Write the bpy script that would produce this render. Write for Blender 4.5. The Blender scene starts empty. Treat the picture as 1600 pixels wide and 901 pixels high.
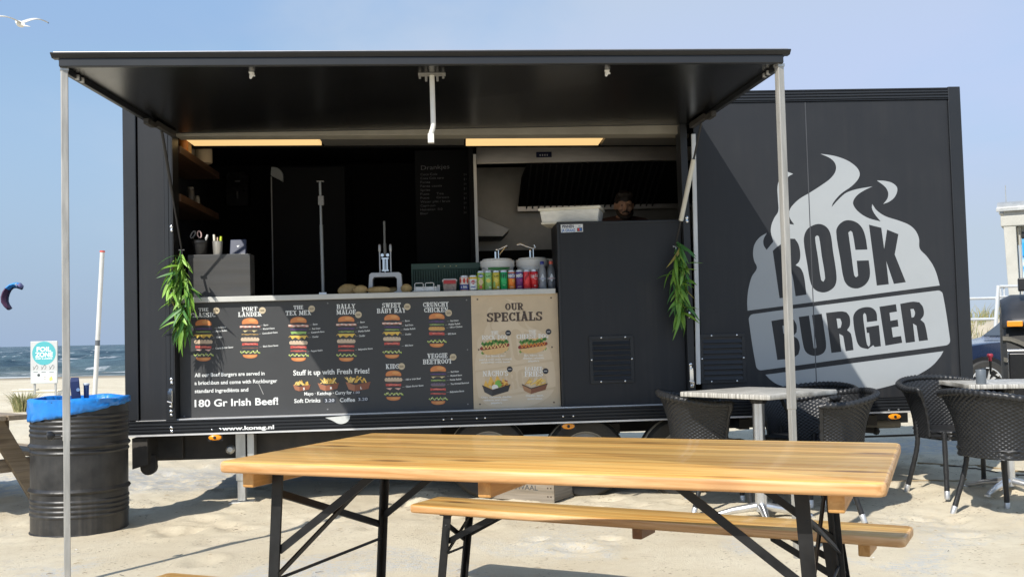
import bpy, bmesh, math, random
import numpy as np
from mathutils import Vector, Matrix, Euler
from mathutils.geometry import tessellate_polygon

random.seed(7)
rng = np.random.default_rng(7)
SC = bpy.context.scene
COL = SC.collection
R = math.radians

# ---------------------------------------------------------------- camera
FPX, CAM_H = 1625.0, 1.18                      # focal length in photo pixels (1600 wide), eye height
ROLL, PITCH = R(1.18), R(2.6314)
FWD = Vector((0, math.cos(PITCH), math.sin(PITCH)))
_up0 = Vector((0, -math.sin(PITCH), math.cos(PITCH)))
_r0 = Vector((1, 0, 0))
RIGHT = _r0 * math.cos(ROLL) - _up0 * math.sin(ROLL)
UP = _up0 * math.cos(ROLL) + _r0 * math.sin(ROLL)
EYE = Vector((0, 0, CAM_H))
cam_d = bpy.data.cameras.new('camera')
cam_d.sensor_width = 36.0
cam_d.lens = FPX / 1600 * 36.0
cam_d.clip_start, cam_d.clip_end = 0.05, 20000
cam = bpy.data.objects.new('camera', cam_d)
COL.objects.link(cam)
cm = Matrix((RIGHT, UP, -FWD)).transposed().to_4x4()
cm.translation = EYE
cam.matrix_world = cm
SC.camera = cam

# ---------------------------------------------------------------- light: one sun, one sky
SUN_DIR = Vector((0.65, 1.0, -1.13)).normalized()          # the way the light travels
SUN_EL = math.asin(-SUN_DIR.z)
SUN_AZ = math.atan2(-SUN_DIR.x, -SUN_DIR.y)                 # from +Y towards +X
sun_d = bpy.data.lights.new('sun', 'SUN')
sun_d.energy, sun_d.angle, sun_d.color = 2.6, R(0.55), (1.0, 0.95, 0.87)
sun = bpy.data.objects.new('sun', sun_d)
COL.objects.link(sun)
sun.rotation_mode = 'QUATERNION'
sun.rotation_quaternion = SUN_DIR.to_track_quat('-Z', 'Y')
sun.location = (-8, -12, 14)

world = bpy.data.worlds.new('World')
SC.world = world
world.use_nodes = True
wn, wl = world.node_tree.nodes, world.node_tree.links
bg = wn['Background']
sky = wn.new('ShaderNodeTexSky')
sky.sky_type = 'NISHITA'
sky.sun_disc = False
sky.sun_elevation = SUN_EL
sky.sun_rotation = SUN_AZ % (2 * math.pi)
sky.air_density, sky.dust_density, sky.ozone_density = 1.0, 0.5, 2.0
tc = wn.new('ShaderNodeTexCoord')
# thin high cloud, the same kind all round the sky
mp = wn.new('ShaderNodeMapping'); mp.inputs['Scale'].default_value = (0.9, 0.9, 2.0); mp.inputs['Location'].default_value = (7.5, 2.775, 0.0)
nz = wn.new('ShaderNodeTexNoise'); nz.inputs['Scale'].default_value = 0.8; nz.inputs['Detail'].default_value = 7
nz.inputs['Roughness'].default_value = 0.55; nz.inputs['Distortion'].default_value = 0.3
wl.new(tc.outputs['Generated'], mp.inputs['Vector']); wl.new(mp.outputs[0], nz.inputs['Vector'])
mr = wn.new('ShaderNodeMapRange'); mr.inputs['From Min'].default_value = 0.44; mr.inputs['From Max'].default_value = 0.60
mr.inputs['To Max'].default_value = 0.9; mr.interpolation_type = 'SMOOTHSTEP'
wl.new(nz.outputs['Fac'], mr.inputs['Value'])
# haze band hugging the horizon all round
sx = wn.new('ShaderNodeSeparateXYZ'); wl.new(tc.outputs['Generated'], sx.inputs[0])
hz = wn.new('ShaderNodeMapRange'); hz.inputs['From Min'].default_value = -0.02; hz.inputs['From Max'].default_value = 0.46
hz.inputs['To Min'].default_value = 0.96; hz.inputs['To Max'].default_value = 0.0; hz.interpolation_type = 'SMOOTHSTEP'
wl.new(sx.outputs['Z'], hz.inputs['Value'])
mixh = wn.new('ShaderNodeMix'); mixh.data_type = 'RGBA'
mixh.inputs['B'].default_value = (2.2, 2.95, 4.2, 1)
wl.new(hz.outputs[0], mixh.inputs['Factor'])
gain = wn.new('ShaderNodeMix'); gain.data_type = 'RGBA'; gain.blend_type = 'MULTIPLY'; gain.inputs['Factor'].default_value = 1
gain.inputs['B'].default_value = (1.14, 1.18, 1.15, 1)
wl.new(sky.outputs[0], gain.inputs['A'])
veil = wn.new('ShaderNodeMix'); veil.data_type = 'RGBA'; veil.blend_type = 'LIGHTEN'; veil.inputs['Factor'].default_value = 0.62      # thin even sea haze over the whole sky
veil.inputs['B'].default_value = (2.2, 3.45, 5.5, 1)
wl.new(gain.outputs['Result'], veil.inputs['A']); wl.new(veil.outputs['Result'], mixh.inputs['A'])
mixc = wn.new('ShaderNodeMix'); mixc.data_type = 'RGBA'; mixc.blend_type = 'LIGHTEN'
mixc.inputs['B'].default_value = (3.5, 4.15, 4.95, 1)
wl.new(mr.outputs[0], mixc.inputs['Factor']); wl.new(mixh.outputs['Result'], mixc.inputs['A'])
wl.new(mixc.outputs['Result'], bg.inputs['Color'])
bg.inputs['Strength'].default_value = 0.0748
SC.view_settings.view_transform = 'Standard'
SC.view_settings.look = 'None'
SC.view_settings.exposure = 1.06
SC.view_settings.gamma = 1.0

# ---------------------------------------------------------------- measuring helpers
def ray(px, py):
    return FWD * FPX + RIGHT * (px - 800) - UP * (py - 450.5)
def ground_pt(px, py, z=0.0):
    d = ray(px, py); t = (z - CAM_H) / d.z
    return EYE + d * t
def at(px, py, Y):
    d = ray(px, py)
    return EYE + d * (Y / d.y)
# trailer frame: x along the serving side, y into the trailer, z up
YAW, TILT = 0.05135255, 0.00674522
T_U = Vector((math.cos(YAW) * math.cos(TILT), math.sin(YAW) * math.cos(TILT), math.sin(TILT)))
T_N = Vector((math.sin(YAW), -math.cos(YAW), 0))
T_W = T_N.cross(T_U)
T_O = Vector((-2.7571861, 7.42, 0.53077248))
V = Matrix((T_U, -T_N, T_W)).transposed().to_4x4()
V.translation = T_O
VI = V.inverted()
TL, TH, TD = 6.167, 2.402, 2.40                 # trailer length, height, depth
_eL = VI @ EYE
def vp(px, py, y=0.0):
    d = VI.to_3x3() @ ray(px, py)
    t = (y - _eL.y) / d.y
    q = _eL + d * t
    return q.x, q.z
def vloc(px, py, y=0.0):
    u, w = vp(px, py, y)
    return Vector((u, y, w))
def ploc(px, py, z):                            # meets a horizontal plane of the trailer
    d = VI.to_3x3() @ ray(px, py)
    return _eL + d * ((z - _eL.z) / d.z)

# ---------------------------------------------------------------- materials
MATS = {}
def s2l(c):
    return tuple(((v / 255) / 12.92 if v / 255 <= 0.04045 else ((v / 255 + 0.055) / 1.055) ** 2.4) for v in c)
def pm(name, col, rough=0.5, metal=0.0, var=0.12, vs=6.0, bump=0.0, bs=60.0, stretch=(1, 1, 1), coat=0.0, col2=None,
       spec=0.5, rvar=0.08, emit=None, estr=0.0, alpha=None, trans=0.0, sss=0.0):
    if name in MATS: return MATS[name]
    m = bpy.data.materials.new(name); m.use_nodes = True
    n, l = m.node_tree.nodes, m.node_tree.links
    b = n['Principled BSDF']
    t = n.new('ShaderNodeTexCoord'); mpn = n.new('ShaderNodeMapping'); mpn.inputs['Scale'].default_value = stretch
    l.new(t.outputs['Object'], mpn.inputs['Vector'])
    no = n.new('ShaderNodeTexNoise'); no.inputs['Scale'].default_value = vs; no.inputs['Detail'].default_value = 7
    no.inputs['Roughness'].default_value = 0.6
    l.new(mpn.outputs[0], no.inputs['Vector'])
    rp = n.new('ShaderNodeMapRange'); rp.inputs['From Min'].default_value = 0.3; rp.inputs['From Max'].default_value = 0.7
    l.new(no.outputs['Fac'], rp.inputs['Value'])
    mx = n.new('ShaderNodeMix'); mx.data_type = 'RGBA'
    a = [max(0, c * (1 - var)) for c in col]; bb = list(col2) if col2 else [min(1, c * (1 + var)) for c in col]
    mx.inputs['A'].default_value = (*a, 1); mx.inputs['B'].default_value = (*bb, 1)
    l.new(rp.outputs[0], mx.inputs['Factor'])
    l.new(mx.outputs['Result'], b.inputs['Base Color'])
    rr = n.new('ShaderNodeMapRange'); rr.inputs['To Min'].default_value = max(0.02, rough - rvar); rr.inputs['To Max'].default_value = min(1, rough + rvar)
    l.new(no.outputs['Fac'], rr.inputs['Value']); l.new(rr.outputs[0], b.inputs['Roughness'])
    b.inputs['Metallic'].default_value = metal
    b.inputs['Specular IOR Level'].default_value = spec
    if coat: b.inputs['Coat Weight'].default_value = coat; b.inputs['Coat Roughness'].default_value = 0.12
    if trans: b.inputs['Transmission Weight'].default_value = trans
    if emit: b.inputs['Emission Color'].default_value = (*emit, 1); b.inputs['Emission Strength'].default_value = estr
    if bump:
        n2 = n.new('ShaderNodeTexNoise'); n2.inputs['Scale'].default_value = bs; n2.inputs['Detail'].default_value = 5
        l.new(mpn.outputs[0], n2.inputs['Vector'])
        bp = n.new('ShaderNodeBump'); bp.inputs['Strength'].default_value = bump; bp.inputs['Distance'].default_value = 0.01
        l.new(n2.outputs['Fac'], bp.inputs['Height']); l.new(bp.outputs[0], b.inputs['Normal'])
    MATS[name] = m
    return m
def ink(r, g, b, k=0.92):
    c = s2l((r, g, b))
    return pm('print %d %d %d' % (r, g, b), tuple(v * k for v in c), rough=0.5, var=0.05, vs=40, rvar=0.04)

def wood(name, c1, c2, dark, axis=0, rough=0.4, coat=0.0, freq=1.0, strip=0.0):
    """sawn timber: grain stretched along one axis, knots, strips of differing tone"""
    if name in MATS: return MATS[name]
    m = bpy.data.materials.new(name); m.use_nodes = True
    n, l = m.node_tree.nodes, m.node_tree.links
    b = n['Principled BSDF']
    t = n.new('ShaderNodeTexCoord')
    def mapped(sc):
        q = n.new('ShaderNodeMapping'); q.inputs['Scale'].default_value = sc; l.new(t.outputs['Object'], q.inputs['Vector']); return q
    along, across = 1.2 * freq, 26 * freq
    sc = [across] * 3; sc[axis] = along
    g = n.new('ShaderNodeTexNoise'); g.inputs['Scale'].default_value = 1.0; g.inputs['Detail'].default_value = 8; g.inputs['Roughness'].default_value = 0.65; g.inputs['Distortion'].default_value = 0.6
    l.new(mapped(sc).outputs[0], g.inputs['Vector'])
    sc2 = [5.0 * freq] * 3; sc2[axis] = 0.5
    g2 = n.new('ShaderNodeTexNoise'); g2.inputs['Scale'].default_value = 1.6; g2.inputs['Detail'].default_value = 4
    l.new(mapped(sc2).outputs[0], g2.inputs['Vector'])
    mx = n.new('ShaderNodeMix'); mx.data_type = 'RGBA'; mx.inputs['A'].default_value = (*c1, 1); mx.inputs['B'].default_value = (*c2, 1)
    r1 = n.new('ShaderNodeMapRange'); r1.inputs['From Min'].default_value = 0.40; r1.inputs['From Max'].default_value = 0.62
    l.new(g.outputs['Fac'], r1.inputs['Value']); l.new(r1.outputs[0], mx.inputs['Factor'])
    mx2 = n.new('ShaderNodeMix'); mx2.data_type = 'RGBA'; mx2.blend_type = 'MULTIPLY'
    r2 = n.new('ShaderNodeMapRange'); r2.inputs['From Min'].default_value = 0.35; r2.inputs['From Max'].default_value = 0.7; r2.inputs['To Max'].default_value = 0.75
    l.new(g2.outputs['Fac'], r2.inputs['Value']); l.new(r2.outputs[0], mx2.inputs['Factor'])
    mx2.inputs['B'].default_value = (0.90, 0.80, 0.64, 1)
    l.new(mx.outputs['Result'], mx2.inputs['A'])
    # knots
    sck = [9.0] * 3; sck[axis] = 2.6
    vo = n.new('ShaderNodeTexVoronoi'); vo.inputs['Scale'].default_value = 0.75; vo.inputs['Randomness'].default_value = 1
    l.new(mapped(sck).outputs[0], vo.inputs['Vector'])
    rk = n.new('ShaderNodeMapRange'); rk.inputs['From Min'].default_value = 0.07; rk.inputs['From Max'].default_value = 0.21; rk.inputs['To Min'].default_value = 0.85; rk.inputs['To Max'].default_value = 0
    l.new(vo.outputs['Distance'], rk.inputs['Value'])
    mx3 = n.new('ShaderNodeMix'); mx3.data_type = 'RGBA'; mx3.inputs['B'].default_value = (*dark, 1)
    l.new(rk.outputs[0], mx3.inputs['Factor']); l.new(mx2.outputs['Result'], mx3.inputs['A'])
    last = mx3
    if strip:                                    # glued strips, each its own tone
        sp = n.new('ShaderNodeSeparateXYZ'); l.new(t.outputs['Object'], sp.inputs[0])
        q = n.new('ShaderNodeMath'); q.operation = 'MULTIPLY'; q.inputs[1].default_value = 1 / strip
        l.new(sp.outputs['Y'], q.inputs[0])
        fl = n.new('ShaderNodeMath'); fl.operation = 'FLOOR'; l.new(q.outputs[0], fl.inputs[0])
        wnz = n.new('ShaderNodeTexWhiteNoise'); wnz.noise_dimensions = '1D'; l.new(fl.outputs[0], wnz.inputs['W'])
        hs = n.new('ShaderNodeHueSaturation')
        rv = n.new('ShaderNodeMapRange'); rv.inputs['To Min'].default_value = 0.66; rv.inputs['To Max'].default_value = 1.08
        l.new(wnz.outputs['Value'], rv.inputs['Value']); l.new(rv.outputs[0], hs.inputs['Value'])
        l.new(last.outputs['Result'], hs.inputs['Color'])
        fr_ = n.new('ShaderNodeMath'); fr_.operation = 'FRACT'; l.new(q.outputs[0], fr_.inputs[0])
        ln = n.new('ShaderNodeMapRange'); ln.inputs['From Min'].default_value = 0.03; ln.inputs['From Max'].default_value = 0.075; ln.inputs['To Min'].default_value = 0.42; ln.inputs['To Max'].default_value = 1.0
        l.new(fr_.outputs[0], ln.inputs['Value'])
        mj = n.new('ShaderNodeMix'); mj.data_type = 'RGBA'; mj.blend_type = 'MULTIPLY'; mj.inputs['Factor'].default_value = 1
        l.new(hs.outputs['Color'], mj.inputs['A']); l.new(ln.outputs[0], mj.inputs['B'])
        l.new(mj.outputs['Result'], b.inputs['Base Color'])
    else:
        l.new(last.outputs['Result'], b.inputs['Base Color'])
    rr = n.new('ShaderNodeMapRange'); rr.inputs['To Min'].default_value = rough - 0.1; rr.inputs['To Max'].default_value = rough + 0.15
    l.new(g2.outputs['Fac'], rr.inputs['Value']); l.new(rr.outputs[0], b.inputs['Roughness'])
    bp = n.new('ShaderNodeBump'); bp.inputs['Strength'].default_value = 0.25; bp.inputs['Distance'].default_value = 0.002
    l.new(g.outputs['Fac'], bp.inputs['Height']); l.new(bp.outputs[0], b.inputs['Normal'])
    if coat: b.inputs['Coat Weight'].default_value = coat; b.inputs['Coat Roughness'].default_value = 0.1
    MATS[name] = m
    return m

M_PANEL = pm('anthracite composite panel', (0.0195, 0.0212, 0.0248), rough=0.47, var=0.05, vs=3, bump=0.06, bs=300, rvar=0.05, spec=0.32)
def dusty(m, zmax=1.5, amt=0.13):
    """windblown sand and dried rain streaks clinging to the paint"""
    n, l = m.node_tree.nodes, m.node_tree.links; b = n['Principled BSDF']
    src = b.inputs['Base Color'].links[0].from_socket
    t = n.new('ShaderNodeTexCoord'); mq = n.new('ShaderNodeMapping'); mq.inputs['Scale'].default_value = (22, 22, 0.7); l.new(t.outputs['Object'], mq.inputs[0])
    a = n.new('ShaderNodeTexNoise'); a.inputs['Scale'].default_value = 1; a.inputs['Detail'].default_value = 6; l.new(mq.outputs[0], a.inputs['Vector'])
    c = n.new('ShaderNodeTexNoise'); c.inputs['Scale'].default_value = 2.2; c.inputs['Detail'].default_value = 8; c.inputs['Roughness'].default_value = .7; l.new(t.outputs['Object'], c.inputs['Vector'])
    ra = n.new('ShaderNodeMapRange'); ra.inputs['From Min'].default_value = .42; ra.inputs['From Max'].default_value = .75; l.new(a.outputs['Fac'], ra.inputs['Value'])
    rc = n.new('ShaderNodeMapRange'); rc.inputs['From Min'].default_value = .4; rc.inputs['From Max'].default_value = .7; l.new(c.outputs['Fac'], rc.inputs['Value'])
    sp = n.new('ShaderNodeSeparateXYZ'); l.new(t.outputs['Object'], sp.inputs[0])
    rz = n.new('ShaderNodeMapRange'); rz.inputs['From Min'].default_value = zmax; rz.inputs['From Max'].default_value = 0.0; rz.inputs['To Min'].default_value = .3; l.new(sp.outputs['Z'], rz.inputs['Value'])
    f1 = n.new('ShaderNodeMath'); f1.operation = 'MULTIPLY'; l.new(ra.outputs[0], f1.inputs[0]); l.new(rc.outputs[0], f1.inputs[1])
    f2 = n.new('ShaderNodeMath'); f2.operation = 'MULTIPLY'; l.new(f1.outputs[0], f2.inputs[0]); l.new(rz.outputs[0], f2.inputs[1])
    f3 = n.new('ShaderNodeMath'); f3.operation = 'MULTIPLY'; l.new(f2.outputs[0], f3.inputs[0]); f3.inputs[1].default_value = amt
    mx = n.new('ShaderNodeMix'); mx.data_type = 'RGBA'; mx.inputs['B'].default_value = (0.24, 0.21, 0.17, 1); l.new(f3.outputs[0], mx.inputs['Factor']); l.new(src, mx.inputs['A']); l.new(mx.outputs['Result'], b.inputs['Base Color'])
dusty(M_PANEL)
M_TRIM = pm('anthracite aluminium trim', (0.0175, 0.0195, 0.023), rough=0.4, var=0.06, vs=4, rvar=0.05, spec=0.4)
M_UNDER = pm('black awning lining', (0.006, 0.0062, 0.007), rough=0.24, rvar=.04, var=0.08, vs=3, bump=0.05, bs=250)
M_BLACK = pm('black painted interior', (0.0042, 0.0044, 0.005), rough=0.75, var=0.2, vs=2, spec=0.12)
M_CHASSIS = pm('black chassis paint', (0.026, 0.025, 0.023), rough=0.6, var=0.35, vs=5, col2=(0.06, 0.052, 0.044))
M_GALV = pm('galvanised steel', (0.52, 0.52, 0.50), rough=0.42, metal=0.85, var=0.3, vs=14, rvar=0.14, stretch=(1, 1, 0.25))
M_ALU = pm('brushed aluminium', (0.72, 0.73, 0.74), rough=0.33, metal=0.9, var=0.12, vs=10)
M_STEEL = pm('kitchen stainless steel', (0.46, 0.43, 0.40), rough=0.34, metal=0.9, var=0.15, vs=3, stretch=(1, 1, 4))
M_CHROME = pm('polished steel', (0.8, 0.8, 0.8), rough=0.14, metal=1.0, var=0.04)
M_WHITE = pm('white plastic', (0.84, 0.84, 0.82), rough=0.4, var=0.06)
M_CREAM = pm('cream painted steel', (0.66, 0.64, 0.56), rough=0.4, var=0.08, vs=8)
M_COUNTER = pm('pale grey counter laminate', (0.56, 0.56, 0.53), rough=0.42, var=0.07, vs=9)
M_RUBBER = pm('tyre rubber', (0.03, 0.029, 0.027), rough=0.75, var=0.3, vs=10, bump=0.2)
M_DUSTY = pm('dusty tyre shoulder', (0.42, 0.38, 0.31), rough=0.9, var=0.35, vs=18)
M_AMBER = pm('amber lens', (0.85, 0.30, 0.01), rough=0.25, var=0.1, coat=0.5)
M_BLKPL = pm('black plastic', (0.012, 0.012, 0.013), rough=0.4, var=0.15)
M_CHALK = pm('chalk', (0.085, 0.085, 0.09), rough=0.9, var=0.35, vs=60)
M_LAMP = pm('warm ceiling light diffuser', (0.75, 0.55, 0.28), rough=0.5, var=0.02, emit=(1.0, 0.66, 0.28), estr=0.42)

# ---------------------------------------------------------------- object helpers
def tag(o, label=None, cat=None, group=None, kind=None):
    if label: o['label'] = label
    if cat: o['category'] = cat
    if group: o['group'] = group
    if kind: o['kind'] = kind
    return o
def thing(name, label, cat, M=None, group=None):
    o = bpy.data.objects.new(name, None); COL.objects.link(o)
    o.empty_display_size = 0.1
    if M is not None: o.matrix_world = M if isinstance(M, Matrix) else Matrix.Translation(M)
    return tag(o, label, cat, group)
def kids(o):
    return [c for c in bpy.data.objects if c.parent is o]
def copy_tree(o, kidmap, parent=None):
    c = o.copy(); COL.objects.link(c); c.parent = parent
    for ch in kidmap.get(o.name, []): copy_tree(ch, kidmap, c)
    return c
def kidmap_of(root):
    km = {}
    def walk(o):
        km[o.name] = kids(o)
        for k in km[o.name]: walk(k)
    walk(root)
    return km
def dup(root, km, M, label, group=None):
    c = copy_tree(root, km)
    c.matrix_world = M; c['label'] = label
    if group: c['group'] = group
    return c
def TR(x, y, z, rz=0.0, s=1.0):
    return Matrix.Translation((x, y, z)) @ Matrix.Rotation(rz, 4, 'Z') @ Matrix.Scale(s, 4)

class MB:
    def __init__(s): s.v, s.f, s.m = [], [], []
    def add(s, vs, fs, mi=0, M=None):
        k = len(s.v)
        s.v += [tuple(M @ Vector(q)) if M is not None else tuple(q) for q in vs]
        s.f += [tuple(i + k for i in f) for f in fs]; s.m += [mi] * len(fs)
        return s
    def box(s, x0, x1, y0, y1, z0, z1, mi=0, M=None):
        vs = [(x, y, z) for z in (z0, z1) for y in (y0, y1) for x in (x0, x1)]
        return s.add(vs, [(0, 2, 3, 1), (4, 5, 7, 6), (0, 1, 5, 4), (2, 6, 7, 3), (0, 4, 6, 2), (1, 3, 7, 5)], mi, M)
    def bar(s, a, b, wx, wy, mi=0, up=(0, 0, 1)):
        """square bar from a to b"""
        a, b = Vector(a), Vector(b); d = (b - a).normalized(); u = Vector(up)
        if abs(d.dot(u)) > 0.98: u = Vector((0, 1, 0))
        x = d.cross(u).normalized(); y = x.cross(d).normalized()
        vs = [p + x * sx * wx / 2 + y * sy * wy / 2 for p in (a, b) for sx, sy in ((-1, -1), (1, -1), (1, 1), (-1, 1))]
        return s.add(vs, [(0, 1, 2, 3), (7, 6, 5, 4), (0, 4, 5, 1), (1, 5, 6, 2), (2, 6, 7, 3), (3, 7, 4, 0)], mi)
    def tube(s, pts, r, n=10, mi=0, closed=False):
        P = [Vector(p) for p in pts]; m = len(P)
        rr = r if isinstance(r, (list, tuple)) else [r] * m
        t0 = (P[1] - P[0]).normalized()
        u = Vector((0, 0, 1)) if abs(t0.z) < 0.9 else Vector((1, 0, 0))
        x = t0.cross(u).normalized(); vs = []
        for i in range(m):
            if closed: t = (P[(i + 1) % m] - P[i - 1]).normalized()
            else: t = (P[min(i + 1, m - 1)] - P[max(i - 1, 0)]).normalized()
            x = (x - t * x.dot(t)).normalized(); y = t.cross(x)
            for k in range(n):
                a = 2 * math.pi * k / n
                vs.append(P[i] + (x * math.cos(a) + y * math.sin(a)) * rr[i])
        fs = []
        for i in range(m if closed else m - 1):
            j = (i + 1) % m
            for k in range(n):
                k2 = (k + 1) % n
                fs.append((i * n + k, i * n + k2, j * n + k2, j * n + k))
        if not closed: fs += [tuple(range(n - 1, -1, -1)), tuple(range((m - 1) * n, m * n))]
        return s.add(vs, fs, mi)
    def lathe(s, prof, n=24, mi=0, M=None, mis=None, cap=True):
        vs, fs, ms = [], [], []
        for r, z in prof:
            for k in range(n):
                a = 2 * math.pi * k / n; vs.append((r * math.cos(a), r * math.sin(a), z))
        for i in range(len(prof) - 1):
            for k in range(n):
                k2 = (k + 1) % n; fs.append((i * n + k, i * n + k2, (i + 1) * n + k2, (i + 1) * n + k))
                ms.append(mis[i] if mis else mi)
        if cap:
            fs.append(tuple(range(n - 1, -1, -1))); ms.append(mis[0] if mis else mi)
            m = len(prof) - 1; fs.append(tuple(range(m * n, m * n + n))); ms.append(mis[-1] if mis else mi)
        s.add(vs, fs, mi, M); s.m[-len(ms):] = ms
        return s
    def prism(s, poly, f0, f1, mi=0):
        """poly: 2-D points, f0/f1 map a 2-D point to the two end faces"""
        n = len(poly); vs = [f0(*p) for p in poly] + [f1(*p) for p in poly]
        tri = tessellate_polygon([[Vector((p[0], p[1], 0)) for p in poly]])
        fs = [tuple(t) for t in tri] + [tuple(i + n for i in reversed(t)) for t in tri]
        fs += [(i, (i + 1) % n, (i + 1) % n + n, i + n) for i in range(n)]
        return s.add(vs, fs, mi)
    def grid(s, fn, nu, nv, mi=0, closeu=False):
        vs = [fn(i, j) for j in range(nv) for i in range(nu)]
        fs = []
        for j in range(nv - 1):
            for i in range(nu if closeu else nu - 1):
                i2 = (i + 1) % nu; fs.append((j * nu + i, j * nu + i2, (j + 1) * nu + i2, (j + 1) * nu + i))
        return s.add(vs, fs, mi)
    def mesh(s, name, smooth=None):
        me = bpy.data.meshes.new(name); me.from_pydata(s.v, [], s.f); me.update()
        me.polygons.foreach_set('material_index', s.m)
        if smooth is not None:
            me.polygons.foreach_set('use_smooth', [True] * len(me.polygons))
            me.set_sharp_from_angle(angle=R(smooth))
        return me
    def build(s, name, mats, parent=None, smooth=None, bevel=0.0, fixn=True, M=None, solid=0.0, sub=0):
        me = s.mesh(name, smooth)
        if fixn:
            bm = bmesh.new(); bm.from_mesh(me); bmesh.ops.recalc_face_normals(bm, faces=bm.faces); bm.to_mesh(me); bm.free()
        for m in (mats if isinstance(mats, (list, tuple)) else [mats]): me.materials.append(m)
        o = bpy.data.objects.new(name, me); COL.objects.link(o)
        if parent is not None: o.parent = parent
        if M is not None:
            if parent is None: o.matrix_world = M
            else: o.matrix_local = M
        if solid: q = o.modifiers.new('thick', 'SOLIDIFY'); q.thickness = solid; q.offset = 0
        if bevel: q = o.modifiers.new('bevel', 'BEVEL'); q.width = bevel; q.segments = 2; q.limit_method = 'ANGLE'; q.angle_limit = R(40)
        if sub: q = o.modifiers.new('sub', 'SUBSURF'); q.levels = sub; q.render_levels = sub
        return o

# ---------------------------------------------------------------- lettering
_tc = {}
def plain_text(s, bold=0.0):
    key = (s, bold)
    if key in _tc: return _tc[key]
    c = bpy.data.curves.new('t', 'FONT'); c.body = s; c.size = 1.0; c.offset = bold; c.resolution_u = 3
    o = bpy.data.objects.new('t', c)
    me = bpy.data.meshes.new_from_object(o)
    vs = [(v.co.x / 0.729, v.co.y / 0.729) for v in me.vertices]; fs = [tuple(p.vertices) for p in me.polygons]
    bpy.data.objects.remove(o); bpy.data.curves.remove(c); bpy.data.meshes.remove(me)
    x0 = min((v[0] for v in vs), default=0); x1 = max((v[0] for v in vs), default=1)
    _tc[key] = ([(x - x0, y, 0.0) for x, y in vs], fs, x1 - x0)
    return _tc[key]
# a bold slab-serif display alphabet: stems (V), bars (H), slopes (D), bows (A), slab serifs (S)
SLAB = {
 'A': (.66, 'D .13 0 .32 1 .11;D .32 1 .52 0 .19;H .26 .2 .46 .1;S 0 .0 .25;S 0 .39 .66;S 1 .2 .42'),
 'B': (.62, 'V .16 0 1;H 0 .0 .4 .11;H .89 .0 .38 .11;H .46 .1 .4 .1;A .36 .73 .15 .2 -90 90;A .36 .26 .17 .2 -90 90'),
 'C': (.58, 'A .32 .5 .22 .42 35 325;V .52 .66 .98 .08;V .52 .05 .28 .07'),
 'D': (.62, 'V .16 0 1;H 0 .0 .36 .11;H .89 .0 .36 .11;A .32 .5 .21 .42 -90 90'),
 'E': (.58, 'V .16 0 1;H 0 .0 .56 .11;H .89 .0 .54 .11;H .46 .1 .42 .1;V .51 0 .3 .09;V .5 .7 1 .09;V .41 .36 .64 .08'),
 'F': (.56, 'V .16 0 1;S 0 .0 .36;H .89 .0 .54 .11;H .46 .1 .42 .1;V .5 .68 1 .09;V .41 .36 .64 .08'),
 'G': (.62, 'A .32 .5 .22 .42 35 330;V .52 .66 .98 .08;V .50 .02 .44 .14;S .42 .34 .62'),
 'H': (.68, 'V .16 0 1;V .52 0 1;H .46 .16 .52 .11;S 0 0 .31;S 0 .37 .68;S .9 0 .31;S .9 .37 .68'),
 'I': (.34, 'V .17 0 1;S 0 0 .34;S .9 0 .34'),
 'K': (.68, 'V .16 0 1;D .24 .44 .5 1 .1;D .3 .52 .52 0 .18;S 0 0 .31;S 0 .37 .68;S .9 0 .31;S .9 .36 .64'),
 'L': (.56, 'V .16 0 1;H 0 .0 .54 .11;S .9 0 .34;V .5 0 .36 .09'),
 'M': (.84, 'V .14 0 1 .1;V .68 0 1;D .16 1 .42 .1 .17;D .42 .1 .66 1 .1;S 0 0 .27;S 0 .53 .84;S .9 0 .24;S .9 .6 .84'),
 'N': (.70, 'V .14 0 1 .1;V .57 0 1 .1;D .14 1 .56 0 .18;S 0 0 .27;S .9 0 .22;S .9 .44 .7'),
 'O': (.62, 'A .31 .5 .22 .42 0 360'),
 'P': (.60, 'V .16 0 1;S 0 .0 .36;H .89 .0 .38 .11;H .42 .1 .38 .1;A .36 .69 .17 .24 -90 90'),
 'R': (.66, 'V .16 0 1;S 0 .0 .32;H .89 .0 .38 .11;H .44 .1 .38 .1;A .36 .7 .16 .22 -90 90;D .34 .46 .52 0 .18;S 0 .42 .66'),
 'S': (.56, 'A .28 .73 .17 .21 20 270;A .28 .26 .18 .21 -160 90;V .49 .66 .98 .08;V .06 .02 .34 .08'),
 'T': (.62, 'V .31 0 1;H .89 .0 .62 .11;S 0 .14 .48;V .05 .62 1 .09;V .57 .62 1 .09'),
 'U': (.66, 'V .16 .28 1;V .52 .28 1 .1;A .34 .3 .18 .25 180 360;S .9 0 .32;S .9 .38 .66'),
 'V': (.66, 'D .15 1 .34 0 .19;D .34 0 .52 1 .11;S .9 0 .3;S .9 .4 .66'),
 'W': (.92, 'D .14 1 .3 0 .17;D .3 0 .46 .95 .1;D .46 .95 .62 0 .17;D .62 0 .78 1 .1;S .9 0 .3;S .9 .36 .56;S .9 .66 .92'),
 'X': (.68, 'D .14 0 .52 1 .11;D .15 1 .53 0 .19;S 0 0 .26;S 0 .38 .68;S .9 0 .3;S .9 .42 .66'),
 'Y': (.66, 'D .14 1 .33 .42 .19;D .33 .42 .53 1 .11;V .33 0 .48;S 0 .16 .5;S .9 0 .3;S .9 .4 .66'),
 "'": (.2, 'V .1 .66 1 .13'), ' ': (.3, ''),
}
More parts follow.
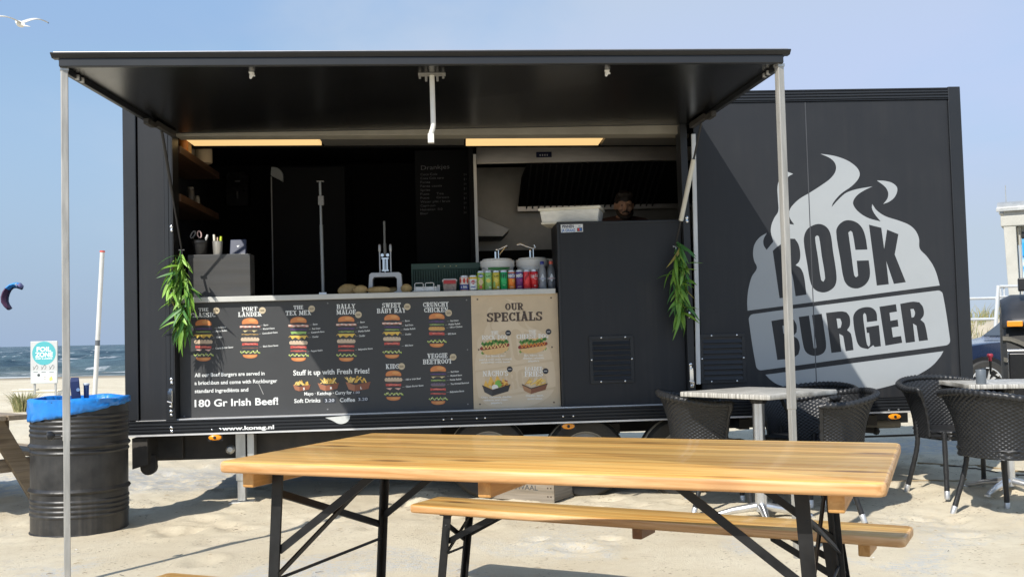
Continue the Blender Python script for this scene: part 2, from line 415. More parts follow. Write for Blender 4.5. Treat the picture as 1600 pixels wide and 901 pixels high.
def slab_text(s, _b=0):
    vs, fs, x = [], [], 0.0
    ly = 0
    def quad(q):
        nonlocal ly
        k = len(vs); vs.extend([(a, b, 0.00004 * (ly % 9)) for a, b in q]); fs.append((k, k + 1, k + 2, k + 3)); ly += 1
    for ch in s:
        wd, prog = SLAB[ch]
        for op in filter(None, prog.split(';')):
            p = op.split(); k = p[0]; a = [float(q) for q in p[1:]]
            if k == 'V':
                t = (a[3] if len(a) > 3 else .19) / 2; quad([(x + a[0] - t, a[1]), (x + a[0] + t, a[1]), (x + a[0] + t, a[2]), (x + a[0] - t, a[2])])
            elif k == 'H':
                quad([(x + a[1], a[0]), (x + a[2], a[0]), (x + a[2], a[0] + a[3]), (x + a[1], a[0] + a[3])])
            elif k == 'S':
                quad([(x + a[1], a[0]), (x + a[2], a[0]), (x + a[2], a[0] + .1), (x + a[1], a[0] + .1)])
            elif k == 'D':
                t = a[4] / 2; quad([(x + a[0] - t, a[1]), (x + a[0] + t, a[1]), (x + a[2] + t, a[3]), (x + a[2] - t, a[3])])
            elif k == 'A':
                cx, cy, rx, ry, a0, a1 = a; n = max(6, int(abs(a1 - a0) / 22)); th = .085; tv = .055
                for i in range(n):
                    A, B = R(a0 + (a1 - a0) * i / n), R(a0 + (a1 - a0) * (i + 1) / n)
                    q = []
                    for ang, sg in ((A, 1), (B, 1), (B, -1), (A, -1)):
                        q.append((x + cx + math.cos(ang) * (rx + sg * th), cy + math.sin(ang) * (ry + sg * tv)))
                    quad(q)
        x += wd + .045
    return vs, fs, x - .045
def put_text(mb, mi, s, cx, cy, h, w=None, y=0.0, layer=1, slab=False, bold=0.0, left=False, slope=0.0):
    """lettering printed on a board: centre and cap height measured in the photograph, laid out in metres on the board"""
    vs, fs, wd = slab_text(s) if slab else plain_text(s, bold)
    u0, w0 = vp(cx, cy, y)
    k = (vp(cx, cy - 5, y)[1] - vp(cx, cy + 5, y)[1]) / 10
    hm = h * k
    sx = (w * k / wd) if w else hm
    off = 0 if left else -wd * sx / 2
    mb.add([(u0 + off + vx * sx, y - 0.0005 * layer - vz * 1.0, w0 - hm / 2 + vy * hm + slope * (off + vx * sx)) for vx, vy, vz in vs], fs, mi)
class Print:
    """flat print on a board of the trailer, drawn in the board's own plane"""
    def __init__(s, y): s.mb, s.y, s.mats = MB(), y, []
    def mi(s, m):
        if m not in s.mats: s.mats.append(m)
        return s.mats.index(m)
    def poly(s, pts, m, layer=1, holes=()):
        loops = [list(pts)] + [list(h) for h in holes]
        tri = tessellate_polygon([[Vector((p[0], p[1], 0)) for p in lp] for lp in loops])
        vs = []
        for lp in loops:
            for px, py in lp:
                u, w = vp(px, py, s.y); vs.append((u, s.y - 0.0005 * layer, w))
        s.mb.add(vs, [tuple(t) for t in tri], s.mi(m))
    def ell(s, cx, cy, rx, ry, m, layer=1, n=18, a0=0, a1=360):
        s.poly([(cx + rx * math.cos(R(a0 + (a1 - a0) * i / n)), cy - ry * math.sin(R(a0 + (a1 - a0) * i / n))) for i in range(n if a1 - a0 == 360 else n + 1)], m, layer)
    def text(s, t, cx, cy, h, m, w=None, **k):
        put_text(s.mb, s.mi(m), t, cx, cy, h, w, s.y, **k)
    def build(s, name, parent):
        return s.mb.build(name, s.mats, parent, fixn=False)
def smooth_loop(P, n=5, corner=48):
    """closed outline through the points, rounded except where it turns sharply"""
    N = len(P); P = [Vector((p[0], p[1])) for p in P]
    T = []
    for i in range(N):
        a, b, c = P[i - 1], P[i], P[(i + 1) % N]
        d1, d2 = (b - a).normalized(), (c - b).normalized()
        T.append(None if d1.angle(d2) > R(corner) else (c - a).normalized())
    out = []
    for i in range(N):
        p, q = P[i], P[(i + 1) % N]; L = (q - p).length
        t0 = T[i] * L if T[i] else (q - p); t1 = T[(i + 1) % N] * L if T[(i + 1) % N] else (q - p)
        if T[i] is None and T[(i + 1) % N] is None: out.append(tuple(p)); continue
        for k in range(n):
            s = k / n; h = (2*s**3-3*s**2+1, s**3-2*s**2+s, -2*s**3+3*s**2, s**3-s**2)
            out.append(tuple(p * h[0] + t0 * h[1] + q * h[2] + t1 * h[3]))
    return out
# ================================================================ SETTING: sand, sea, dune
_L = rng.random((256, 256))
def vnoise(x, y):
    xi, yi = np.floor(x).astype(int), np.floor(y).astype(int)
    fx, fy = x - xi, y - yi
    fx, fy = fx * fx * (3 - 2 * fx), fy * fy * (3 - 2 * fy)
    g = lambda a, b: _L[a % 256, b % 256]
    return (g(xi, yi) * (1 - fx) + g(xi + 1, yi) * fx) * (1 - fy) + (g(xi, yi + 1) * (1 - fx) + g(xi + 1, yi + 1) * fx) * fy - 0.5
def sst(x, a, b):
    t = np.clip((x - a) / (b - a), 0, 1); return t * t * (3 - 2 * t)
# scuffed foot dents, thickest where people walk round the trailer and the tables
_dents = []
for _ in range(520):
    dx = rng.uniform(-6.5, 6.0); dy = rng.uniform(4.6, 12.5)
    if dy < 6.4 and rng.random() < 0.85: continue
    _dents.append((dx, dy, rng.uniform(0.05, 0.12), rng.uniform(0.009, 0.026), rng.uniform(0, math.pi)))
def sand_z(x, y, detail=True):
    x = np.asarray(x, float); y = np.asarray(y, float)
    far = sst(y, 24, 50.6); far2 = np.clip((y - 50.6) / 60, 0, 4)
    z = -0.3 * far - 0.8 * far2
    rough = 0.12 + 0.78 * np.clip(sst(y, 6.0, 7.4) + 0.6 * sst(x, 1.6, 2.8) * sst(y, 4.8, 6.2) + 0.6 * sst(-x, 2.6, 3.8), 0, 1)
    near = 1 - sst(y, 14, 34) * 0.85
    z = z + near * rough * (0.055 * vnoise(x * 1.1 + 9, y * 1.1) + 0.03 * vnoise(x * 3.1, y * 3.1 + 7))
    z = z + 0.055 * sst(x, 1.9, 3.0) * sst(y, 6.5, 7.6) * (1 - sst(y, 8.6, 10.5))          # heaped against the trailer's right end
    z = z + 0.04 * (1 - sst(x, -3.6, -3.0)) * sst(y, 7.6, 8.6) * (1 - sst(y, 11, 15))
    if detail:
        z = z + near * rough * (0.014 * vnoise(x * 9.0, y * 9.0) + 0.008 * vnoise(x * 21.0 + 3, y * 21.0))
    return z
def gz(x, y): return float(sand_z(x, y, False))
def axis(segs):
    out = [segs[0][0]]
    for a, b, st in segs: out += list(np.linspace(a, b, max(2, int(round(abs(b - a) / st)) + 1))[1:])
    return np.array(out)
def geo(a, b, n): return list(np.geomspace(a, b, n))
xs = axis([(-26, -8, 0.6), (-8, -5.5, 0.1), (-5.5, 5.6, 0.034), (5.6, 9, 0.15), (9, 26, 0.6)])
xs = np.concatenate([-np.array(geo(8000, 30, 24)), xs, np.array(geo(30, 8000, 24))])
ys = axis([(-8, 1.5, 0.5), (1.5, 3.4, 0.1), (3.4, 9.6, 0.034), (9.6, 14, 0.09), (14, 26, 0.3), (26, 60, 1.0)])
ys = np.concatenate([[-6000, -1200, -300, -90, -30], ys, np.array(geo(70, 8000, 20))])
XX, YY = np.meshgrid(xs, ys)
ZZ = sand_z(XX, YY)
for dx, dy, rr, dep, an in _dents:
    i0, i1 = np.searchsorted(xs, [dx - rr * 3.2, dx + rr * 3.2]); j0, j1 = np.searchsorted(ys, [dy - rr * 3.2, dy + rr * 3.2])
    if i1 <= i0 or j1 <= j0: continue
    ax = XX[j0:j1, i0:i1] - dx; ay = YY[j0:j1, i0:i1] - dy
    p = (ax * math.cos(an) + ay * math.sin(an)) / (rr * 1.45); q = (-ax * math.sin(an) + ay * math.cos(an)) / rr
    d2 = p * p + q * q
    ZZ[j0:j1, i0:i1] += -dep * np.exp(-(d2 ** 1.5) * 1.6) + dep * 0.55 * np.exp(-(np.sqrt(d2) - 1.25) ** 2 * 7)
ny, nx = XX.shape
me = bpy.data.meshes.new('sand_ground')
co = np.stack([XX, YY, ZZ], -1).reshape(-1, 3)
me.vertices.add(nx * ny); me.vertices.foreach_set('co', co.ravel())
idx = np.arange(nx * ny).reshape(ny, nx)
q = np.stack([idx[:-1, :-1], idx[:-1, 1:], idx[1:, 1:], idx[1:, :-1]], -1).reshape(-1, 4)
me.loops.add(q.size); me.loops.foreach_set('vertex_index', q.ravel())
me.polygons.add(len(q)); me.polygons.foreach_set('loop_start', np.arange(0, q.size, 4)); me.polygons.foreach_set('loop_total', np.full(len(q), 4))
me.update(calc_edges=True); me.polygons.foreach_set('use_smooth', [True] * len(q))

def sand_material():
    m = bpy.data.materials.new('beach sand'); m.use_nodes = True
    n, l = m.node_tree.nodes, m.node_tree.links; b = n['Principled BSDF']
    t = n.new('ShaderNodeTexCoord')
    def noise(sc, det=6, ro=0.6, v=None, dist=0.0):
        q = n.new('ShaderNodeTexNoise'); q.inputs['Scale'].default_value = sc; q.inputs['Detail'].default_value = det
        q.inputs['Roughness'].default_value = ro; q.inputs['Distortion'].default_value = dist
        l.new(v or t.outputs['Object'], q.inputs['Vector']); return q.outputs['Fac']
    def rng_(f, a, b_, c=0.0, d=1.0):
        q = n.new('ShaderNodeMapRange'); q.inputs['From Min'].default_value = a; q.inputs['From Max'].default_value = b_
        q.inputs['To Min'].default_value = c; q.inputs['To Max'].default_value = d; q.interpolation_type = 'SMOOTHSTEP'; l.new(f, q.inputs['Value']); return q.outputs[0]
    def mix(f, a, b_, mode='MIX'):
        q = n.new('ShaderNodeMix'); q.data_type = 'RGBA'; q.blend_type = mode
        l.new(f, q.inputs['Factor'])
        for s, v in (('A', a), ('B', b_)):
            if isinstance(v, tuple): q.inputs[s].default_value = (*v, 1)
            else: l.new(v, q.inputs[s])
        return q.outputs['Result']
    def mul(a, b_):
        q = n.new('ShaderNodeMath'); q.operation = 'MULTIPLY'; l.new(a, q.inputs[0]); l.new(b_, q.inputs[1]); return q.outputs[0]
    base = mix(rng_(noise(0.8), 0.32, 0.68), (0.58, 0.50, 0.36), (0.68, 0.61, 0.465))
    base = mix(rng_(noise(9, 8, 0.7), 0.40, 0.75, 0, 0.55), base, (0.52, 0.435, 0.315))
    base = mix(rng_(noise(120, 3, 0.8), 0.55, 0.75, 0, 0.5), base, (0.70, 0.64, 0.53))           # pale grains and shell grit
    base = mix(rng_(noise(75, 4, 0.8), 0.60, 0.74, 0, 0.55), base, (0.20, 0.155, 0.105))         # dark grit
    base = mix(mul(rng_(noise(42, 2, 0.5), 0.61, 0.67, 0, 0.8), rng_(noise(3.1), 0.45, 0.6)), base, (0.27, 0.215, 0.15))      # trodden-in bits
    sp = n.new('ShaderNodeSeparateXYZ'); l.new(t.outputs['Object'], sp.inputs[0])
    # worn patches in front where the shell paving shows through
    nearmask = rng_(sp.outputs['Y'], 7.2, 5.2)
    gm = mul(mul(rng_(noise(0.75, 5, 0.6, dist=0.8), 0.50, 0.60), nearmask), rng_(noise(24, 5, 0.75), 0.42, 0.56))
    base = mix(gm, base, (0.52, 0.51, 0.475))
    vor = n.new('ShaderNodeTexVoronoi'); vor.inputs['Scale'].default_value = 46; l.new(t.outputs['Object'], vor.inputs['Vector'])
    chip = mul(gm, rng_(vor.outputs['Distance'], 0.30, 0.12))
    base = mix(mul(chip, rng_(noise(31), 0.50, 0.58)), base, (0.14, 0.155, 0.18))
    # a strip of grey shell path passes behind and under the trailer
    yb = n.new('ShaderNodeMath'); yb.operation = 'MULTIPLY_ADD'; l.new(sp.outputs['X'], yb.inputs[0]); yb.inputs[1].default_value = -0.18; l.new(sp.outputs['Y'], yb.inputs[2])
    band = mul(rng_(yb.outputs[0], 8.7, 9.2), rng_(yb.outputs[0], 10.6, 9.9))
    base = mix(mul(band, rng_(noise(11, 6, 0.7), 0.36, 0.56, 0, 0.8)), base, (0.40, 0.405, 0.40))
    # darker wet sand along the tide line
    wet = mul(rng_(sp.outputs['Y'], 43.0, 47.5), rng_(noise(0.12, 3), 0.2, 0.6, 0.5, 1))
    base = mix(wet, base, (0.30, 0.245, 0.175))
    l.new(base, b.inputs['Base Color'])
    b.inputs['Roughness'].default_value = 0.9; b.inputs['Specular IOR Level'].default_value = 0.2
    bp = n.new('ShaderNodeBump'); bp.inputs['Strength'].default_value = 0.55; bp.inputs['Distance'].default_value = 0.014
    add = n.new('ShaderNodeMath'); add.operation = 'ADD'
    l.new(noise(26, 8, 0.75), add.inputs[0]); l.new(noise(110, 5, 0.8), add.inputs[1])
    l.new(add.outputs[0], bp.inputs['Height']); l.new(bp.outputs[0], b.inputs['Normal'])
    return m
M_SAND = sand_material()
me.materials.append(M_SAND)
ground = bpy.data.objects.new('sand_ground', me); COL.objects.link(ground)
tag(ground, 'pale trampled beach sand with grey shell grit', kind='structure')

# the sea: real swell near the shore, flat to the horizon
sx_ = np.concatenate([-np.array(geo(9000, 64, 26)), axis([(-60, 6, 0.5)]), np.array(geo(10, 9000, 26))])
sy_ = np.concatenate([axis([(44, 80, 0.45), (80, 130, 1.0), (130, 240, 2.6)]), np.array(geo(260, 9000, 34))])
SX, SY = np.meshgrid(sx_, sy_)
am = sst(SY, 47, 62) * (1 - sst(SY, 300, 900))
wv = np.sin((SY + 0.25 * SX + 9 * vnoise(SX * .05, SY * .05)) * 2 * math.pi / 7.5) * 0.16 + np.sin((SY - 0.5 * SX) * 2 * math.pi / 4.1 + 4 * vnoise(SX * .1, SY * .1)) * 0.07
wv = wv + 0.5 * vnoise(SX * .22, SY * .4) + 0.3 * vnoise(SX * .6, SY * .9)
SZ = -0.30 + am * wv + (1 - sst(SY, 44, 52)) * -0.02
mb = MB()
mb.v = [tuple(p) for p in np.stack([SX, SY, SZ], -1).reshape(-1, 3)]
n_ = SX.shape[1]; idx = np.arange(SX.size).reshape(SX.shape)
mb.f = [tuple(r) for r in np.stack([idx[:-1, :-1], idx[:-1, 1:], idx[1:, 1:], idx[1:, :-1]], -1).reshape(-1, 4).tolist()]; mb.m = [0] * len(mb.f)
def sea_material():
    m = bpy.data.materials.new('choppy sea water'); m.use_nodes = True
    n, l = m.node_tree.nodes, m.node_tree.links; b = n['Principled BSDF']
    t = n.new('ShaderNodeTexCoord')
    def noise(sc, stretch, det=6, ro=0.6, dist=0.0):
        mq = n.new('ShaderNodeMapping'); mq.inputs['Scale'].default_value = stretch; l.new(t.outputs['Object'], mq.inputs['Vector'])
        q = n.new('ShaderNodeTexNoise'); q.inputs['Scale'].default_value = sc; q.inputs['Detail'].default_value = det
        q.inputs['Roughness'].default_value = ro; q.inputs['Distortion'].default_value = dist
        l.new(mq.outputs[0], q.inputs['Vector']); return q.outputs['Fac']
    def rg(f, a, b_, c=0.0, d=1.0):
        q = n.new('ShaderNodeMapRange'); q.inputs['From Min'].default_value = a; q.inputs['From Max'].default_value = b_
        q.inputs['To Min'].default_value = c; q.inputs['To Max'].default_value = d; l.new(f, q.inputs['Value']); return q.outputs[0]
    def mix(f, a, b_):
        q = n.new('ShaderNodeMix'); q.data_type = 'RGBA'; l.new(f, q.inputs['Factor'])
        for s, v in (('A', a), ('B', b_)):
            if isinstance(v, tuple): q.inputs[s].default_value = (*v, 1)
            else: l.new(v, q.inputs[s])
        return q.outputs['Result']
    sp = n.new('ShaderNodeSeparateXYZ'); l.new(t.outputs['Object'], sp.inputs[0])
    base = mix(rg(noise(0.35, (0.5, 0.22, 1), 5), 0.40, 0.60), (0.022, 0.046, 0.066), (0.085, 0.135, 0.155))
    base = mix(rg(sp.outputs['Y'], 78, 52, 0, 0.6), base, (0.12, 0.15, 0.14))
    f1 = rg(noise(0.62, (0.55, 0.16, 1), 7, 0.62, 0.4), 0.585, 0.63)
    f0 = n.new('ShaderNodeMath'); f0.operation = 'MULTIPLY'; l.new(f1, f0.inputs[0]); l.new(rg(noise(0.05, (1, .5, 1), 3), 0.38, 0.5), f0.inputs[1])
    base = mix(f0.outputs[0], base, (0.72, 0.74, 0.75))
    shore = n.new('ShaderNodeMath'); shore.operation = 'MULTIPLY'
    l.new(rg(noise(0.5, (0.25, 1.1, 1), 6, 0.65), 0.47, 0.56), shore.inputs[0]); l.new(rg(sp.outputs['Y'], 58, 51, 0, 1), shore.inputs[1])
    base = mix(shore.outputs[0], base, (0.70, 0.70, 0.67))
    l.new(base, b.inputs['Base Color'])
    b.inputs['Roughness'].default_value = 0.42; b.inputs['IOR'].default_value = 1.33; b.inputs['Specular IOR Level'].default_value = 0.22
    bp = n.new('ShaderNodeBump'); bp.inputs['Strength'].default_value = 1.0; bp.inputs['Distance'].default_value = 0.35
    l.new(noise(0.9, (0.6, 1, 1), 8, 0.7), bp.inputs['Height']); l.new(bp.outputs[0], b.inputs['Normal'])
    return m
sea = mb.build('sea', sea_material(), smooth=60, fixn=False)
tag(sea, 'choppy grey-blue sea with small whitecaps', kind='structure')

# dune behind the boardwalk on the right
def dune_fn(i, j, nu=70, nv=34):
    u, v = i / (nu - 1), j / (nv - 1)
    x = 9 + 34 * u; y = 27 + 14 * v
    cxr = math.exp(-((x - 20.0) / 9) ** 2) * math.sin(math.pi * min(1, v * 1.05)) ** 0.8
    z = -0.4 + 2.25 * cxr + 0.5 * cxr * float(vnoise(np.array(x * .5), np.array(y * .5))) + 0.35 * cxr * float(vnoise(np.array(x * 1.4), np.array(y * 1.4)))
    return (x, y, z)
mb = MB(); mb.grid(dune_fn, 70, 34)
dune = mb.build('dune', pm('dune sand', (0.46, 0.40, 0.30), rough=0.9, var=0.18, vs=1.2, bump=0.4, bs=8), smooth=70)
tag(dune, 'low sand dune behind the white railing', kind='structure')
gb = MB()
M_MARRAM = [pm('dry marram grass', (0.30, 0.27, 0.13), rough=0.7, var=0.3, vs=0.8), pm('green marram grass', (0.17, 0.19, 0.075), rough=0.7, var=0.3, vs=0.8)]
for _ in range(5200):
    i, j = rng.uniform(5, 60), rng.uniform(3, 26)
    p = Vector(dune_fn(i, j)); h = rng.uniform(0.25, 0.6); a = rng.uniform(0, 6.28); le = rng.uniform(0.1, 0.35)
    if vnoise(np.array(p.x * .6), np.array(p.y * .6)) < -0.10: continue
    w = 0.012; dx, dy = math.cos(a), math.sin(a)
    tip = p + Vector((dx * le, dy * le, h)); mid = p + Vector((dx * le * .35, dy * le * .35, h * .6))
    gb.add([p + Vector((-w, 0, -.05)), p + Vector((w, 0, -.05)), mid + Vector((w * .8, 0, 0)), tip, mid + Vector((-w * .8, 0, 0))], [(0, 1, 2, 4), (4, 2, 3)], int(rng.random() < 0.4))
gr = gb.build('dune_grass', M_MARRAM, fixn=False)
tag(gr, 'dry marram grass growing on the dune behind the railing', 'grass', kind='stuff')

# litter trodden into the sand: twigs, reed bits, shell chips
lb = MB()
for _ in range(460):
    x = rng.uniform(-5, 5); y = rng.uniform(3.6, 9.2); z = gz(x, y) + 0.006; a = rng.uniform(0, math.pi); L = rng.uniform(0.005, 0.024)
    if rng.random() < 0.16:
        L = rng.uniform(0.003, 0.008)
        lb.lathe([(L * .6, -.003), (L, 0.0), (L * .5, .0022)], 7, 2, TR(x, y, z - .003, a) @ Matrix.Rotation(rng.uniform(-.4, .4), 4, 'X') @ Matrix.Diagonal((1, rng.uniform(.5, .9), 1, 1)))
    else:
        w_ = rng.uniform(.0007, .0014); k_ = rng.uniform(-.5, .5) * L; lb.tube([Vector((x - L * math.cos(a), y - L * math.sin(a), z)), Vector((x - k_ * math.sin(a) * .5, y + k_ * math.cos(a) * .5, z + .002)), Vector((x + L * math.cos(a), y + L * math.sin(a), z - .001))], [w_, w_ * 1.3, w_ * .6], 4, int(rng.random() < 0.35))
lit = lb.build('beach_litter', [pm('dry reed', (0.33, 0.24, 0.13), rough=0.8), pm('dark twig', (0.10, 0.075, 0.05), rough=0.8), pm('shell chip', (0.62, 0.59, 0.54), rough=0.6)], fixn=False)
tag(lit, 'twigs, reed bits and shell chips scattered over the sand', 'beach litter', kind='stuff')
# ================================================================ THE BURGER TRAILER
trailer = thing('food_trailer', 'long black burger trailer with open serving hatch and flaming burger logo', 'food trailer', V)
def tp(name, mb, mats, smooth=None, bevel=0.0, parent=None, **k):
    return mb.build(name, mats, parent or trailer, smooth=smooth, bevel=bevel, **k)
HU0, HU1, HT = 0.345, 4.115, 2.165          # hatch opening
YM = 0.12                                   # recess of the menu boards
# --- shell
mb = MB(); mb.box(0.10, HU0 - 0.062, 0, 0.05, 0.105, 2.312); tp('side_panel', mb, M_PANEL)
mb = MB(); mb.box(HU1 + 0.028, vp(1263.5, 300)[0] - 0.004, 0, 0.05, 0.105, 2.312); tp('side_panel', mb, M_PANEL)
mb = MB(); mb.box(vp(1263.5, 300)[0] + 0.004, TL - 0.095, 0, 0.05, 0.105, 2.312); tp('side_panel', mb, M_PANEL)
mb = MB(); mb.box(vp(1263.5, 300)[0] - 0.0035, vp(1263.5, 300)[0] + 0.0035, -0.002, 0.03, 0.107, 2.31); tp('seam_strip', mb, pm('grey sealant', (0.055, 0.058, 0.064), rough=0.5))
mb = MB(); mb.box(HU0 - 0.062, HU1 + 0.028, 0, 0.05, HT, 2.312); tp('hatch_header', mb, M_PANEL)
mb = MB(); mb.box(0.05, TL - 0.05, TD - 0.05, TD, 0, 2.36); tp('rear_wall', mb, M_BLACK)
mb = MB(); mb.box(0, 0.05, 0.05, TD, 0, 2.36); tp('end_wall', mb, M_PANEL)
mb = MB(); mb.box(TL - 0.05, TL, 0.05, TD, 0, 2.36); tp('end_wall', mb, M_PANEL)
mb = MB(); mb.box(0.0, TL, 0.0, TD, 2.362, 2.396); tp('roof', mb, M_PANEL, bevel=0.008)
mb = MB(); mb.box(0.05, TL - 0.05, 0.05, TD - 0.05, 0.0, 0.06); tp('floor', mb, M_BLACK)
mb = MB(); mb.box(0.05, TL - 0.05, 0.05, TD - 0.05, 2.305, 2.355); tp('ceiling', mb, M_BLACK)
def ribbed(u0, u1, w0, w1, n, d=0.010):
    """extruded rail profile with lengthwise ribs"""
    poly = [(0.03, w0), (-d, w0)]
    h = (w1 - w0) / n
    for i in range(n):
        poly += [(-d, w0 + h * (i + .12)), (-d * .2, w0 + h * (i + .3)), (-d * .2, w0 + h * (i + .42)), (-d, w0 + h * (i + .6))]
    poly += [(-d, w1), (0.03, w1)]
    m = MB(); m.prism(poly, lambda y, w: (u0, y, w), lambda y, w: (u1, y, w)); return m
tp('roof_rail', ribbed(0.09, TL - 0.085, 2.316, 2.402, 4), M_TRIM)
tp('skirt_rail', ribbed(0.0, TL, 0.006, 0.100, 4), M_TRIM)
for u0, u1, s in ((-0.004, 0.086, 1), (TL - 0.09, TL + 0.004, -1)):
    m = MB(); m.box(u0, u1, -0.012, 0.06, 0.104, 2.408); 
    e = u1 if s > 0 else u0
    m.box(e - 0.005, e + 0.005, -0.017, 0.0, 0.104, 2.30); tp('corner_post', m, M_TRIM, bevel=0.007)
m = MB(); m.box(0.0, TL, -0.014, 0.02, -0.008, 0.004); tp('rail_bottom_edge', m, pm('bright aluminium edge', (0.75, 0.75, 0.75), rough=0.35, metal=0.4))
m = MB(); m.box(0.07, HU0 - 0.065, -0.012, 0.0, 0.1005, 0.1045); tp('rail_top_edge', m, MATS['bright aluminium edge'])
m = MB(); m.box(HU0 + .002, 3.96, 0.02, 0.105, 0.100, 0.1065); tp('rail_top_edge', m, MATS['bright aluminium edge'])
# --- hatch frame
m = MB(); m.box(HU0 - 0.060, HU0 - 0.006, -0.006, 0.05, 0.1, HT - .002); m.box(HU0 - 0.035, HU0 - 0.03, -0.010, 0.0, 0.12, HT - .01); tp('hatch_frame', m, M_TRIM, bevel=0.003)
m = MB(); m.box(HU0 - 0.006, HU0, -0.004, 0.16, 0.1, HT - .004); tp('hatch_reveal', m, M_BLKPL)
m = MB(); m.box(HU1 - 0.074, HU1 - 0.022, -0.002, 0.16, 0.1, HT - .004); tp('hatch_frame', m, M_TRIM, bevel=0.003)
a, b = vp(1083.5, 208), vp(1091, 606)
m = MB(); m.bar((a[0] - .004, -0.012, a[1] - .01), (b[0], -0.012, 0.245), 0.031, 0.02, up=(0, 1, 0)); tp('glint_edge_trim', m, pm('aluminium trim with painted glint', (0.62, 0.63, 0.63), rough=0.4, var=0.15, vs=14, stretch=(1, 1, .2)), bevel=0.003)  # light reflecting off the aluminium frame edge, put in as a white colour
# latches
def latch(px, py, big=False, y=-0.008):
    u, w = vp(px, py, y); m = MB()
    if big:
        m.box(u - .012, u + .012, y - .006, y, w - .07, w + .07); m.box(u - .016, u + .010, y - .022, y - .005, w - .03, w + .055)
        m.tube([(u - .02, y - .02, w - .02), (u + .012, y - .026, w - .03), (u + .012, y - .02, w - .055)], .004, 6)
        m.lathe([(.007, 0), (.008, .004), (0.004, .006)], 10, 0, Matrix.Translation((u, y - .006, w - .058)) @ Matrix.Rotation(R(90), 4, 'X'))
    else:
        m.lathe([(.010, 0), (.011, .006), (.006, .010)], 12, 0, Matrix.Translation((u, y, w + .014)) @ Matrix.Rotation(R(90), 4, 'X'))
        m.lathe([(.009, 0), (.009, .005), (.004, .008)], 12, 0, Matrix.Translation((u + .002, y, w - .014)) @ Matrix.Rotation(R(90), 4, 'X'))
        m.box(u - .007, u + .007, y - .004, y, w - .016, w + .016)
    tp('hatch_latch' if big else 'hatch_catch', m, M_CHROME, smooth=40)
latch(267, 622, True); latch(1080.5, 590, True)
for px, py in ((268, 357), (268.5, 462), (268, 595), (267.5, 645), (268, 671), (1073, 343), (1076.5, 492), (1079, 572)): latch(px, py)
# --- serving front: counter and boards
m = MB(); m.box(HU0, 3.098, YM, YM + .03, 0.06, 0.945); tp('counter_front', m, M_BLKPL)
MENU_R = vp(738, 560, YM - .008)[0]
m = MB(); m.box(HU0 + .004, MENU_R - .0015, YM - .008, YM - .001, vp(400, 655, YM)[1] + .012, 0.942); menu = tp('menu_board', m, pm('dark grey printed board', (0.058, 0.0595, 0.0615), rough=0.45, var=0.04, vs=5, spec=.3))
SP_R = vp(874, 560, YM - .008)[0]
m = MB(); m.box(MENU_R + .0015, SP_R, YM - .010, YM - .001, vp(800, 639, YM)[1], 0.942); specials = tp('specials_board', m, pm('kraft brown printed board', (0.60, 0.475, 0.32), rough=0.5, var=0.06, vs=9))
cw1 = vp(600, 457, .075)[1]; cw0 = cw1 - .038
m = MB(); m.box(HU0 + .001, 3.092, 0.075, 0.62, cw0, cw1); tp('counter_top', m, M_COUNTER, bevel=0.003)
CT = cw1                                     # counter surface height in the trailer's frame
pt = vp(900, 346, .06)[1]
m = MB(); m.box(SP_R + .006, 4.040, 0.062, 0.55, 0.062, pt); cab = tp('service_cabinet', m, M_PANEL, bevel=0.004)
m = MB(); m.box(SP_R + .004, SP_R + .022, 0.056, 0.08, 0.07, pt - .006); m.box(SP_R + .004, 4.0, 0.056, 0.08, pt - .02, pt - .003); tp('cabinet_edging', m, M_TRIM, bevel=0.003)
# --- louvre vents, each slat its own piece
def vent(x0, y0, x1, y1, yy, n=8):
    u0, w1 = vp(x0, y0, yy); u1, w0 = vp(x1, y1, yy)
    m = MB(); f = .026
    m.box(u0, u1, yy - .012, yy - .001, w1 - f, w1); m.box(u0, u1, yy - .012, yy - .001, w0, w0 + f)
    m.box(u0, u0 + f, yy - .012, yy - .001, w0 + f, w1 - f); m.box(u1 - f, u1, yy - .012, yy - .001, w0 + f, w1 - f)
    v = tp('louvre_vent', m, M_TRIM, bevel=0.002)
    m = MB(); m.box(u0 + f, u1 - f, yy - .0016, yy - .0006, w0 + f, w1 - f); tp('vent_back', m, M_BLKPL, parent=v)
    first = None
    st = (w1 - w0 - 2 * f) / n
    for i in range(n):
        if first is None:
            m = MB(); m.prism([(-.018, -.006), (-.014, -.009), (-.004, st * .42), (-.008, st * .46)], lambda y, w: (u0 + f, y, w), lambda y, w: (u1 - f, y, w))
            o = m.build('slat', M_TRIM, v); first = o
        else:
            o = first.copy(); COL.objects.link(o); o.parent = v
        o.location = (0, yy, w0 + f + st * (i + .12))
    m = MB()
    for uu, ww in ((u0 + .015, (w0 + w1) / 2), (u1 - .015, (w0 + w1) / 2), (u0 + .09, w1 - .013), (u1 - .06, w1 - .013), (u0 + .08, w0 + .013), (u1 - .07, w0 + .013)):
        m.lathe([(.006, 0), (.006, .002), (.003, .004)], 10, 0, Matrix.Translation((uu, yy - .012, ww)) @ Matrix.Rotation(R(90), 4, 'X'))
    m.build('vent_screws', M_CHROME, v, smooth=50)
vent(920, 525, 991.5, 597, 0.062); vent(1092, 522, 1166, 597, 0.0)
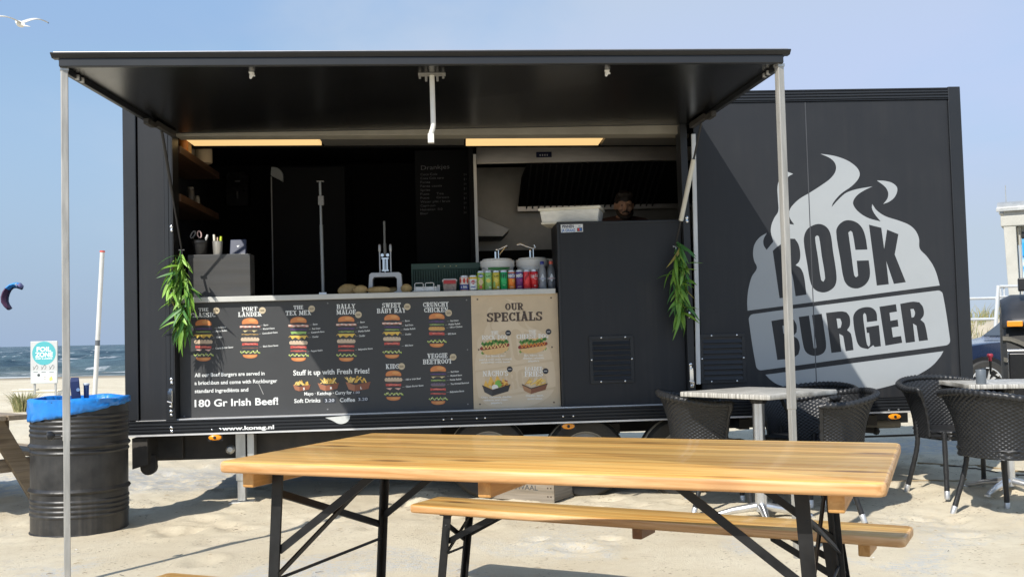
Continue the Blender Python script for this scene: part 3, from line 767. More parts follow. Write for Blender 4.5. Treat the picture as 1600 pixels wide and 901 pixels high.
# --- the awning: the hatch itself, propped up level
AW_D = 2.10                                  # reaches this far out
h0 = Vector((HU0 - .02, 0, HT - .004)); 
aw_o0 = vp(93, 104, -AW_D); aw_o1 = vp(1223.5, 98, -AW_D)
A_U0, A_U1, A_W = aw_o0[0], aw_o1[0], (aw_o0[1] + aw_o1[1]) / 2
slope = (A_W - (HT - .004)) / AW_D
A_T = (aw_o0[1] - aw_o1[1]) / (A_U1 - A_U0)          # the flap hangs a touch lower at its right end
def aw(u, d, h=0.0): return (u, -d, HT - .004 + (slope - A_T * (u - (A_U0 + A_U1) / 2) / AW_D) * d + h)
m = MB(); m.add([aw(A_U0 + .02, .0), aw(A_U1 - .02, .0), aw(A_U1 - .02, AW_D - .01), aw(A_U0 + .02, AW_D - .01), aw(A_U0 + .02, .0, .036), aw(A_U1 - .02, .0, .036), aw(A_U1 - .02, AW_D - .02, .036), aw(A_U0 + .02, AW_D - .02, .036)],
                [(0, 1, 2, 3), (7, 6, 5, 4), (0, 4, 5, 1), (1, 5, 6, 2), (2, 6, 7, 3), (3, 7, 4, 0)])
awn = tp('awning', m, M_UNDER)
tag(awn, 'raised black hatch flap forming the awning')
def awp(name, m, mats, **k): return m.build(name, mats, awn, **k)
m = MB(); m.add([aw(A_U0, AW_D - .012, -.006), aw(A_U1, AW_D - .012, -.006), aw(A_U1, AW_D + .012, -.002), aw(A_U0, AW_D + .012, -.002), aw(A_U0, AW_D - .012, .040), aw(A_U1, AW_D - .012, .040), aw(A_U1, AW_D + .012, .040), aw(A_U0, AW_D + .012, .040)],
                [(0, 1, 2, 3), (7, 6, 5, 4), (0, 4, 5, 1), (1, 5, 6, 2), (2, 6, 7, 3), (3, 7, 4, 0)])
awp('fascia', m, M_TRIM, bevel=0.003)
# rain lip on top: dark throat, bright nosing
prof = [(AW_D - .03, .0405), (AW_D + .014, .0405), (AW_D + .036, .060), (AW_D + .036, .066), (AW_D - .03, .066)]
m = MB(); m.prism(prof, lambda d, h: aw(A_U0 - .035, d, h), lambda d, h: aw(A_U1 + .035, d, h)); awp('rain_lip', m, M_TRIM)
m = MB()
for dd, hh in ((.028, .067), (.008, .071)):
    m.tube([aw(A_U0 - .02, AW_D + dd, hh), aw(A_U1 + .02, AW_D + dd, hh)], .0042, 8)
awp('lip_nosing', m, pm('dull aluminium nosing', (0.42, 0.42, 0.43), rough=.4, metal=.7), smooth=60)
for u0, u1 in ((A_U0, A_U0 + .028), (A_U1 - .028, A_U1)):
    m = MB(); m.add([aw(u, d, h) for h in (-.03, .040) for d in (.0, AW_D - .014) for u in (u0, u1)], [(0, 2, 3, 1), (4, 5, 7, 6), (0, 1, 5, 4), (2, 6, 7, 3), (0, 4, 6, 2), (1, 3, 7, 5)])
    awp('edge_rail', m, M_TRIM, bevel=0.003)
    s = 1 if u0 == A_U0 else -1; uu = u0 + .03 if s > 0 else u1 - .03
    m = MB()
    for k in range(2):
        q = aw(uu, AW_D - .17 - .07 * k, -.02); m.lathe([(.0, -.014), (.012, -.012), (.014, 0), (.012, .012), (0, .014)], 10, 0, Matrix.Translation(q), cap=False)
    awp('rail_bolt', m, M_GALV, smooth=50)
m = MB(); m.add([aw(A_U0 - .02, .03, .0405), aw(A_U1 + .02, .03, .0405), aw(A_U1 + .02, AW_D - .035, .0405), aw(A_U0 - .02, AW_D - .035, .0405)] + [aw(A_U0 - .02, .03, .050), aw(A_U1 + .02, .03, .050), aw(A_U1 + .02, AW_D - .035, .050), aw(A_U0 - .02, AW_D - .035, .050)],
                [(0, 1, 2, 3), (7, 6, 5, 4), (0, 4, 5, 1), (1, 5, 6, 2), (2, 6, 7, 3), (3, 7, 4, 0)]); awp('top_sheet', m, M_PANEL)
m = MB(); m.tube([(A_U0 + .03, .006, HT + .012), (A_U1 - .03, .006, HT + .012)], .016, 10); awp('hinge', m, M_TRIM, smooth=50)
# small catches under the outer edge
for px, py in ((393, 113), (948, 113)):
    u, w = vp(px, py, -1.93); z = aw(u, 1.93)[2]; m = MB()
    m.box(u - .012, u + .014, -1.95, -1.92, z - .006, z + .002)
    m.tube([(u, -1.935, z), (u, -1.935, z - .018), (u - .006, -1.935, z - .034)], [.009, .011, .006], 8)
    m.tube([(u + .004, -1.935, z - .008), (u + .018, -1.935, z - .022)], [.007, .004], 8)
    awp('awning_catch', m, M_WHITE, smooth=50)
# folding lock rod hanging from its bracket
u, w = vp(675, 120, -1.86); z = aw(u, 1.86)[2]
m = MB(); m.box(u - .075, u + .075, -1.90, -1.84, z - .008, z)
for du, l in ((-.066, .030), (-.032, .045), (.03, .045), (.062, .030)): m.tube([(u + du, -1.88, z), (u + du, -1.88, z - l)], [.008, .006], 8)
awp('rod_bracket', m, pm('dull zinc bracket', (0.26, 0.255, 0.24), rough=.5, metal=.3), smooth=45)
zb = vp(675, 224, -1.86)[1]
zz = lambda py: vp(675, py, -1.86)[1]
m = MB(); m.tube([(u, -1.87, z - .01), (u + .001, -1.87, zz(196)), (u - .003, -1.87, zz(202)), (u - .012, -1.87, zz(209)), (u - .014, -1.87, zz(214)), (u - .014, -1.87, zb)], .0145, 10)
m.box(u - .030, u + .003, -1.886, -1.852, zb, zz(210)); awp('lock_rod', m, pm('white enamelled rod', (0.74, 0.73, 0.68), rough=0.35), smooth=40)
# gas struts with their brackets
def strut(bx0, by0, bx1, by1, top, mid, bot, cream):
    du = .03
    ub = (A_U0 + .05) if not cream else (A_U1 - .05)
    m = MB()
    P = [aw(ub, .78, -.052), aw(ub, .62, -.052), aw(ub, .56, -.03), aw(ub, .12, -.03)]
    for a, b in zip(P[:-1], P[1:]): m.bar(a, b, .034, .036)
    awp('strut_bracket', m, M_CHASSIS, bevel=0.003)
    t = Vector(aw(ub, .42, -.06)); u1, w1 = vp(*bot, y=-.02); e = Vector((u1, -.02, w1))
    k = 0.52
    c = t.lerp(e, k)
    m = MB(); 
    if cream:
        m.tube([t, t.lerp(e, .30)], .0075, 8, 0); m.tube([t.lerp(e, .28), t.lerp(e, .78)], .017, 12, 1); m.tube([t.lerp(e, .76), e], .0075, 8, 0)
    else:
        m.tube([t, c], .011, 12, 0); m.tube([c, e], .007, 8, 2)
    m.tube([e + Vector((-.02, 0, 0)), e + Vector((.02, 0, 0))], .008, 8, 2)
    m.tube([e, e + Vector((.012, -.01, -.07))], .006, 8, 2)
    tp('gas_strut', m, [M_BLKPL, M_CREAM, M_BLKPL if not cream else M_GALV], smooth=50)
strut(0, 0, 0, 0, None, None, (284, 391), False)
strut(0, 0, 0, 0, None, None, (1055.5, 385), True)
# --- inside: header strip, lights, partition, cooking hood, shelves
def tz(u): return .0185 - .0465 * (u - HU0) / 3.6
def boxz(m, u0, u1, y0, y1, z0, z1):
    k = len(m.v); m.box(u0, u1, y0, y1, z0, z1); m.v[k:] = [(x, y, z + tz(x)) for x, y, z in m.v[k:]]
def pz(px, py, z):
    p = ploc(px, py, z); return ploc(px, py, z + tz(p.x))
m = MB(); boxz(m, HU0, HU1 - .02, 0.08, 0.24, 2.135, 2.27); tp('ceiling_trim', m, pm('grey beige ceiling trim', (0.28, 0.26, 0.215), rough=0.5), bevel=.003)
cz = 2.14
def lampbox(x0, x1):
    p0 = pz(x0, 228, cz); p1 = pz(x1, 228, cz)
    m = MB(); boxz(m, p0.x, p1.x, 0.262, (p0.y + p1.y) / 2, cz + .002, cz + .03); tp('ceiling_light', m, M_LAMP)
lampbox(303, 503); lampbox(728, 934)
for x0, x1 in ((507, 725), (938, 1062)):
    p0 = pz(x0, 228, cz); p1 = pz(x1, 228, cz)
    m = MB(); boxz(m, p0.x, p1.x, 0.262, (p0.y + p1.y) / 2, cz + .004, cz + .03); tp('ceiling_panel', m, pm('grey ceiling panel', (0.11, 0.105, 0.095), rough=0.5))
m = MB(); yb = pz(640, 229, cz).y; boxz(m, HU0 - .25, HU1 + .4, yb + .03, yb + .08, cz + .004, 2.27); tp('ceiling_beam', m, M_BLACK)
# partition edge and steel kitchen wall
YK = 1.55
u0 = vp(741, 300, YK)[0]
m = MB(); m.box(u0 - .012, u0 + .012, YK - .62, YK, 0.35, 2.13); tp('partition_edge', m, pm('pale steel edging', (0.42, 0.42, 0.41), rough=0.4, metal=.5))
m = MB(); m.box(u0 + .012, 4.9, YK + .5, YK + .54, 0.3, 2.2); tp('steel_splashback', m, pm('dull kitchen steel sheet', (0.25, 0.235, 0.21), rough=.42, metal=.7, var=.25, vs=2.5))
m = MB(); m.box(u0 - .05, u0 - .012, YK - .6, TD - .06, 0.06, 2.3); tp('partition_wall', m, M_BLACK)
# extraction hood: steel fascia, dark filter bank with baffles
hw0 = vp(850, 254, YK - .35)[1]; hw1 = vp(850, 229, YK - .35)[1]
m = MB(); m.box(u0 + .02, 5.0, YK - .35, YK - .31, hw0, hw1 + .14); hood = tp('extraction_hood', m, M_STEEL, bevel=.004)
m = MB(); a = vp(838, 246, YK - .36); b = vp(862, 237, YK - .36); m.box(a[0], b[0], YK - .356, YK - .350, a[1], b[1]); m.build('display', pm('navy display', (0.008, 0.010, 0.03), rough=0.2), hood)
m = MB()
for k in range(4): m.box(a[0] + .03 + k * .02, a[0] + .038 + k * .02, YK - .3575, YK - .3562, a[1] + .012, a[1] + .026)
m.build('display_digits', pm('pale digits', (0.4, 0.4, 0.42), rough=.5), hood)
fu0 = vp(820, 285, YK)[0]; fw1 = hw0; fw0 = vp(850, 318, YK)[1]
m = MB(); m.add([(fu0, YK - .31, fw1), (4.95, YK - .31, fw1), (4.95, YK + .35, fw0), (fu0 - .05, YK + .35, fw0), (fu0, YK + .45, fw1), (4.95, YK + .45, fw1)], [(0, 1, 2, 3), (0, 3, 4), (1, 5, 2), (3, 2, 5, 4)])
m.build('filter_bank', M_BLACK, hood)
for k in range(22):
    uu = fu0 + .04 + k * .055
    m = MB(); m.bar((uu, YK - .30, fw1 - .006), (uu - .01, YK + .33, fw0 - .004), .012, .016); m.build('baffle', pm('greasy dark steel', (0.03, 0.03, 0.03), rough=.45, metal=.5), hood)
m = MB(); m.bar((fu0 - .05, YK + .34, fw0), (4.95, YK + .34, fw0), .05, .05); m.build('hood_lip', M_STEEL, hood)
# angled steel chute low on the kitchen wall
P = [vp(746, 337, YK - .1), vp(797, 358, YK - .1), vp(786, 369, YK - .1), vp(746, 369, YK - .1)]
m = MB(); m.prism(P, lambda a_, b_: (a_, YK - .1, b_), lambda a_, b_: (a_, YK + .35, b_)); tp('steel_chute', m, pm('dull zinc sheet', (0.42, 0.42, 0.41), rough=.5, metal=.4), bevel=.004)
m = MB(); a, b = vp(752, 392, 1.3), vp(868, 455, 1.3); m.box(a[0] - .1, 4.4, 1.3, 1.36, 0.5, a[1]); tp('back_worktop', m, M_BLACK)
# wall shelves on the left, dark stained planks
M_SHELF = wood('dark stained shelf timber', (0.06, 0.030, 0.016), (0.10, 0.052, 0.028), (0.03, 0.015, 0.008), axis=1, rough=.5)
sw1 = ploc(277, 222, 0).z
for (xa, ya), (xb, yb_) in (((277, 224), (343, 272)), ((277, 298), (342, 336))):
    uS = HU0 + .012
    q0 = vloc(xa, ya, .2); 
    # the shelf's front edge runs straight into the trailer at u = uS
    def on_u(px, py):
        d = VI.to_3x3() @ ray(px, py); t = (uS - _eL.x) / d.x; return _eL + d * t
    e0, e1 = on_u(xa + 3, ya), on_u(xb, yb_)
    w = (e0.z + e1.z) / 2
    m = MB(); m.box(0.052, uS, 0.17, min(e1.y, 1.6), w - .055, w); tp('wall_shelf', m, M_SHELF, bevel=.004)
    if ya < 250: SHELF_HI = w; SHELF_Y = min(e1.y, 1.6)
    else: SHELF_LO = w
# tall fridge edge in the gloom with its rounded pale corner cap
uF = vp(425, 350, 1.35)[0]
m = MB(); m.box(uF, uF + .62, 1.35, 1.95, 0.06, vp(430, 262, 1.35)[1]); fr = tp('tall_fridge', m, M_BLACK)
m = MB(); m.box(uF - .003, uF + .006, 1.343, 1.36, 0.3, vp(430, 276, 1.35)[1]); m.build('fridge_edge', pm('dull edge trim', (0.16, 0.16, 0.16), rough=.4), fr)
m = MB()
cx_, cw_ = vp(424, 281, 1.33)
m.prism([(0, 0.035)] + [(0.02 + .085 * math.sin(R(a_)), .02 + .085 * math.cos(R(a_))) for a_ in range(-10, 95, 12)] + [(.1, -.02)], lambda a_, b_: (cx_ + a_, 1.30, cw_ + b_), lambda a_, b_: (cx_ + a_, 1.345, cw_ + b_))
m.build('corner_cap', pm('grey plastic cap', (0.16, 0.17, 0.17), rough=.45), fr, bevel=.004)
# drinks list in chalk on a blackboard door
yD = 1.25
a = vp(648, 250, yD); b = vp(737, 420, yD)
m = MB(); m.box(a[0], b[0], yD, yD + .04, b[1], a[1] + .08); cb = tp('drinks_chalkboard', m, M_BLACK)
pr = Print(yD - .001)
pr.text('Drankjes', 680, 261, 7, M_CHALK, 44, slope=.03)
for i, (t_, w_) in enumerate((('Coca Cola', 26), ('Coca Cola zero', 36), ('Fanta', 15), ('Fanta cassis', 33), ('Sprite', 15), ('Fuze     Tea', 36), ('Fuze     Green', 44), ('Water plat / bruis', 46), ('Capri-sun', 23), ('Heineken  0.0', 34), ('Bier', 12))):
    pr.text(t_, 657, 272.5 + i * 6.1, 3.6, M_CHALK, w_, left=True, slope=.01)
for i in range(9):
    pr.text('|' + 'o:'[i % 2], 727, 272 + i * 7.4, 3.4, M_CHALK, 4)
pr.build('chalk_writing', cb)['kind'] = 'stuff'

# --- printing: the big logo
VINYL = pm('silver grey vinyl', (0.345, 0.366, 0.378), rough=0.38, var=0.03, vs=4)
LOGO_TOP = [(1168,485.2),(1167.5,470.6),(1169.3,452),(1174.7,432),(1182.6,418.6),(1178.2,407),(1176.6,395.3),(1178.9,382),(1186.6,371),(1198.2,363.8),(1193,374),(1193.3,383),(1197.7,390.4),(1208.2,377.6),(1204.4,362),(1205.5,351),(1210,340),(1216,330),(1215.5,312),(1215,290),(1221,274),(1230,268.2),(1239.2,271.7),(1231,277),(1226,290),(1224,312),(1226,332),(1230.6,348.7),(1235.5,350.3),(1241,351),(1234.3,341),(1232.8,332),(1236.6,323),(1248.8,311),(1265.4,301),(1284.3,288.8),(1297.6,278.8),(1305.4,267.7),(1305.4,256.6),(1297.6,247.7),(1282,240.4),(1302,243.3),(1317.5,248),(1330,254.4),(1340,263.3),(1343.3,272.2),(1340,281),(1330,291.5),(1314,302.8),(1302,316.5),(1299.4,323.6),(1306.5,315.4),(1317,305),(1324,300.3),(1338.9,295.5),(1363.3,291.3),(1350,297.7),(1338.9,305.5),(1332.9,315.5),(1335.5,324.3),(1345.5,334.3),(1358.8,341.4),(1376,345.9),(1366.6,334.3),(1362.4,325.5),(1362.8,318.8),(1370,328.8),(1383.3,337.7),(1405.4,345),(1421,351.6),(1431,361),(1436,373.2),(1437,388.2),(1447.6,399.8),(1457.6,414.2),(1463.5,428),(1468.3,445.8)]
FLAME = [(1370,282),(1383.3,282.8),(1395.5,286.6),(1402,294.4),(1398.8,306.6),(1390,314.8),(1380,318.8),(1386.6,310),(1387.7,301),(1383,292)]
BAND = [(1170,500),(1171.3,494),(1176,490.6),(1300,474.6),(1461,454.2),(1468.5,454.2),(1473,459),(1484.3,529.5),(1483.5,535.5),(1478,539.2),(1340,557.5),(1192,577.8),(1185.5,577.3),(1181.3,571.8)]
BOTTOM = [(1196,585),(1474,548.3),(1469,557),(1455.8,571.7),(1434.5,585),(1405,598),(1360,609.5),(1330,613),(1290,614),(1250,610.5),(1216,600.6),(1204,593)]
L_R = [(1207.4,392),(1213,386.5),(1220,381.6),(1227,375),(1233.2,373),(1242,373),(1247.7,382),(1250.5,397.5),(1248.8,408),(1243.2,414.2),(1250.6,418.6),(1256,430.6),(1260,460),(1243,462.6),(1237.8,429.3),(1234,424),(1229,424.5),(1233,464),(1218,465.8)]
L_R0 = [(1225,390),(1230.5,388),(1233.6,400),(1232,409.5),(1227.5,411)]
L_O = [(1255.9,377),(1258,364),(1264.3,355.4),(1278.7,349.8),(1291,354.3),(1297.6,365.4),(1301.5,392),(1306.5,425),(1306.5,441),(1301,450.6),(1288,456.7),(1274.6,453.3),(1267,443),(1261.5,414)]
L_O0 = [(1273.6,371),(1276.5,367.6),(1279.6,370),(1284,400),(1289.2,434),(1286.6,440),(1283,437),(1278,402)]
L_C = [(1306.5,362),(1311,351),(1322,344.2),(1336.6,346.5),(1346.6,355.4),(1352.2,369.8),(1355.3,389.8),(1336.6,390.3),(1331.8,363.2),(1328.9,360.5),(1325.5,363.2),(1330,396),(1334.6,429.3),(1337.3,433.2),(1340.8,430.6),(1338.6,407.2),(1357.3,406.6),(1359.4,425.3),(1357.3,437.2),(1349.3,446.6),(1337.3,450.6),(1325.3,446.6),(1318.5,436),(1313,405)]
L_K = [(1357.7,351),(1377,355.9),(1381.5,388.7),(1386,358.7),(1403.7,365.8),(1398,397.6),(1415.3,440.7),(1396.7,443.4),(1384.7,408),(1388.7,443.9),(1370,446)]
L_B = [(1205.3,501.2),(1232,497.2),(1240.5,499.3),(1244.7,508),(1244.7,518.6),(1239.5,524.6),(1246.6,529.8),(1249.8,542.5),(1247.5,553.2),(1238,559),(1214.6,562)]
L_B0, L_B1 = [(1222.5,508.5),(1228,508),(1230,520),(1224.3,521)], [(1226,530),(1231,529.4),(1233,547),(1228.4,548)]
L_U = [(1248,495),(1264,492.7),(1268,520),(1271.4,543.5),(1274,544.8),(1275.6,541.5),(1272,516),(1268.7,492),(1284,490),(1288,516),(1290.8,541),(1287,550.5),(1277.2,555.3),(1266.6,554.5),(1258.4,548.5),(1254.6,537)]
L_R2 = [(1290.6,488.7),(1314.5,486.2),(1322.5,487.6),(1327.4,494.6),(1328,507.8),(1323.6,515.4),(1329.6,521.5),(1333.6,546.6),(1321.4,548.4),(1317.4,524.5),(1311.3,521.2),(1314.5,549.2),(1299,551)]
L_R20 = [(1307,497.4),(1312.8,497.4),(1315,504),(1313.5,511.5),(1309.2,512.7)]
L_G = [(1370.6,501),(1354.6,503),(1353,491),(1350.4,488.6),(1348.6,492.5),(1351,514),(1354.4,537),(1357.3,541.6),(1359.6,537.5),(1357.8,519.8),(1354.4,519.8),(1353.3,511),(1373.2,507.8),(1376.4,540.5),(1366.6,541.9),(1364.4,538.8),(1356,545),(1344,541.5),(1338.2,531),(1333,497),(1337,486.5),(1347,480.6),(1361,480.2),(1369,487.5)]
L_E = [(1374,479),(1399.9,475),(1401.5,486.5),(1389.8,488.4),(1391.4,501),(1402.5,499),(1403.9,509.7),(1393,511.4),(1395.2,526.6),(1407.9,524.6),(1409.7,535.2),(1383.4,539.7)]
L_R3 = [(1406.5,474.5),(1426.5,471.1),(1436.5,472.2),(1442.2,479.8),(1443.3,491.8),(1438.3,499.3),(1444.6,505.5),(1450,531),(1435.8,532.8),(1432,508.5),(1426.5,505.1),(1429.7,533.6),(1415.3,535.5)]
L_R30 = [(1422.5,482.7),(1427.5,482.3),(1429.7,489),(1428,495),(1424.4,496)]
def logo(pr, mat, F, layer=1, full=True):
    S = lambda P, c=48: [F(*q) for q in smooth_loop(P, 4, c)]
    pr.poly(S(LOGO_TOP, 52), mat, layer, holes=[S(L_R, 40), S(L_O, 60), S(L_C, 50), S(L_K, 20)])
    pr.poly(S(L_R0), mat, layer); pr.poly(S(L_O0, 70), mat, layer)
    pr.poly(S(FLAME, 60), mat, layer)
    pr.poly(S(BAND, 60), mat, layer, holes=[S(L_B, 40), S(L_U, 50), S(L_R2, 40), S(L_G, 50), S(L_E, 20), S(L_R3, 40)])
    for q in (L_B0, L_B1, L_R20, L_R30): pr.poly(S(q), mat, layer)
    pr.poly(S(BOTTOM, 40), mat, layer)
pr = Print(-0.001); logo(pr, VINYL, lambda x, y: (x, y)); pr.build('burger_logo', trailer)
# web address on the skirt rail
pr = Print(-0.0112); WHT = ink(238, 240, 240); pr.text('www.konag.nl', 387.5, 667.6, 6.2, WHT, 81, bold=.035); pr.build('web_address', trailer)
# torn white patch on the rail
pr = Print(-0.0115); pr.poly(smooth_loop([(508, 652), (547, 648.5), (545, 656), (538, 661), (529, 661.5), (520, 657)], 4), ink(205, 208, 205)); pr.build('torn_sticker', trailer)
m = MB()
for px, py in ((331, 671), (345, 670), (693, 655), (706, 654), (745, 653), (758, 652.5), (880, 650), (896, 649.5), (1389, 640), (1404, 639)):
    u, w = vp(px, py, -.012); m.lathe([(.006, 0), (.006, .002), (.003, .004)], 8, 0, Matrix.Translation((u, -.010, w)) @ Matrix.Rotation(R(90), 4, 'X'))
tp('rail_rivets', m, M_CHROME, smooth=50)
# --- printing: menu board
CW = ink(236, 238, 236)
BUN, BUN2, BUND = ink(216, 138, 82), ink(228, 164, 100), ink(150, 84, 52)
YB = YM - .008
def jit(n, a): return [rng.uniform(-a, a) for _ in range(n)]
def bun_top(pr, cx, y0, y1, W):
    P = [(cx - W / 2, y1 - 1)] + [(cx - W / 2 * math.cos(R(a_)), y1 - 1.6 - (y1 - y0 - 1.6) * math.sin(R(a_)) ** .8) for a_ in range(12, 180, 12)] + [(cx + W / 2, y1 - 1), (cx + W / 2 - 1, y1), (cx + 1, y1 - .7), (cx - W / 2 + 1, y1 + .2)]
    pr.poly([(cx + (x - cx) * 1.05, y + (y - (y0 + y1) / 2) * .06) for x, y in P], BUND, 1); pr.poly(P, BUN, 2)
    pr.ell(cx + W * .14, (y0 + y1) / 2 - .8, W * .24, (y1 - y0) * .25, BUN2, 3)
def bun_bot(pr, cx, yc, W, h=5.6):
    P = [(cx - W / 2, yc - h / 2)] + [(cx + W / 2, yc - h / 2 - .4)] + [(cx + W / 2 * math.cos(R(a_)) * .98, yc - h / 2 + h * math.sin(R(a_)) ** .7) for a_ in range(8, 180, 12)]
    pr.poly([(cx + (x - cx) * 1.06, y + .25) for x, y in P], BUND, 1); pr.poly(P, BUN, 2)
    pr.ell(cx + W * .1, yc - h * .1, W * .3, h * .22, BUN2, 3)
def strip(pr, cx, yc, W, h, m, wob=.5, layer=1, n=9):
    a_, b_ = jit(n, wob), jit(n, wob)
    top = [(cx - W / 2 + W * i / (n - 1), yc - h / 2 + a_[i]) for i in range(n)]
    bot = [(cx + W / 2 - W * i / (n - 1), yc + h / 2 + b_[i]) for i in range(n)]
    pr.poly(top + bot, m, layer)
def patty(pr, cx, yc, W, h, m, md):
    P = [(cx - W / 2 + h * .4 * (1 - math.cos(R(a_))) - 0, yc - h / 2 * math.sin(R(90 - 0)) * math.cos(R(180 - a_)) * 1) for a_ in ()]
    P = smooth_loop([(cx - W / 2, yc), (cx - W / 2 + 2, yc - h * .42), (cx, yc - h * .5), (cx + W / 2 - 2, yc - h * .42), (cx + W / 2, yc), (cx + W / 2 - 2, yc + h * .45), (cx, yc + h * .5), (cx - W / 2 + 2, yc + h * .45)], 4, 80)
    pr.poly(P, m, 1)
    for k in range(5):
        x = cx - W * .34 + W * .17 * k; pr.poly([(x - .7, yc - h * .55), (x + .7, yc - h * .55), (x + .35, yc - h * .12)], md, 2)
    pr.poly([(cx - W * .44, yc + h * .36), (cx + W * .44, yc + h * .36), (cx + W * .4, yc + h * .5), (cx - W * .4, yc + h * .5)], ink(165, 138, 112), 2)
BOARD_INK = ink(66, 67, 70)
def burger(cx, items, W=25, name='burger_print'):
    pr = Print(YB)
    for it in items:
        k, y = it[0], it[1]
        if k == 'top': bun_top(pr, cx, y, it[2], W)
        elif k == 'bot': bun_bot(pr, cx, y, W * .9)
        elif k == 'bacon':
            strip(pr, cx, y, W * 1.28, 3.2, ink(196, 130, 112), .5); strip(pr, cx - 2, y - .4, W * 1.12, .9, ink(238, 212, 198), .5, 2)
            for q in range(5): pr.ell(cx - W * .55 + q * W * .27, y + rng.uniform(-.8, .8), 2.2, 1.1, ink(240, 222, 208), 3, 8)
        elif k == 'onion': strip(pr, cx, y, W * 1.05, 1.7, ink(82, 62, 112), .45); strip(pr, cx, y - .2, W * .8, .5, ink(120, 90, 150), .3, 2)
        elif k == 'pickle': strip(pr, cx, y, W * .95, 1.9, ink(126, 150, 84), .5); strip(pr, cx - 1, y - .3, W * .6, .7, ink(176, 192, 130), .3, 2)
        elif k == 'guac': pr.poly(smooth_loop([(cx - W * .5, y - 1.8), (cx, y - 2.2), (cx + W * .5, y - 2), (cx + W * .47, y + 1.8), (cx + W * .3, y + 1.2), (cx + W * .05, y + 2.2), (cx - W * .25, y + 1.0), (cx - W * .42, y + 2)], 3, 80), ink(152, 192, 108))
        elif k == 'ched':
            pr.poly([(cx - W * .55, y - 2.6), (cx + W * .55, y - 3), (cx + W * .38, y + 3), (cx + W * .22, y - .2), (cx, y + 3.2), (cx - W * .2, y - .2), (cx - W * .38, y + 3)], ink(232, 196, 92), 1)
            for s_ in (-1, 1): pr.poly([(cx + s_ * W * .56, y - 2.4), (cx + s_ * W * .63, y + .8), (cx + s_ * W * .55, y - .6)], ink(222, 180, 92), 1)
            pr.poly([(cx - W * .2, y + .4), (cx + W * .2, y + .4), (cx, y + 2.2)], ink(206, 150, 74), 2)
        elif k == 'patty': patty(pr, cx, y, W * 1.16, 6.6, ink(212, 190, 164), BOARD_INK)
        elif k == 'beet': patty(pr, cx, y, W * 1.0, 4.6, ink(118, 104, 124), BOARD_INK)
        elif k == 'chick': patty(pr, cx, y, W * 1.06, 6.2, ink(214, 168, 98), ink(176, 122, 62))
        elif k == 'tom': strip(pr, cx, y, W * 1.0, 3.8, ink(200, 84, 76), .5); strip(pr, cx + 1, y - .3, W * .7, 1.1, ink(232, 140, 124), .5, 2); strip(pr, cx, y + 1.4, W * .8, .7, ink(150, 50, 48), .3, 2)
        elif k == 'sauce':
            for s_ in (-1, 1): pr.poly([(cx + s_ * W * .28 - 5, y - 1.2), (cx + s_ * W * .28 + 5, y - 1.6), (cx + s_ * W * .28 + 1.5, y + 1.6)], ink(232, 190, 176))
        elif k == 'mus':
            for s_ in (-1, 1): pr.poly([(cx + s_ * W * .28 - 4.5, y - 1.3), (cx + s_ * W * .28 + 4.5, y - 1.5), (cx + s_ * W * .28 - 1, y + 1.6)], ink(226, 210, 158))
            strip(pr, cx, y - 1, W * .9, .6, ink(190, 160, 110), .2)
        elif k == 'relish': strip(pr, cx, y, W * .98, 2.2, ink(186, 86, 78), .6); strip(pr, cx, y - .5, W * .6, .6, ink(220, 130, 112), .3, 2)
        elif k == 'caram': strip(pr, cx, y, W * 1.05, 1.5, ink(186, 152, 96), .5)
        elif k == 'bbq': strip(pr, cx, y, W * .98, 1.6, ink(58, 46, 52), .4)
        elif k == 'stout': strip(pr, cx, y, W * .98, .9, ink(150, 100, 84), .3)
        elif k == 'lett':
            for q in range(17):
                x = cx - W * .58 + W * 1.18 * q / 16; a_ = rng.uniform(-1, 1); yy = y + math.sin(q * 1.7) * 1.3
                pr.poly([(x - 1.1, yy + a_), (x + .1, yy - 1.5 + a_), (x + 1.2, yy - .2 - a_), (x + .2, yy + 1.5)], ink(*[(206, 220, 132), (176, 200, 96), (226, 232, 170)][q % 3]), 1 + q % 2)
    return pr.build(name, menu)
burger(317.8, [('top', 498.9, 508.3), ('onion', 513.3), ('pickle', 518.3), ('ched', 525), ('patty', 533.8), ('tom', 542), ('sauce', 547), ('lett', 553.8), ('bot', 561)])
burger(390.7, [('top', 496.6, 506), ('bacon', 510.3), ('mus', 517.2), ('caram', 522.2), ('patty', 530), ('tom', 537.5), ('stout', 543.3), ('lett', 549.7), ('bot', 556.6)])
burger(466.4, [('top', 495, 504), ('bacon', 508.7), ('onion', 514.5), ('guac', 519.8), ('ched', 526.8), ('patty', 535.2), ('tom', 542.2), ('relish', 548), ('lett', 554.5), ('bot', 561.5)])
burger(541, [('top', 493.6, 502.3), ('bacon', 507), ('onion', 513), ('pickle', 518), ('ched', 524), ('patty', 532.8), ('tom', 540.8), ('relish', 547), ('lett', 554.5), ('bot', 561.5)])
burger(612.5, [('top', 491, 500), ('bacon', 505), ('onion', 510.6), ('pickle', 515), ('ched', 521), ('patty', 529.3), ('tom', 536.6), ('bbq', 542), ('lett', 549.5), ('bot', 556.7)], 24)
burger(682.4, [('top', 489, 498), ('onion', 502.2), ('pickle', 507), ('chick', 513.3), ('tom', 521), ('bbq', 526), ('lett', 533), ('bot', 539.5)], 24)
burger(614.8, [('top', 578.6, 587), ('patty', 592.7), ('tom', 601), ('sauce', 607.3), ('lett', 615), ('bot', 622.5)], 24)
burger(684.6, [('top', 571, 580), ('onion', 584), ('mus', 589), ('pickle', 594), ('beet', 600.4), ('tom', 608), ('relish', 614.5), ('lett', 622.5), ('bot', 629)], 24)
pr = Print(YB)
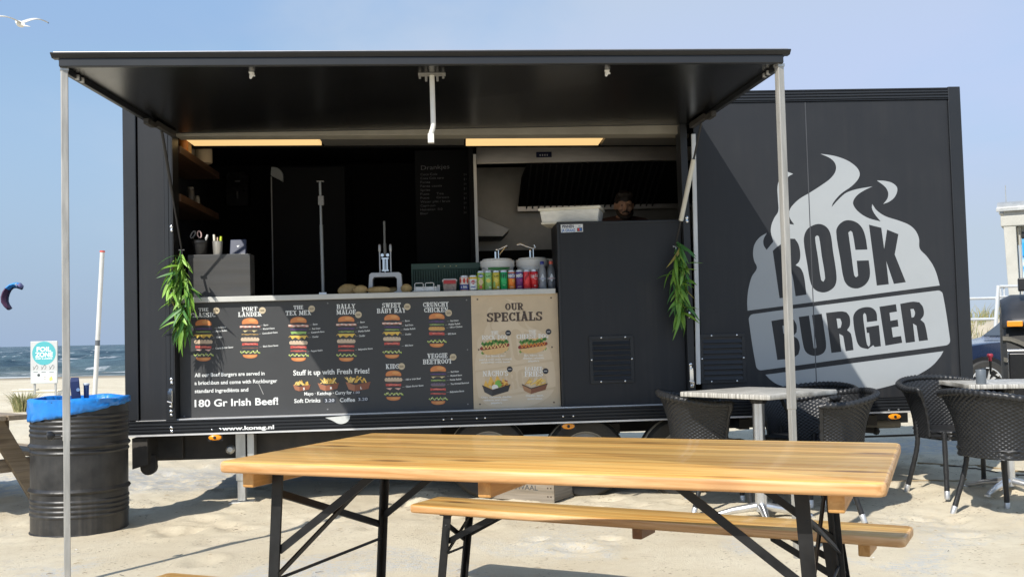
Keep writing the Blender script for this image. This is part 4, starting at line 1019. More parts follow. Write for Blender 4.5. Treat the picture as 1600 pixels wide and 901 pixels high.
for t_, x, y, h, w in (('THE', 318, 483.5, 5.4, 15), ('CLASSIC', 317.3, 491.8, 7.2, 38.5), ('PORT', 390, 482.2, 7, 24), ('LANDER', 390.6, 490.8, 7.2, 36.5), ('THE', 466.2, 480, 6, 15), ('TEX MEX', 466.3, 488.5, 7.3, 39.5),
                       ('BALLY', 540.6, 478.6, 7.3, 29), ('MALOE', 541, 487.3, 7.3, 30.5), ('SWEET', 611.6, 476.6, 7.4, 29), ('BABY RAY', 611.5, 485, 7.4, 45), ('CRUNCHY', 681, 475.4, 7.4, 40), ('CHICKEN', 681.4, 483.8, 7.4, 37.5),
                       ('VEGGIE', 683.4, 555.4, 7.6, 31.5), ('BEETROOT', 683.5, 564.3, 7.6, 45.5), ('KIDS', 613.3, 572, 7.4, 21)):
    pr = Print(YB); pr.text(t_, x, y, h, CW, w, slab=True); pr.build('heading_lettering', menu)
pr = Print(YB)
for t_, x, y in (('Red Onion', 340.5, 511.3), ('Pickle Relish', 337, 517.3), ('Cheddar', 338, 526.5), ('Classic Burger Sauce', 336.5, 543.8), ('Bacon', 412, 507.5), ('Mustard Sauce', 411, 513.5), ('Caramelised Onion', 410, 520.5), ('Black Stout Sauce', 411, 540.8),
                 ('Bacon', 489, 506.3), ('Red Onion', 488, 513.3), ('Guacamole Sauce', 486, 519), ('Cheddar', 488, 526), ('Pepper Relish', 486, 548), ('Bacon', 563, 503), ('Red Onion', 562, 511), ('Pickle Relish', 560, 517.3), ('Cheddar', 561, 524.5), ('Ballymaloe Sauce', 560, 545.5),
                 ('Bacon', 633, 501), ('Red Onion', 633, 508), ('Pickle Relish', 631, 514.2), ('Cheddar', 633, 522), ('BBQ Sauce', 633, 539.5), ('Red Onion', 704, 501), ('Pickle Relish', 701, 506.5), ('100 gr Chicken', 703, 511), ('BBQ Sauce', 700, 521.3),
                 ('100 gr Irish Beef', 634, 592.5), ('Classic Burger Sauce', 634, 603.5), ('Red Onion', 704.5, 580.5), ('Mustard Sauce', 704, 586.5), ('Pickle Relish', 703, 593), ('The Original Beetroot', 704, 599.5), ('Ballymaloe Sauce', 703, 611.8)):
    pr.text(t_, x, y, 2.7, CW, len(t_) * 1.38, bold=.02, left=True, slope=.05)
    pr.poly([(x - 5.5, y + .7), (x - 1.5, y + .2), (x - 1.5, y + .55), (x - 5.5, y + 1.1)], ink(170, 172, 172))
pr.build('ingredient_lettering', menu)['kind'] = 'stuff'
pr = Print(YB)
for t_, x0, x1, y, h in (('All our Beef Burgers are served in', 304.7, 413, 584, 6), ('a briochbun and come with Rockburger', 304.7, 432.7, 596, 6), ('standard ingrediënts and', 304.7, 387.6, 609.2, 6), ('180 Gr Irish Beef!', 304.7, 434.3, 627.6, 11.4),
                         ('Stuff it up with Fresh Fries!', 458.5, 577, 580.2, 8.2), ('Mayo · Ketchup · Curry for', 475.6, 549.6, 613.5, 5.4), ('Soft Drinks', 459.8, 500.6, 625.2, 6.4), ('Coffee', 531, 554.7, 624, 6.4)):
    pr = Print(YB); pr.text(t_, (x0 + x1) / 2, y, h, CW, x1 - x0, bold=.022); pr.build('body_lettering', menu)
for x0, x1, y, h, t_ in ((550.5, 564, 612.6, 6, '1.00'), (505, 525, 625, 8, '3.20'), (557, 577, 623, 8, '3.20')):
    pr = Print(YB); pr.poly([(x0, y - h / 2), (x1, y - h / 2), (x1, y + h / 2), (x0, y + h / 2)], ink(44, 48, 56), 1); pr.text(t_, (x0 + x1) / 2, y, h * .6, ink(216, 222, 232), (x1 - x0) * .72, layer=2); pr.build('chalk_price', menu)
TRAY, TRAYL = ink(138, 84, 62), ink(168, 112, 86)
for cx, cy, w, t_ in ((471.5, 601, 29, 'S'), (513, 598.5, 35, 'M'), (559.5, 597, 41, 'L')):
    pr = Print(YB); h = w * .42
    for q in range(16):
        a_ = rng.uniform(-.9, .9); x = cx + rng.uniform(-.4, .38) * w; L = rng.uniform(.28, .5) * w * .7; y = cy + .5
        dx, dy = math.sin(a_) * L, -abs(math.cos(a_)) * L * (1.1 - abs(x - cx) / w); t = w * .028
        pr.poly([(x - t, y), (x + t, y), (x + dx + t, y + dy * .9), (x + dx - t, y + dy)], ink(*[(236, 198, 100), (222, 176, 78), (246, 214, 132)][q % 3]), 1 + q % 3)
    pr.poly([(cx - w * .48, cy - w * .02), (cx - w * .12, cy + w * .1), (cx - w * .13, cy + w * .34), (cx - w * .36, cy + w * .26)], TRAYL, 5)
    pr.poly([(cx - w * .12, cy + w * .1), (cx + w * .48, cy - w * .03), (cx + w * .4, cy + w * .24), (cx - w * .13, cy + w * .34)], TRAY, 5)
    pr.text(t_, cx + w * .12, cy + w * .2, 3.6, CW, 2.6, layer=6, bold=.05)
    pr.build('fries_print', menu)
for px, py in ((338, 485), (410, 484.8), (487, 482.2), (560, 491.5), (636.3, 479), (701, 488.8), (708, 557.5), (627.5, 572)):
    pr = Print(YB); pr.ell(px, py, 5.2, 5.2, ink(206, 190, 160), 2, 20)
    pr.poly([(px - 3.4, py - 1), (px + 3.2, py - 1.3), (px + 3.2, py - .6), (px - 3.4, py - .3)], ink(96, 84, 66), 3); pr.poly([(px - 3, py + .6), (px + 3, py + .3), (px + 3, py + 1.2), (px - 3, py + 1.5)], ink(96, 84, 66), 3)
    pr.build('price_badge', menu)
pr = Print(YB); pr.poly([(402, 595), (402.8, 595), (412, 615.5), (411.3, 616)], ink(180, 180, 178)); pr.poly([(403, 598), (410, 596), (410, 596.6), (403, 598.7)], ink(180, 180, 178)); pr.build('scratch', menu)
m = MB()
for px, py in ((512, 473.5), (512, 639), (729, 468.5), (730.5, 546), (731, 631), (288, 650)):
    u, w = vp(px, py, YB); m.lathe([(.006, 0), (.006, .002), (.003, .003)], 8, 0, Matrix.Translation((u, YB, w)) @ Matrix.Rotation(R(90), 4, 'X'))
m.build('board_screws', pm('grey screw head', (0.2, 0.2, 0.2), rough=.4), menu, smooth=50)
# --- printing: specials board
YS = YM - .010
INKB, INKG, WS = ink(74, 60, 54), ink(150, 128, 102), ink(244, 242, 236)
GH = pm('paler kraft ghost print', (0.66, 0.54, 0.385), rough=.5, var=.05)
pr = Print(YS)
def ghost(x, y): return (742 + (x - 1168) / 317 * 128 , 466 + (y - 240) / 374 * 172)
clip = lambda x, y: (min(max(ghost(x, y)[0], 741), 868), ghost(x, y)[1])
logo(pr, GH, clip, 1); pr.build('ghost_logo', specials)
pr = Print(YS)
for dx, mt, ly in ((.7, INKG, 2), (0, INKB, 3)):
    pr.text('OUR', 803.3 + dx, 478.6 + dx * .6, 11, mt, 28.5, slab=True, layer=ly); pr.text('SPECIALS', 803.8 + dx, 494.4 + dx * .6, 14, mt, 87, slab=True, layer=ly)
pr.build('title_lettering', specials)
for t_, x, y, h, w in (('THE', 773, 519.4, 5.2, 11.5), ('ROCK DOG', 772.8, 526.6, 7, 40), ('THE', 832, 518, 5.2, 11.5), ('CHEESE DOG', 832, 525, 7, 50), ("NACHO'S", 774.3, 583, 8.4, 40), ('LOADED', 834, 575.8, 6.2, 27.5), ('FRIES', 834, 583.6, 8, 29)):
    pr = Print(YS); pr.text(t_, x, y, h, WS, w, slab=True, layer=3); pr.build('heading_lettering', specials)
pr = Print(YS)
for t_, x, y, w in (('Bun, lettuce, dog,', 774, 555.5, 30), ('pearl & small sauce, mustard,', 774.5, 560.7, 51), ('caramelised onion, bacon.', 774.6, 565, 46), ('Bun, lettuce, dog,', 834, 554.4, 30), ('cheddar, relisauce,', 834, 558.7, 33), ("jalapeño's.", 834, 563.4, 18),
                    ('Chips, guacamole, cheddar,', 776, 619.6, 48), ('redsauce, sour cream,', 775, 624, 38), ("jalapeño's.", 776, 628.5, 18), ('Cheddar, bacon,', 835.5, 617.2, 28), ('spring onion.', 836, 622, 24)):
    pr.text(t_, x, y, 3, WS, w, bold=.02, layer=3)
pr.build('body_lettering', specials)['kind'] = 'stuff'
def hotdog(cx, cy, w, sauce):
    pr = Print(YS); sl = -.10
    F = lambda x, y: (cx + x * w, cy + y * w + sl * x * w)
    pr.poly([F(*q) for q in smooth_loop([(-.42, -.05), (-.3, -.2), (0, -.25), (.33, -.22), (.42, -.08), (.0, .0)], 4, 80)], ink(224, 186, 128), 2)
    pr.poly([F(*q) for q in smooth_loop([(-.44, .08), (.0, .06), (.46, .0), (.44, .14), (.22, .24), (-.15, .25), (-.38, .18)], 4, 80)], ink(226, 188, 132), 4)
    for q in range(44):
        x = -.42 + .84 * (q % 22) / 21; y = (-.14 if q < 22 else .13) + rng.uniform(-.05, .05)
        pr.poly([F(x - .05, y), F(x, y - .07), F(x + .06, y - .01), F(x + .01, y + .06)], ink(*[(84, 142, 62), (124, 172, 84), (62, 112, 52)][q % 3]), 3)
    pr.poly([F(*q) for q in smooth_loop([(-.5, .02), (-.47, -.04), (-.3, -.045), (0, -.05), (.3, -.07), (.47, -.07), (.5, -.02), (.47, .03), (.2, .05), (-.2, .06), (-.46, .07)], 4, 80)], ink(140, 58, 44), 5)
    zz_ = [(-.42 + .84 * i / 14, .05 if i % 2 else -.08) for i in range(15)]
    for (xa, ya), (xb, yb_) in zip(zz_[:-1], zz_[1:]):
        pr.poly([F(xa - .014, ya), F(xa + .014, ya), F(xb + .014, yb_), F(xb - .014, yb_)], sauce, 6)
    pr.build('hot_dog_print', specials)
hotdog(773, 541.5, 46, ink(244, 214, 140)); hotdog(832.5, 539.5, 46, ink(230, 150, 62))
def tray_print(cx, cy, w, c0, c1, kind):
    pr = Print(YS)
    if kind == 'nachos':
        for x, y, s_ in ((-.36, .02, .2), (-.18, -.1, .24), (.05, -.13, .26), (.26, -.06, .2), (.38, .02, .18), (-.1, .05, .2), (.2, .06, .2)):
            pr.poly([(cx + (x - s_ * .6) * w, cy + (y + s_ * .7) * w), (cx + (x - .02) * w, cy + (y - s_ * .7) * w), (cx + (x + s_ * .7) * w, cy + (y + s_ * .7) * w)], ink(*[(238, 190, 92), (224, 168, 74)][int(s_ * 100) % 2]), 2 + int(x > 0))
        pr.ell(cx + .08 * w, cy + .0 * w, .13 * w, .13 * w, ink(128, 186, 82), 5, 12); pr.ell(cx - .05 * w, cy + .13 * w, .12 * w, .1 * w, ink(240, 238, 228), 6, 12)
        for q in range(9): pr.ell(cx + rng.uniform(.05, .4) * w, cy + rng.uniform(-.14, .14) * w, .028 * w, .022 * w, ink(170, 62, 46), 6, 7)
    else:
        for q in range(22):
            a_ = rng.uniform(.5, 1.25); x = cx + rng.uniform(-.42, .3) * w; y = cy + rng.uniform(-.02, .12) * w; L = rng.uniform(.15, .34) * w; t = .022 * w
            pr.poly([(x, y - t), (x, y + t), (x + L * math.sin(a_), y - L * math.cos(a_) + t), (x + L * math.sin(a_), y - L * math.cos(a_) - t)], ink(*[(240, 196, 86), (220, 164, 62), (250, 216, 122)][q % 3]), 2 + q % 3)
    pr.poly([(cx - .5 * w, cy + .06 * w), (cx - .14 * w, cy + .22 * w), (cx - .15 * w, cy + .44 * w), (cx - .42 * w, cy + .3 * w)], c1, 7)
    pr.poly([(cx - .14 * w, cy + .22 * w), (cx + .5 * w, cy + .03 * w), (cx + .42 * w, cy + .27 * w), (cx - .15 * w, cy + .44 * w)], c0, 7)
    pr.poly([(cx - .5 * w, cy + .05 * w), (cx - .14 * w, cy + .21 * w), (cx + .5 * w, cy + .02 * w), (cx + .5 * w, cy + .05 * w), (cx - .14 * w, cy + .25 * w), (cx - .5 * w, cy + .09 * w)], INKB, 8)
    pr.build('%s_print' % kind, specials)
tray_print(775.5, 599, 44, ink(52, 52, 54), ink(70, 70, 72), 'nachos'); tray_print(835.5, 597.5, 40, ink(134, 86, 62), ink(176, 132, 96), 'fries')
for px, py in ((794, 520), (857, 518), (796.5, 576.5), (852.5, 579.3)):
    pr = Print(YS); pr.ell(px, py, 4.5, 4.5, ink(48, 50, 58), 4, 18); pr.poly([(px - 2.6, py - .6), (px + 2.6, py - .8), (px + 2.6, py + .5), (px - 2.6, py + .7)], ink(190, 190, 190), 5); pr.build('price_badge', specials)
m = MB()
for px, py in ((746, 467.5), (861, 465), (748, 546), (862.5, 542), (750, 631), (865.5, 628)):
    u, w = vp(px, py, YS); m.lathe([(.0065, 0), (.0065, .002), (.003, .003)], 8, 0, Matrix.Translation((u, YS, w)) @ Matrix.Rotation(R(90), 4, 'X'))
m.build('board_screws', pm('brown screw head', (0.10, 0.07, 0.05), rough=.4), specials, smooth=50)
# card payment sticker on the cabinet
YC = .062
pr = Print(YC - .0005); q = [(876, 350.5), (910.5, 348.5), (911, 362), (876.6, 363.5)]
pr.poly(q, ink(226, 230, 234), 1); pr.text('PINNEN', 887.5, 353.6, 4.6, ink(34, 44, 78), 18, layer=2, bold=.03); pr.text('JA GRAAG', 888, 359.6, 4.6, ink(58, 122, 196), 21.5, layer=2, bold=.03)
pr.poly([(901.5, 356), (909.5, 355.5), (909.8, 361), (901.8, 361.5)], ink(34, 38, 54), 2); pr.ell(904.2, 358.5, 2.1, 2.1, ink(214, 52, 44), 3, 14); pr.ell(907.2, 358.3, 2.1, 2.1, ink(58, 120, 200), 4, 14); pr.poly([(903.5, 353), (907, 352.8), (907, 353.8), (903.5, 354)], ink(60, 60, 66), 2)
pr.build('payment_sticker', cab)

# --- chassis, wheels, lamps
m = MB(); m.box(0.12, vp(690, 690, .26)[0], .26, .36, -.21, -.012); m.box(vp(690, 690, .9)[0], TL - .1, .92, 1.0, -.17, -.012); m.box(0.12, TL - .1, 2.0, 2.1, -.21, -.012)
for k in range(6): m.box(.5 + k * 1.0, .58 + k * 1.0, .36, 2.0, -.13, -.05)
tp('chassis_beam', m, M_CHASSIS, bevel=.004)
m = MB(); m.add([(0.03, .02, -.02), (.14, .02, -.02), (.16, .2, -.02), (.03, .2, -.02), (.03, .02, -.24), (.14, .02, -.21), (.16, .2, -.21), (.03, .2, -.24)], [(0, 1, 2, 3), (7, 6, 5, 4), (0, 4, 5, 1), (1, 5, 6, 2), (2, 6, 7, 3), (3, 7, 4, 0)])
m.box(.14, .34, .20, .26, -.19, -.03); tp('front_crossmember', m, M_CHASSIS, bevel=.004)
m = MB(); uu = vp(233, 714, .1)[0]; m.lathe([(.055, -.03), (.055, .03)], 16, 0, Matrix.Translation((uu, .10, -.235)) @ Matrix.Rotation(R(90), 4, 'X')); m.box(uu - .05, uu + .05, .08, .14, -.24, -.15); tp('towing_eye', m, M_CHASSIS)
def jack(px, y, name='support_leg'):
    u = vp(px, 740, y)[0]; g_ = V @ Vector((u, y, 0)); gw = (VI @ Vector((g_.x, g_.y, gz(g_.x, g_.y)))).z
    m = MB(); m.box(u - .036, u + .036, y - .036, y + .036, -.36, -.02); m.box(u - .028, u + .028, y - .028, y + .028, gw + .02, -.30)
    m.box(u - .085, u + .085, y - .07, y + .07, gw, gw + .014); m.box(u + .05, u + .10, y - .05, y + .05, -.2, -.02)
    m.lathe([(.03, -.03), (.034, .01), (.02, .03)], 12, 0, Matrix.Translation((u - .07, y - .04, -.13)) @ Matrix.Rotation(R(90), 4, 'X'))
    tp(name, m, M_GALV, bevel=.003)
jack(378, .17); jack(1290, 1.9)
for px, py, yy in ((336, 682.5, -.008), (888, 661, -.008), (1398, 650.5, -.008)):
    u, w = vp(px, py, yy); w = min(w, -.030)
    m = MB(); m.lathe([(.0, .012), (.6, .011), (.92, .006), (1.0, -.008)], 24, 0, Matrix.Translation((u, yy, w)) @ Matrix.Rotation(R(90), 4, 'X') @ Matrix.Diagonal((.048, .022, 1, 1)), cap=False)
    m.box(u - .052, u + .052, yy + .004, yy + .02, w - .026, w + .026, 1)
    m.lathe([(.012, .0), (.008, .006)], 10, 1, Matrix.Translation((u, yy - .011, w)) @ Matrix.Rotation(R(90), 4, 'X'))
    tp('side_marker_lamp', m, [M_AMBER, M_BLKPL], smooth=50)
for px in (763, 913, 1062):
    u, w = vp(px, 712, .20); Rr = .30
    M = Matrix.Translation((u, .20, w)) @ Matrix.Rotation(R(90), 4, 'X')
    m = MB(); m.lathe([(.19, .09), (.235, .105), (.275, .10), (Rr, .07), (Rr + .004, .02), (Rr + .004, -.02), (Rr, -.09), (.2, -.11)], 40, 0, M, mis=[0, 0, 0, 1, 0, 0, 0], cap=False)
    wh = tp('wheel', m, [M_RUBBER, M_DUSTY], smooth=40)
    m = MB(); m.lathe([(.2, .092), (.185, .085), (.17, .02), (.10, .03), (.075, .06), (.03, .065), (.0, .065)], 32, 0, M, cap=False)
    for k in range(5): m.lathe([(.011, 0), (.011, .02)], 6, 1, M @ Matrix.Translation((.055 * math.cos(k * 1.2566), .055 * math.sin(k * 1.2566), .06)))
    m.build('rim', [pm('grey steel rim', (0.30, 0.30, 0.29), rough=.5, metal=.3, var=.2), M_CHROME], wh, smooth=40)
m = MB(); u, w = vp(1378, 662, .6); m.tube([(u - .14, .6, w), (u + .14, .6, w)], .034, 14); tp('axle_tube', m, pm('dusty beige pipe', (0.24, 0.21, 0.16), rough=.7, var=.3), smooth=50)
m = MB(); u, w = vp(1369, 673, .5); m.lathe([(0, -.03), (.02, -.024), (.03, 0), (.02, .024), (0, .03)], 14, 0, Matrix.Translation((u, .5, w)), cap=False); m.tube([(u, .5, w), (u - .3, .55, w + .03)], .02, 8); m.tube([(vp(1330, 678, .4)[0], .4, w - .03), (vp(1500, 676, .4)[0], .4, w - .03)], .008, 8); m.box(vp(1332, 660, .5)[0], vp(1350, 660, .5)[0], .5, .6, w - .01, w + .09); tp('brake_gear', m, M_CHASSIS, smooth=40)
# ================================================================ AWNING POSTS (telescopic square tube, standing in the sand)
def post(px_top, py_top, px_joint, py_joint, px_foot, py_foot, label, knob):
    a = Vector(aw(vp(px_top, py_top, -AW_D + .03)[0], AW_D - .03, -.014)); top = V @ a
    ft = ground_pt(px_foot, py_foot, 0); ft.z = gz(ft.x, ft.y) - .02
    jt = top.lerp(ft, (py_joint - py_top) / (py_foot - py_top))
    t = thing('support_post', label, 'post', Matrix.Translation(ft), 'steel posts holding up the awning')
    o = lambda p: p - ft
    up = (math.sin(YAW + .35), -math.cos(YAW + .35), 0)
    m = MB(); m.bar(o(top), o(jt), .037, .037, up=up); m.build('outer_tube', M_POST, t, bevel=.004)
    m = MB(); m.bar(o(jt) + Vector((0, 0, .05)), o(ft), .031, .031, up=up); m.build('inner_tube', M_POST, t, bevel=.003)
    m = MB(); m.bar(o(top) + Vector((0, 0, .012)), o(top) - Vector((0, 0, .004)), .042, .042, up=up); m.build('head_plate', M_GALV, t)
    if knob:
        m = MB(); q = o(jt) + Vector((-.02, -.02, .03)); d = Vector((-1, -.25, 0)).normalized()
        m.tube([q, q + d * .03], .006, 8); m.tube([q + d * .03, q + d * .04, q + d * .06, q + d * .066], [.012, .022, .022, .012], 12); m.build('clamp_knob', M_BLKPL, t, smooth=50)
    return t
M_POST = pm('weathered zinc tube', (0.40, 0.385, 0.35), rough=.5, metal=.45, var=.25, vs=9, stretch=(3, 3, .3))
post(100.5, 101, 104, 690, 105.5, 913, 'left steel post of the awning beside the blue-lined drum', True)
post(1217, 97, 1236, 640, 1246, 872, 'right steel post of the awning in front of the logo', False)

# ================================================================ ON THE COUNTER
def tin(name, label, cat, u, y, w, group=None, rz=0.0):
    return thing(name, label, cat, V @ TR(u, y, w, rz), group)
def scale_at(y): return (y - _eL.y) / FPX                      # metres per photo pixel at this depth (close enough)
YI = .27
def cu(px, y=YI): return vp(px, 450, y)[0]
# --- cans
CANBODY = lambda h, r: [(r * .62, 0.0), (r * .78, .002), (r, .010), (r, h - .013), (r * .86, h - .003), (r * .88, h), (r * .80, h), (r * .78, h - .003), (0, h - .004)]
def wrap(mb, mi, s, r, zc, h, w, bold=.0, a0=0.0, tilt=0.0):
    vs, fs, wd = plain_text(s, bold); sx = w / wd
    out = []
    for x, y, _ in vs:
        xx = (x - wd / 2) * sx; a = xx / r + a0 - math.pi / 2
        out.append((math.cos(a) * (r + .0006), math.sin(a) * (r + .0006), zc - h / 2 + y * h + tilt * xx))
    mb.add(out, fs, mi)
def patch(mb, mi, r, a0, a1, z0, z1, n=8, off=.0003, shape=None):
    vs = []
    for i in range(n + 1):
        t = i / n; a = R(a0 + (a1 - a0) * t) - math.pi / 2
        b, c = (z0, z1) if shape is None else shape(t)
        vs += [(math.cos(a) * (r + off), math.sin(a) * (r + off), b), (math.cos(a) * (r + off), math.sin(a) * (r + off), c)]
    mb.add(vs, [(2 * i, 2 * i + 2, 2 * i + 3, 2 * i + 1) for i in range(n)], mi)
def lens(z0, z1): return lambda t: ((z0 + z1) / 2 - (z1 - z0) / 2 * math.sin(math.pi * t), (z0 + z1) / 2 + (z1 - z0) / 2 * math.sin(math.pi * t))
def canmat(name, c): return pm(name, s2l(c), rough=.28, metal=.25, var=.05, vs=20)
def can(px, top, y, label, col, deco, sleek=True):
    h, r = (.147, .0285) if sleek else (.116, .033)
    t = tin('drinks_can', label, 'drinks can', cu(px, y), y, CT, 'drinks cans lined up on the counter')
    M = canmat('can %s' % label, col)
    m = MB(); m.lathe(CANBODY(h, r), 28, 0, mis=[1, 1, 0, 1, 1, 1, 1, 1])
    m.build('can_body', [M, M_ALU], t, smooth=40, fixn=True)
    m = MB(); mats = []
    def mi(c):
        q = ink(*c)
        if q not in mats: mats.append(q)
        return mats.index(q)
    deco(m, mi, r, h)
    if m.v: m.build('can_print', mats, t, fixn=False)
    m = MB(); m.lathe([(.008, h - .002), (.009, h), (.004, h + .001)], 10); m.build('pull_tab', M_ALU, t)
W_, K_, BL, RD, YL, GN = (240, 240, 238), (30, 32, 36), (44, 78, 170), (200, 40, 44), (240, 200, 60), (40, 120, 60)
def d_blik(m, mi, r, h):
    patch(m, mi((40, 62, 148)), r, -170, 170, .012, .05, 24); patch(m, mi((238, 224, 214)), r, -80, 80, .05, .1, 14)
    for a in (-55, 0, 48): patch(m, mi((206, 66, 52)), r, a - 20, a + 20, .056, .1, 6, .0006, lens(.058, .098))
    wrap(m, mi(W_), 'k Blik', r + .0006, .032, .017, .054, .04)
def d_amstel(m, mi, r, h):
    patch(m, mi((230, 190, 40)), r, -170, 170, .09, .104, 24); patch(m, mi(RD), r, -32, 32, .05, .08, 10, .0005, lens(.05, .08)); patch(m, mi(W_), r, -22, 22, .06, .066, 8, .0009); patch(m, mi((70, 96, 168)), r, -30, 30, .026, .034, 8, .0005)
def d_fruit(m, mi, r, h):
    patch(m, mi((52, 92, 178)), r, -48, 48, .098, .122, 12, .0005, lens(.096, .124)); patch(m, mi(W_), r, -40, 40, .104, .114, 10, .0009, lens(.105, .114)); patch(m, mi((234, 214, 170)), r, -40, 40, .04, .09, 10, .0005, lens(.04, .09)); patch(m, mi((226, 112, 92)), r, -28, 24, .016, .04, 8, .0009, lens(.014, .042))
def d_tea(c):
    def f(m, mi, r, h):
        wrap(m, mi(c), 'fuze', r, .108, .014, .034, .03, 0, .2); patch(m, mi((238, 220, 110)), r, -44, 44, .06, .088, 10, .0005, lens(.058, .09)); patch(m, mi((150, 186, 110)), r, -60, -10, .03, .06, 8, .0007, lens(.02, .07)); patch(m, mi((226, 232, 206)), r, 6, 46, .018, .03, 8, .0007)
    return f
def d_green(m, mi, r, h):
    for a in (-30, -4, 22): patch(m, mi((16, 60, 40)), r, a - 10, a + 10, .088, .13, 5, .0005, lens(.086, .132))
    patch(m, mi((150, 224, 170)), r, -20, 20, .035, .04, 8)
def d_fanta(c):
    def f(m, mi, r, h):
        patch(m, mi((42, 60, 150)), r, -62, 62, .088, .126, 12, .0004); wrap(m, mi(W_), 'FANTA', r + .0004, .107, .024, .058, .06, 0, .08); patch(m, mi(c), r, 0, 54, .06, .082, 8, .0006, lens(.058, .084)); patch(m, mi((244, 232, 210)), r, -30, 30, .022, .026, 6)
    return f
def d_cola(c, dark=False):
    def f(m, mi, r, h):
        if dark:
            for k in range(3): patch(m, mi((120, 26, 34)), r, -30 + k * 20, -12 + k * 20, .07 + .016 * k, .10 + .014 * k, 5, .0005, lens(.066 + .016 * k, .104 + .014 * k))
        else:
            wrap(m, mi(W_), 'Coca Cola', r, .104, .022, .07, .03, 0, .05); patch(m, mi(W_), r, -50, 50, .080, .084, 10, .0006, lambda t: (.08 + .006 * math.sin(t * 6.3), .083 + .006 * math.sin(t * 6.3))); patch(m, mi((244, 220, 220)), r, -10, 22, .026, .031, 6)
    return f
for px, y, lab, col, dc, sl in ((725.5, .20, 'short white beer can with blue band and red star shapes', (232, 150, 110), d_blik, False), (739.5, .20, 'short white beer can with a gold top and red oval', (232, 228, 220), d_amstel, False),
        (751.5, .20, 'lime green fruit drink can with a blue oval', (168, 190, 70), d_fruit, True), (763.2, .20, 'pale green ice tea can with a lemon slice', (150, 200, 130), d_tea((50, 110, 60)), True),
        (775.6, .20, 'golden ice tea can beside the pale green one', (206, 186, 70), d_tea((70, 80, 40)), True), (787.5, .20, 'bright green soft drink can with dark leaf marks', (34, 176, 104), d_green, True),
        (799.5, .20, 'orange soft drink can with white FANTA lettering', (236, 132, 46), d_fanta((240, 180, 90)), True), (811.8, .20, 'purple soft drink can with white FANTA lettering', (104, 50, 120), d_fanta((170, 80, 150)), True),
        (823.6, .20, 'coral red cola can without a white stripe', (232, 66, 72), d_cola(0, True), True), (835.2, .20, 'deep red cola can with white script, last in the row', (204, 38, 46), d_cola(0), True)):
    can(px, 0, y, lab, col, dc, sl)
# --- water bottles
M_PET = pm('clear bottle plastic', (0.62, 0.66, 0.72), rough=.12, var=.05, trans=.55, spec=.5)
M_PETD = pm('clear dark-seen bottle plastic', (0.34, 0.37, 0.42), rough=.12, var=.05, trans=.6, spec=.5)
for px, cap, lab, mt, lc in ((848, (50, 62, 150), 'clear water bottle with a blue cap beside the red can', M_PET, (60, 80, 160)), (862, (228, 110, 92), 'clear water bottle with a coral cap at the counter end', M_PETD, (190, 80, 90))):
    t = tin('water_bottle', lab, 'water bottle', cu(px, .22), .22, CT, 'water bottles at the end of the counter')
    m = MB(); m.lathe([(.024, 0), (.029, .006), (.030, .05), (.0275, .06), (.030, .07), (.030, .125), (.024, .155), (.014, .178), (.0125, .195)], 24); m.build('bottle', mt, t, smooth=50)
    m = MB(); m.lathe([(.0145, .188), (.015, .193), (.015, .208), (.013, .211)], 20); m.build('cap', ink(*cap), t, smooth=40)
    m = MB(); patch(m, 0, .0302, -170, 170, .075, .086, 20); patch(m, 0, .0302, -26, 26, .06, .112, 8, .0006, lens(.056, .116)); patch(m, 1, .0302, -60, 60, .079, .083, 12, .0012); m.build('label', [ink(222, 230, 240), ink(*lc)], t, fixn=False)
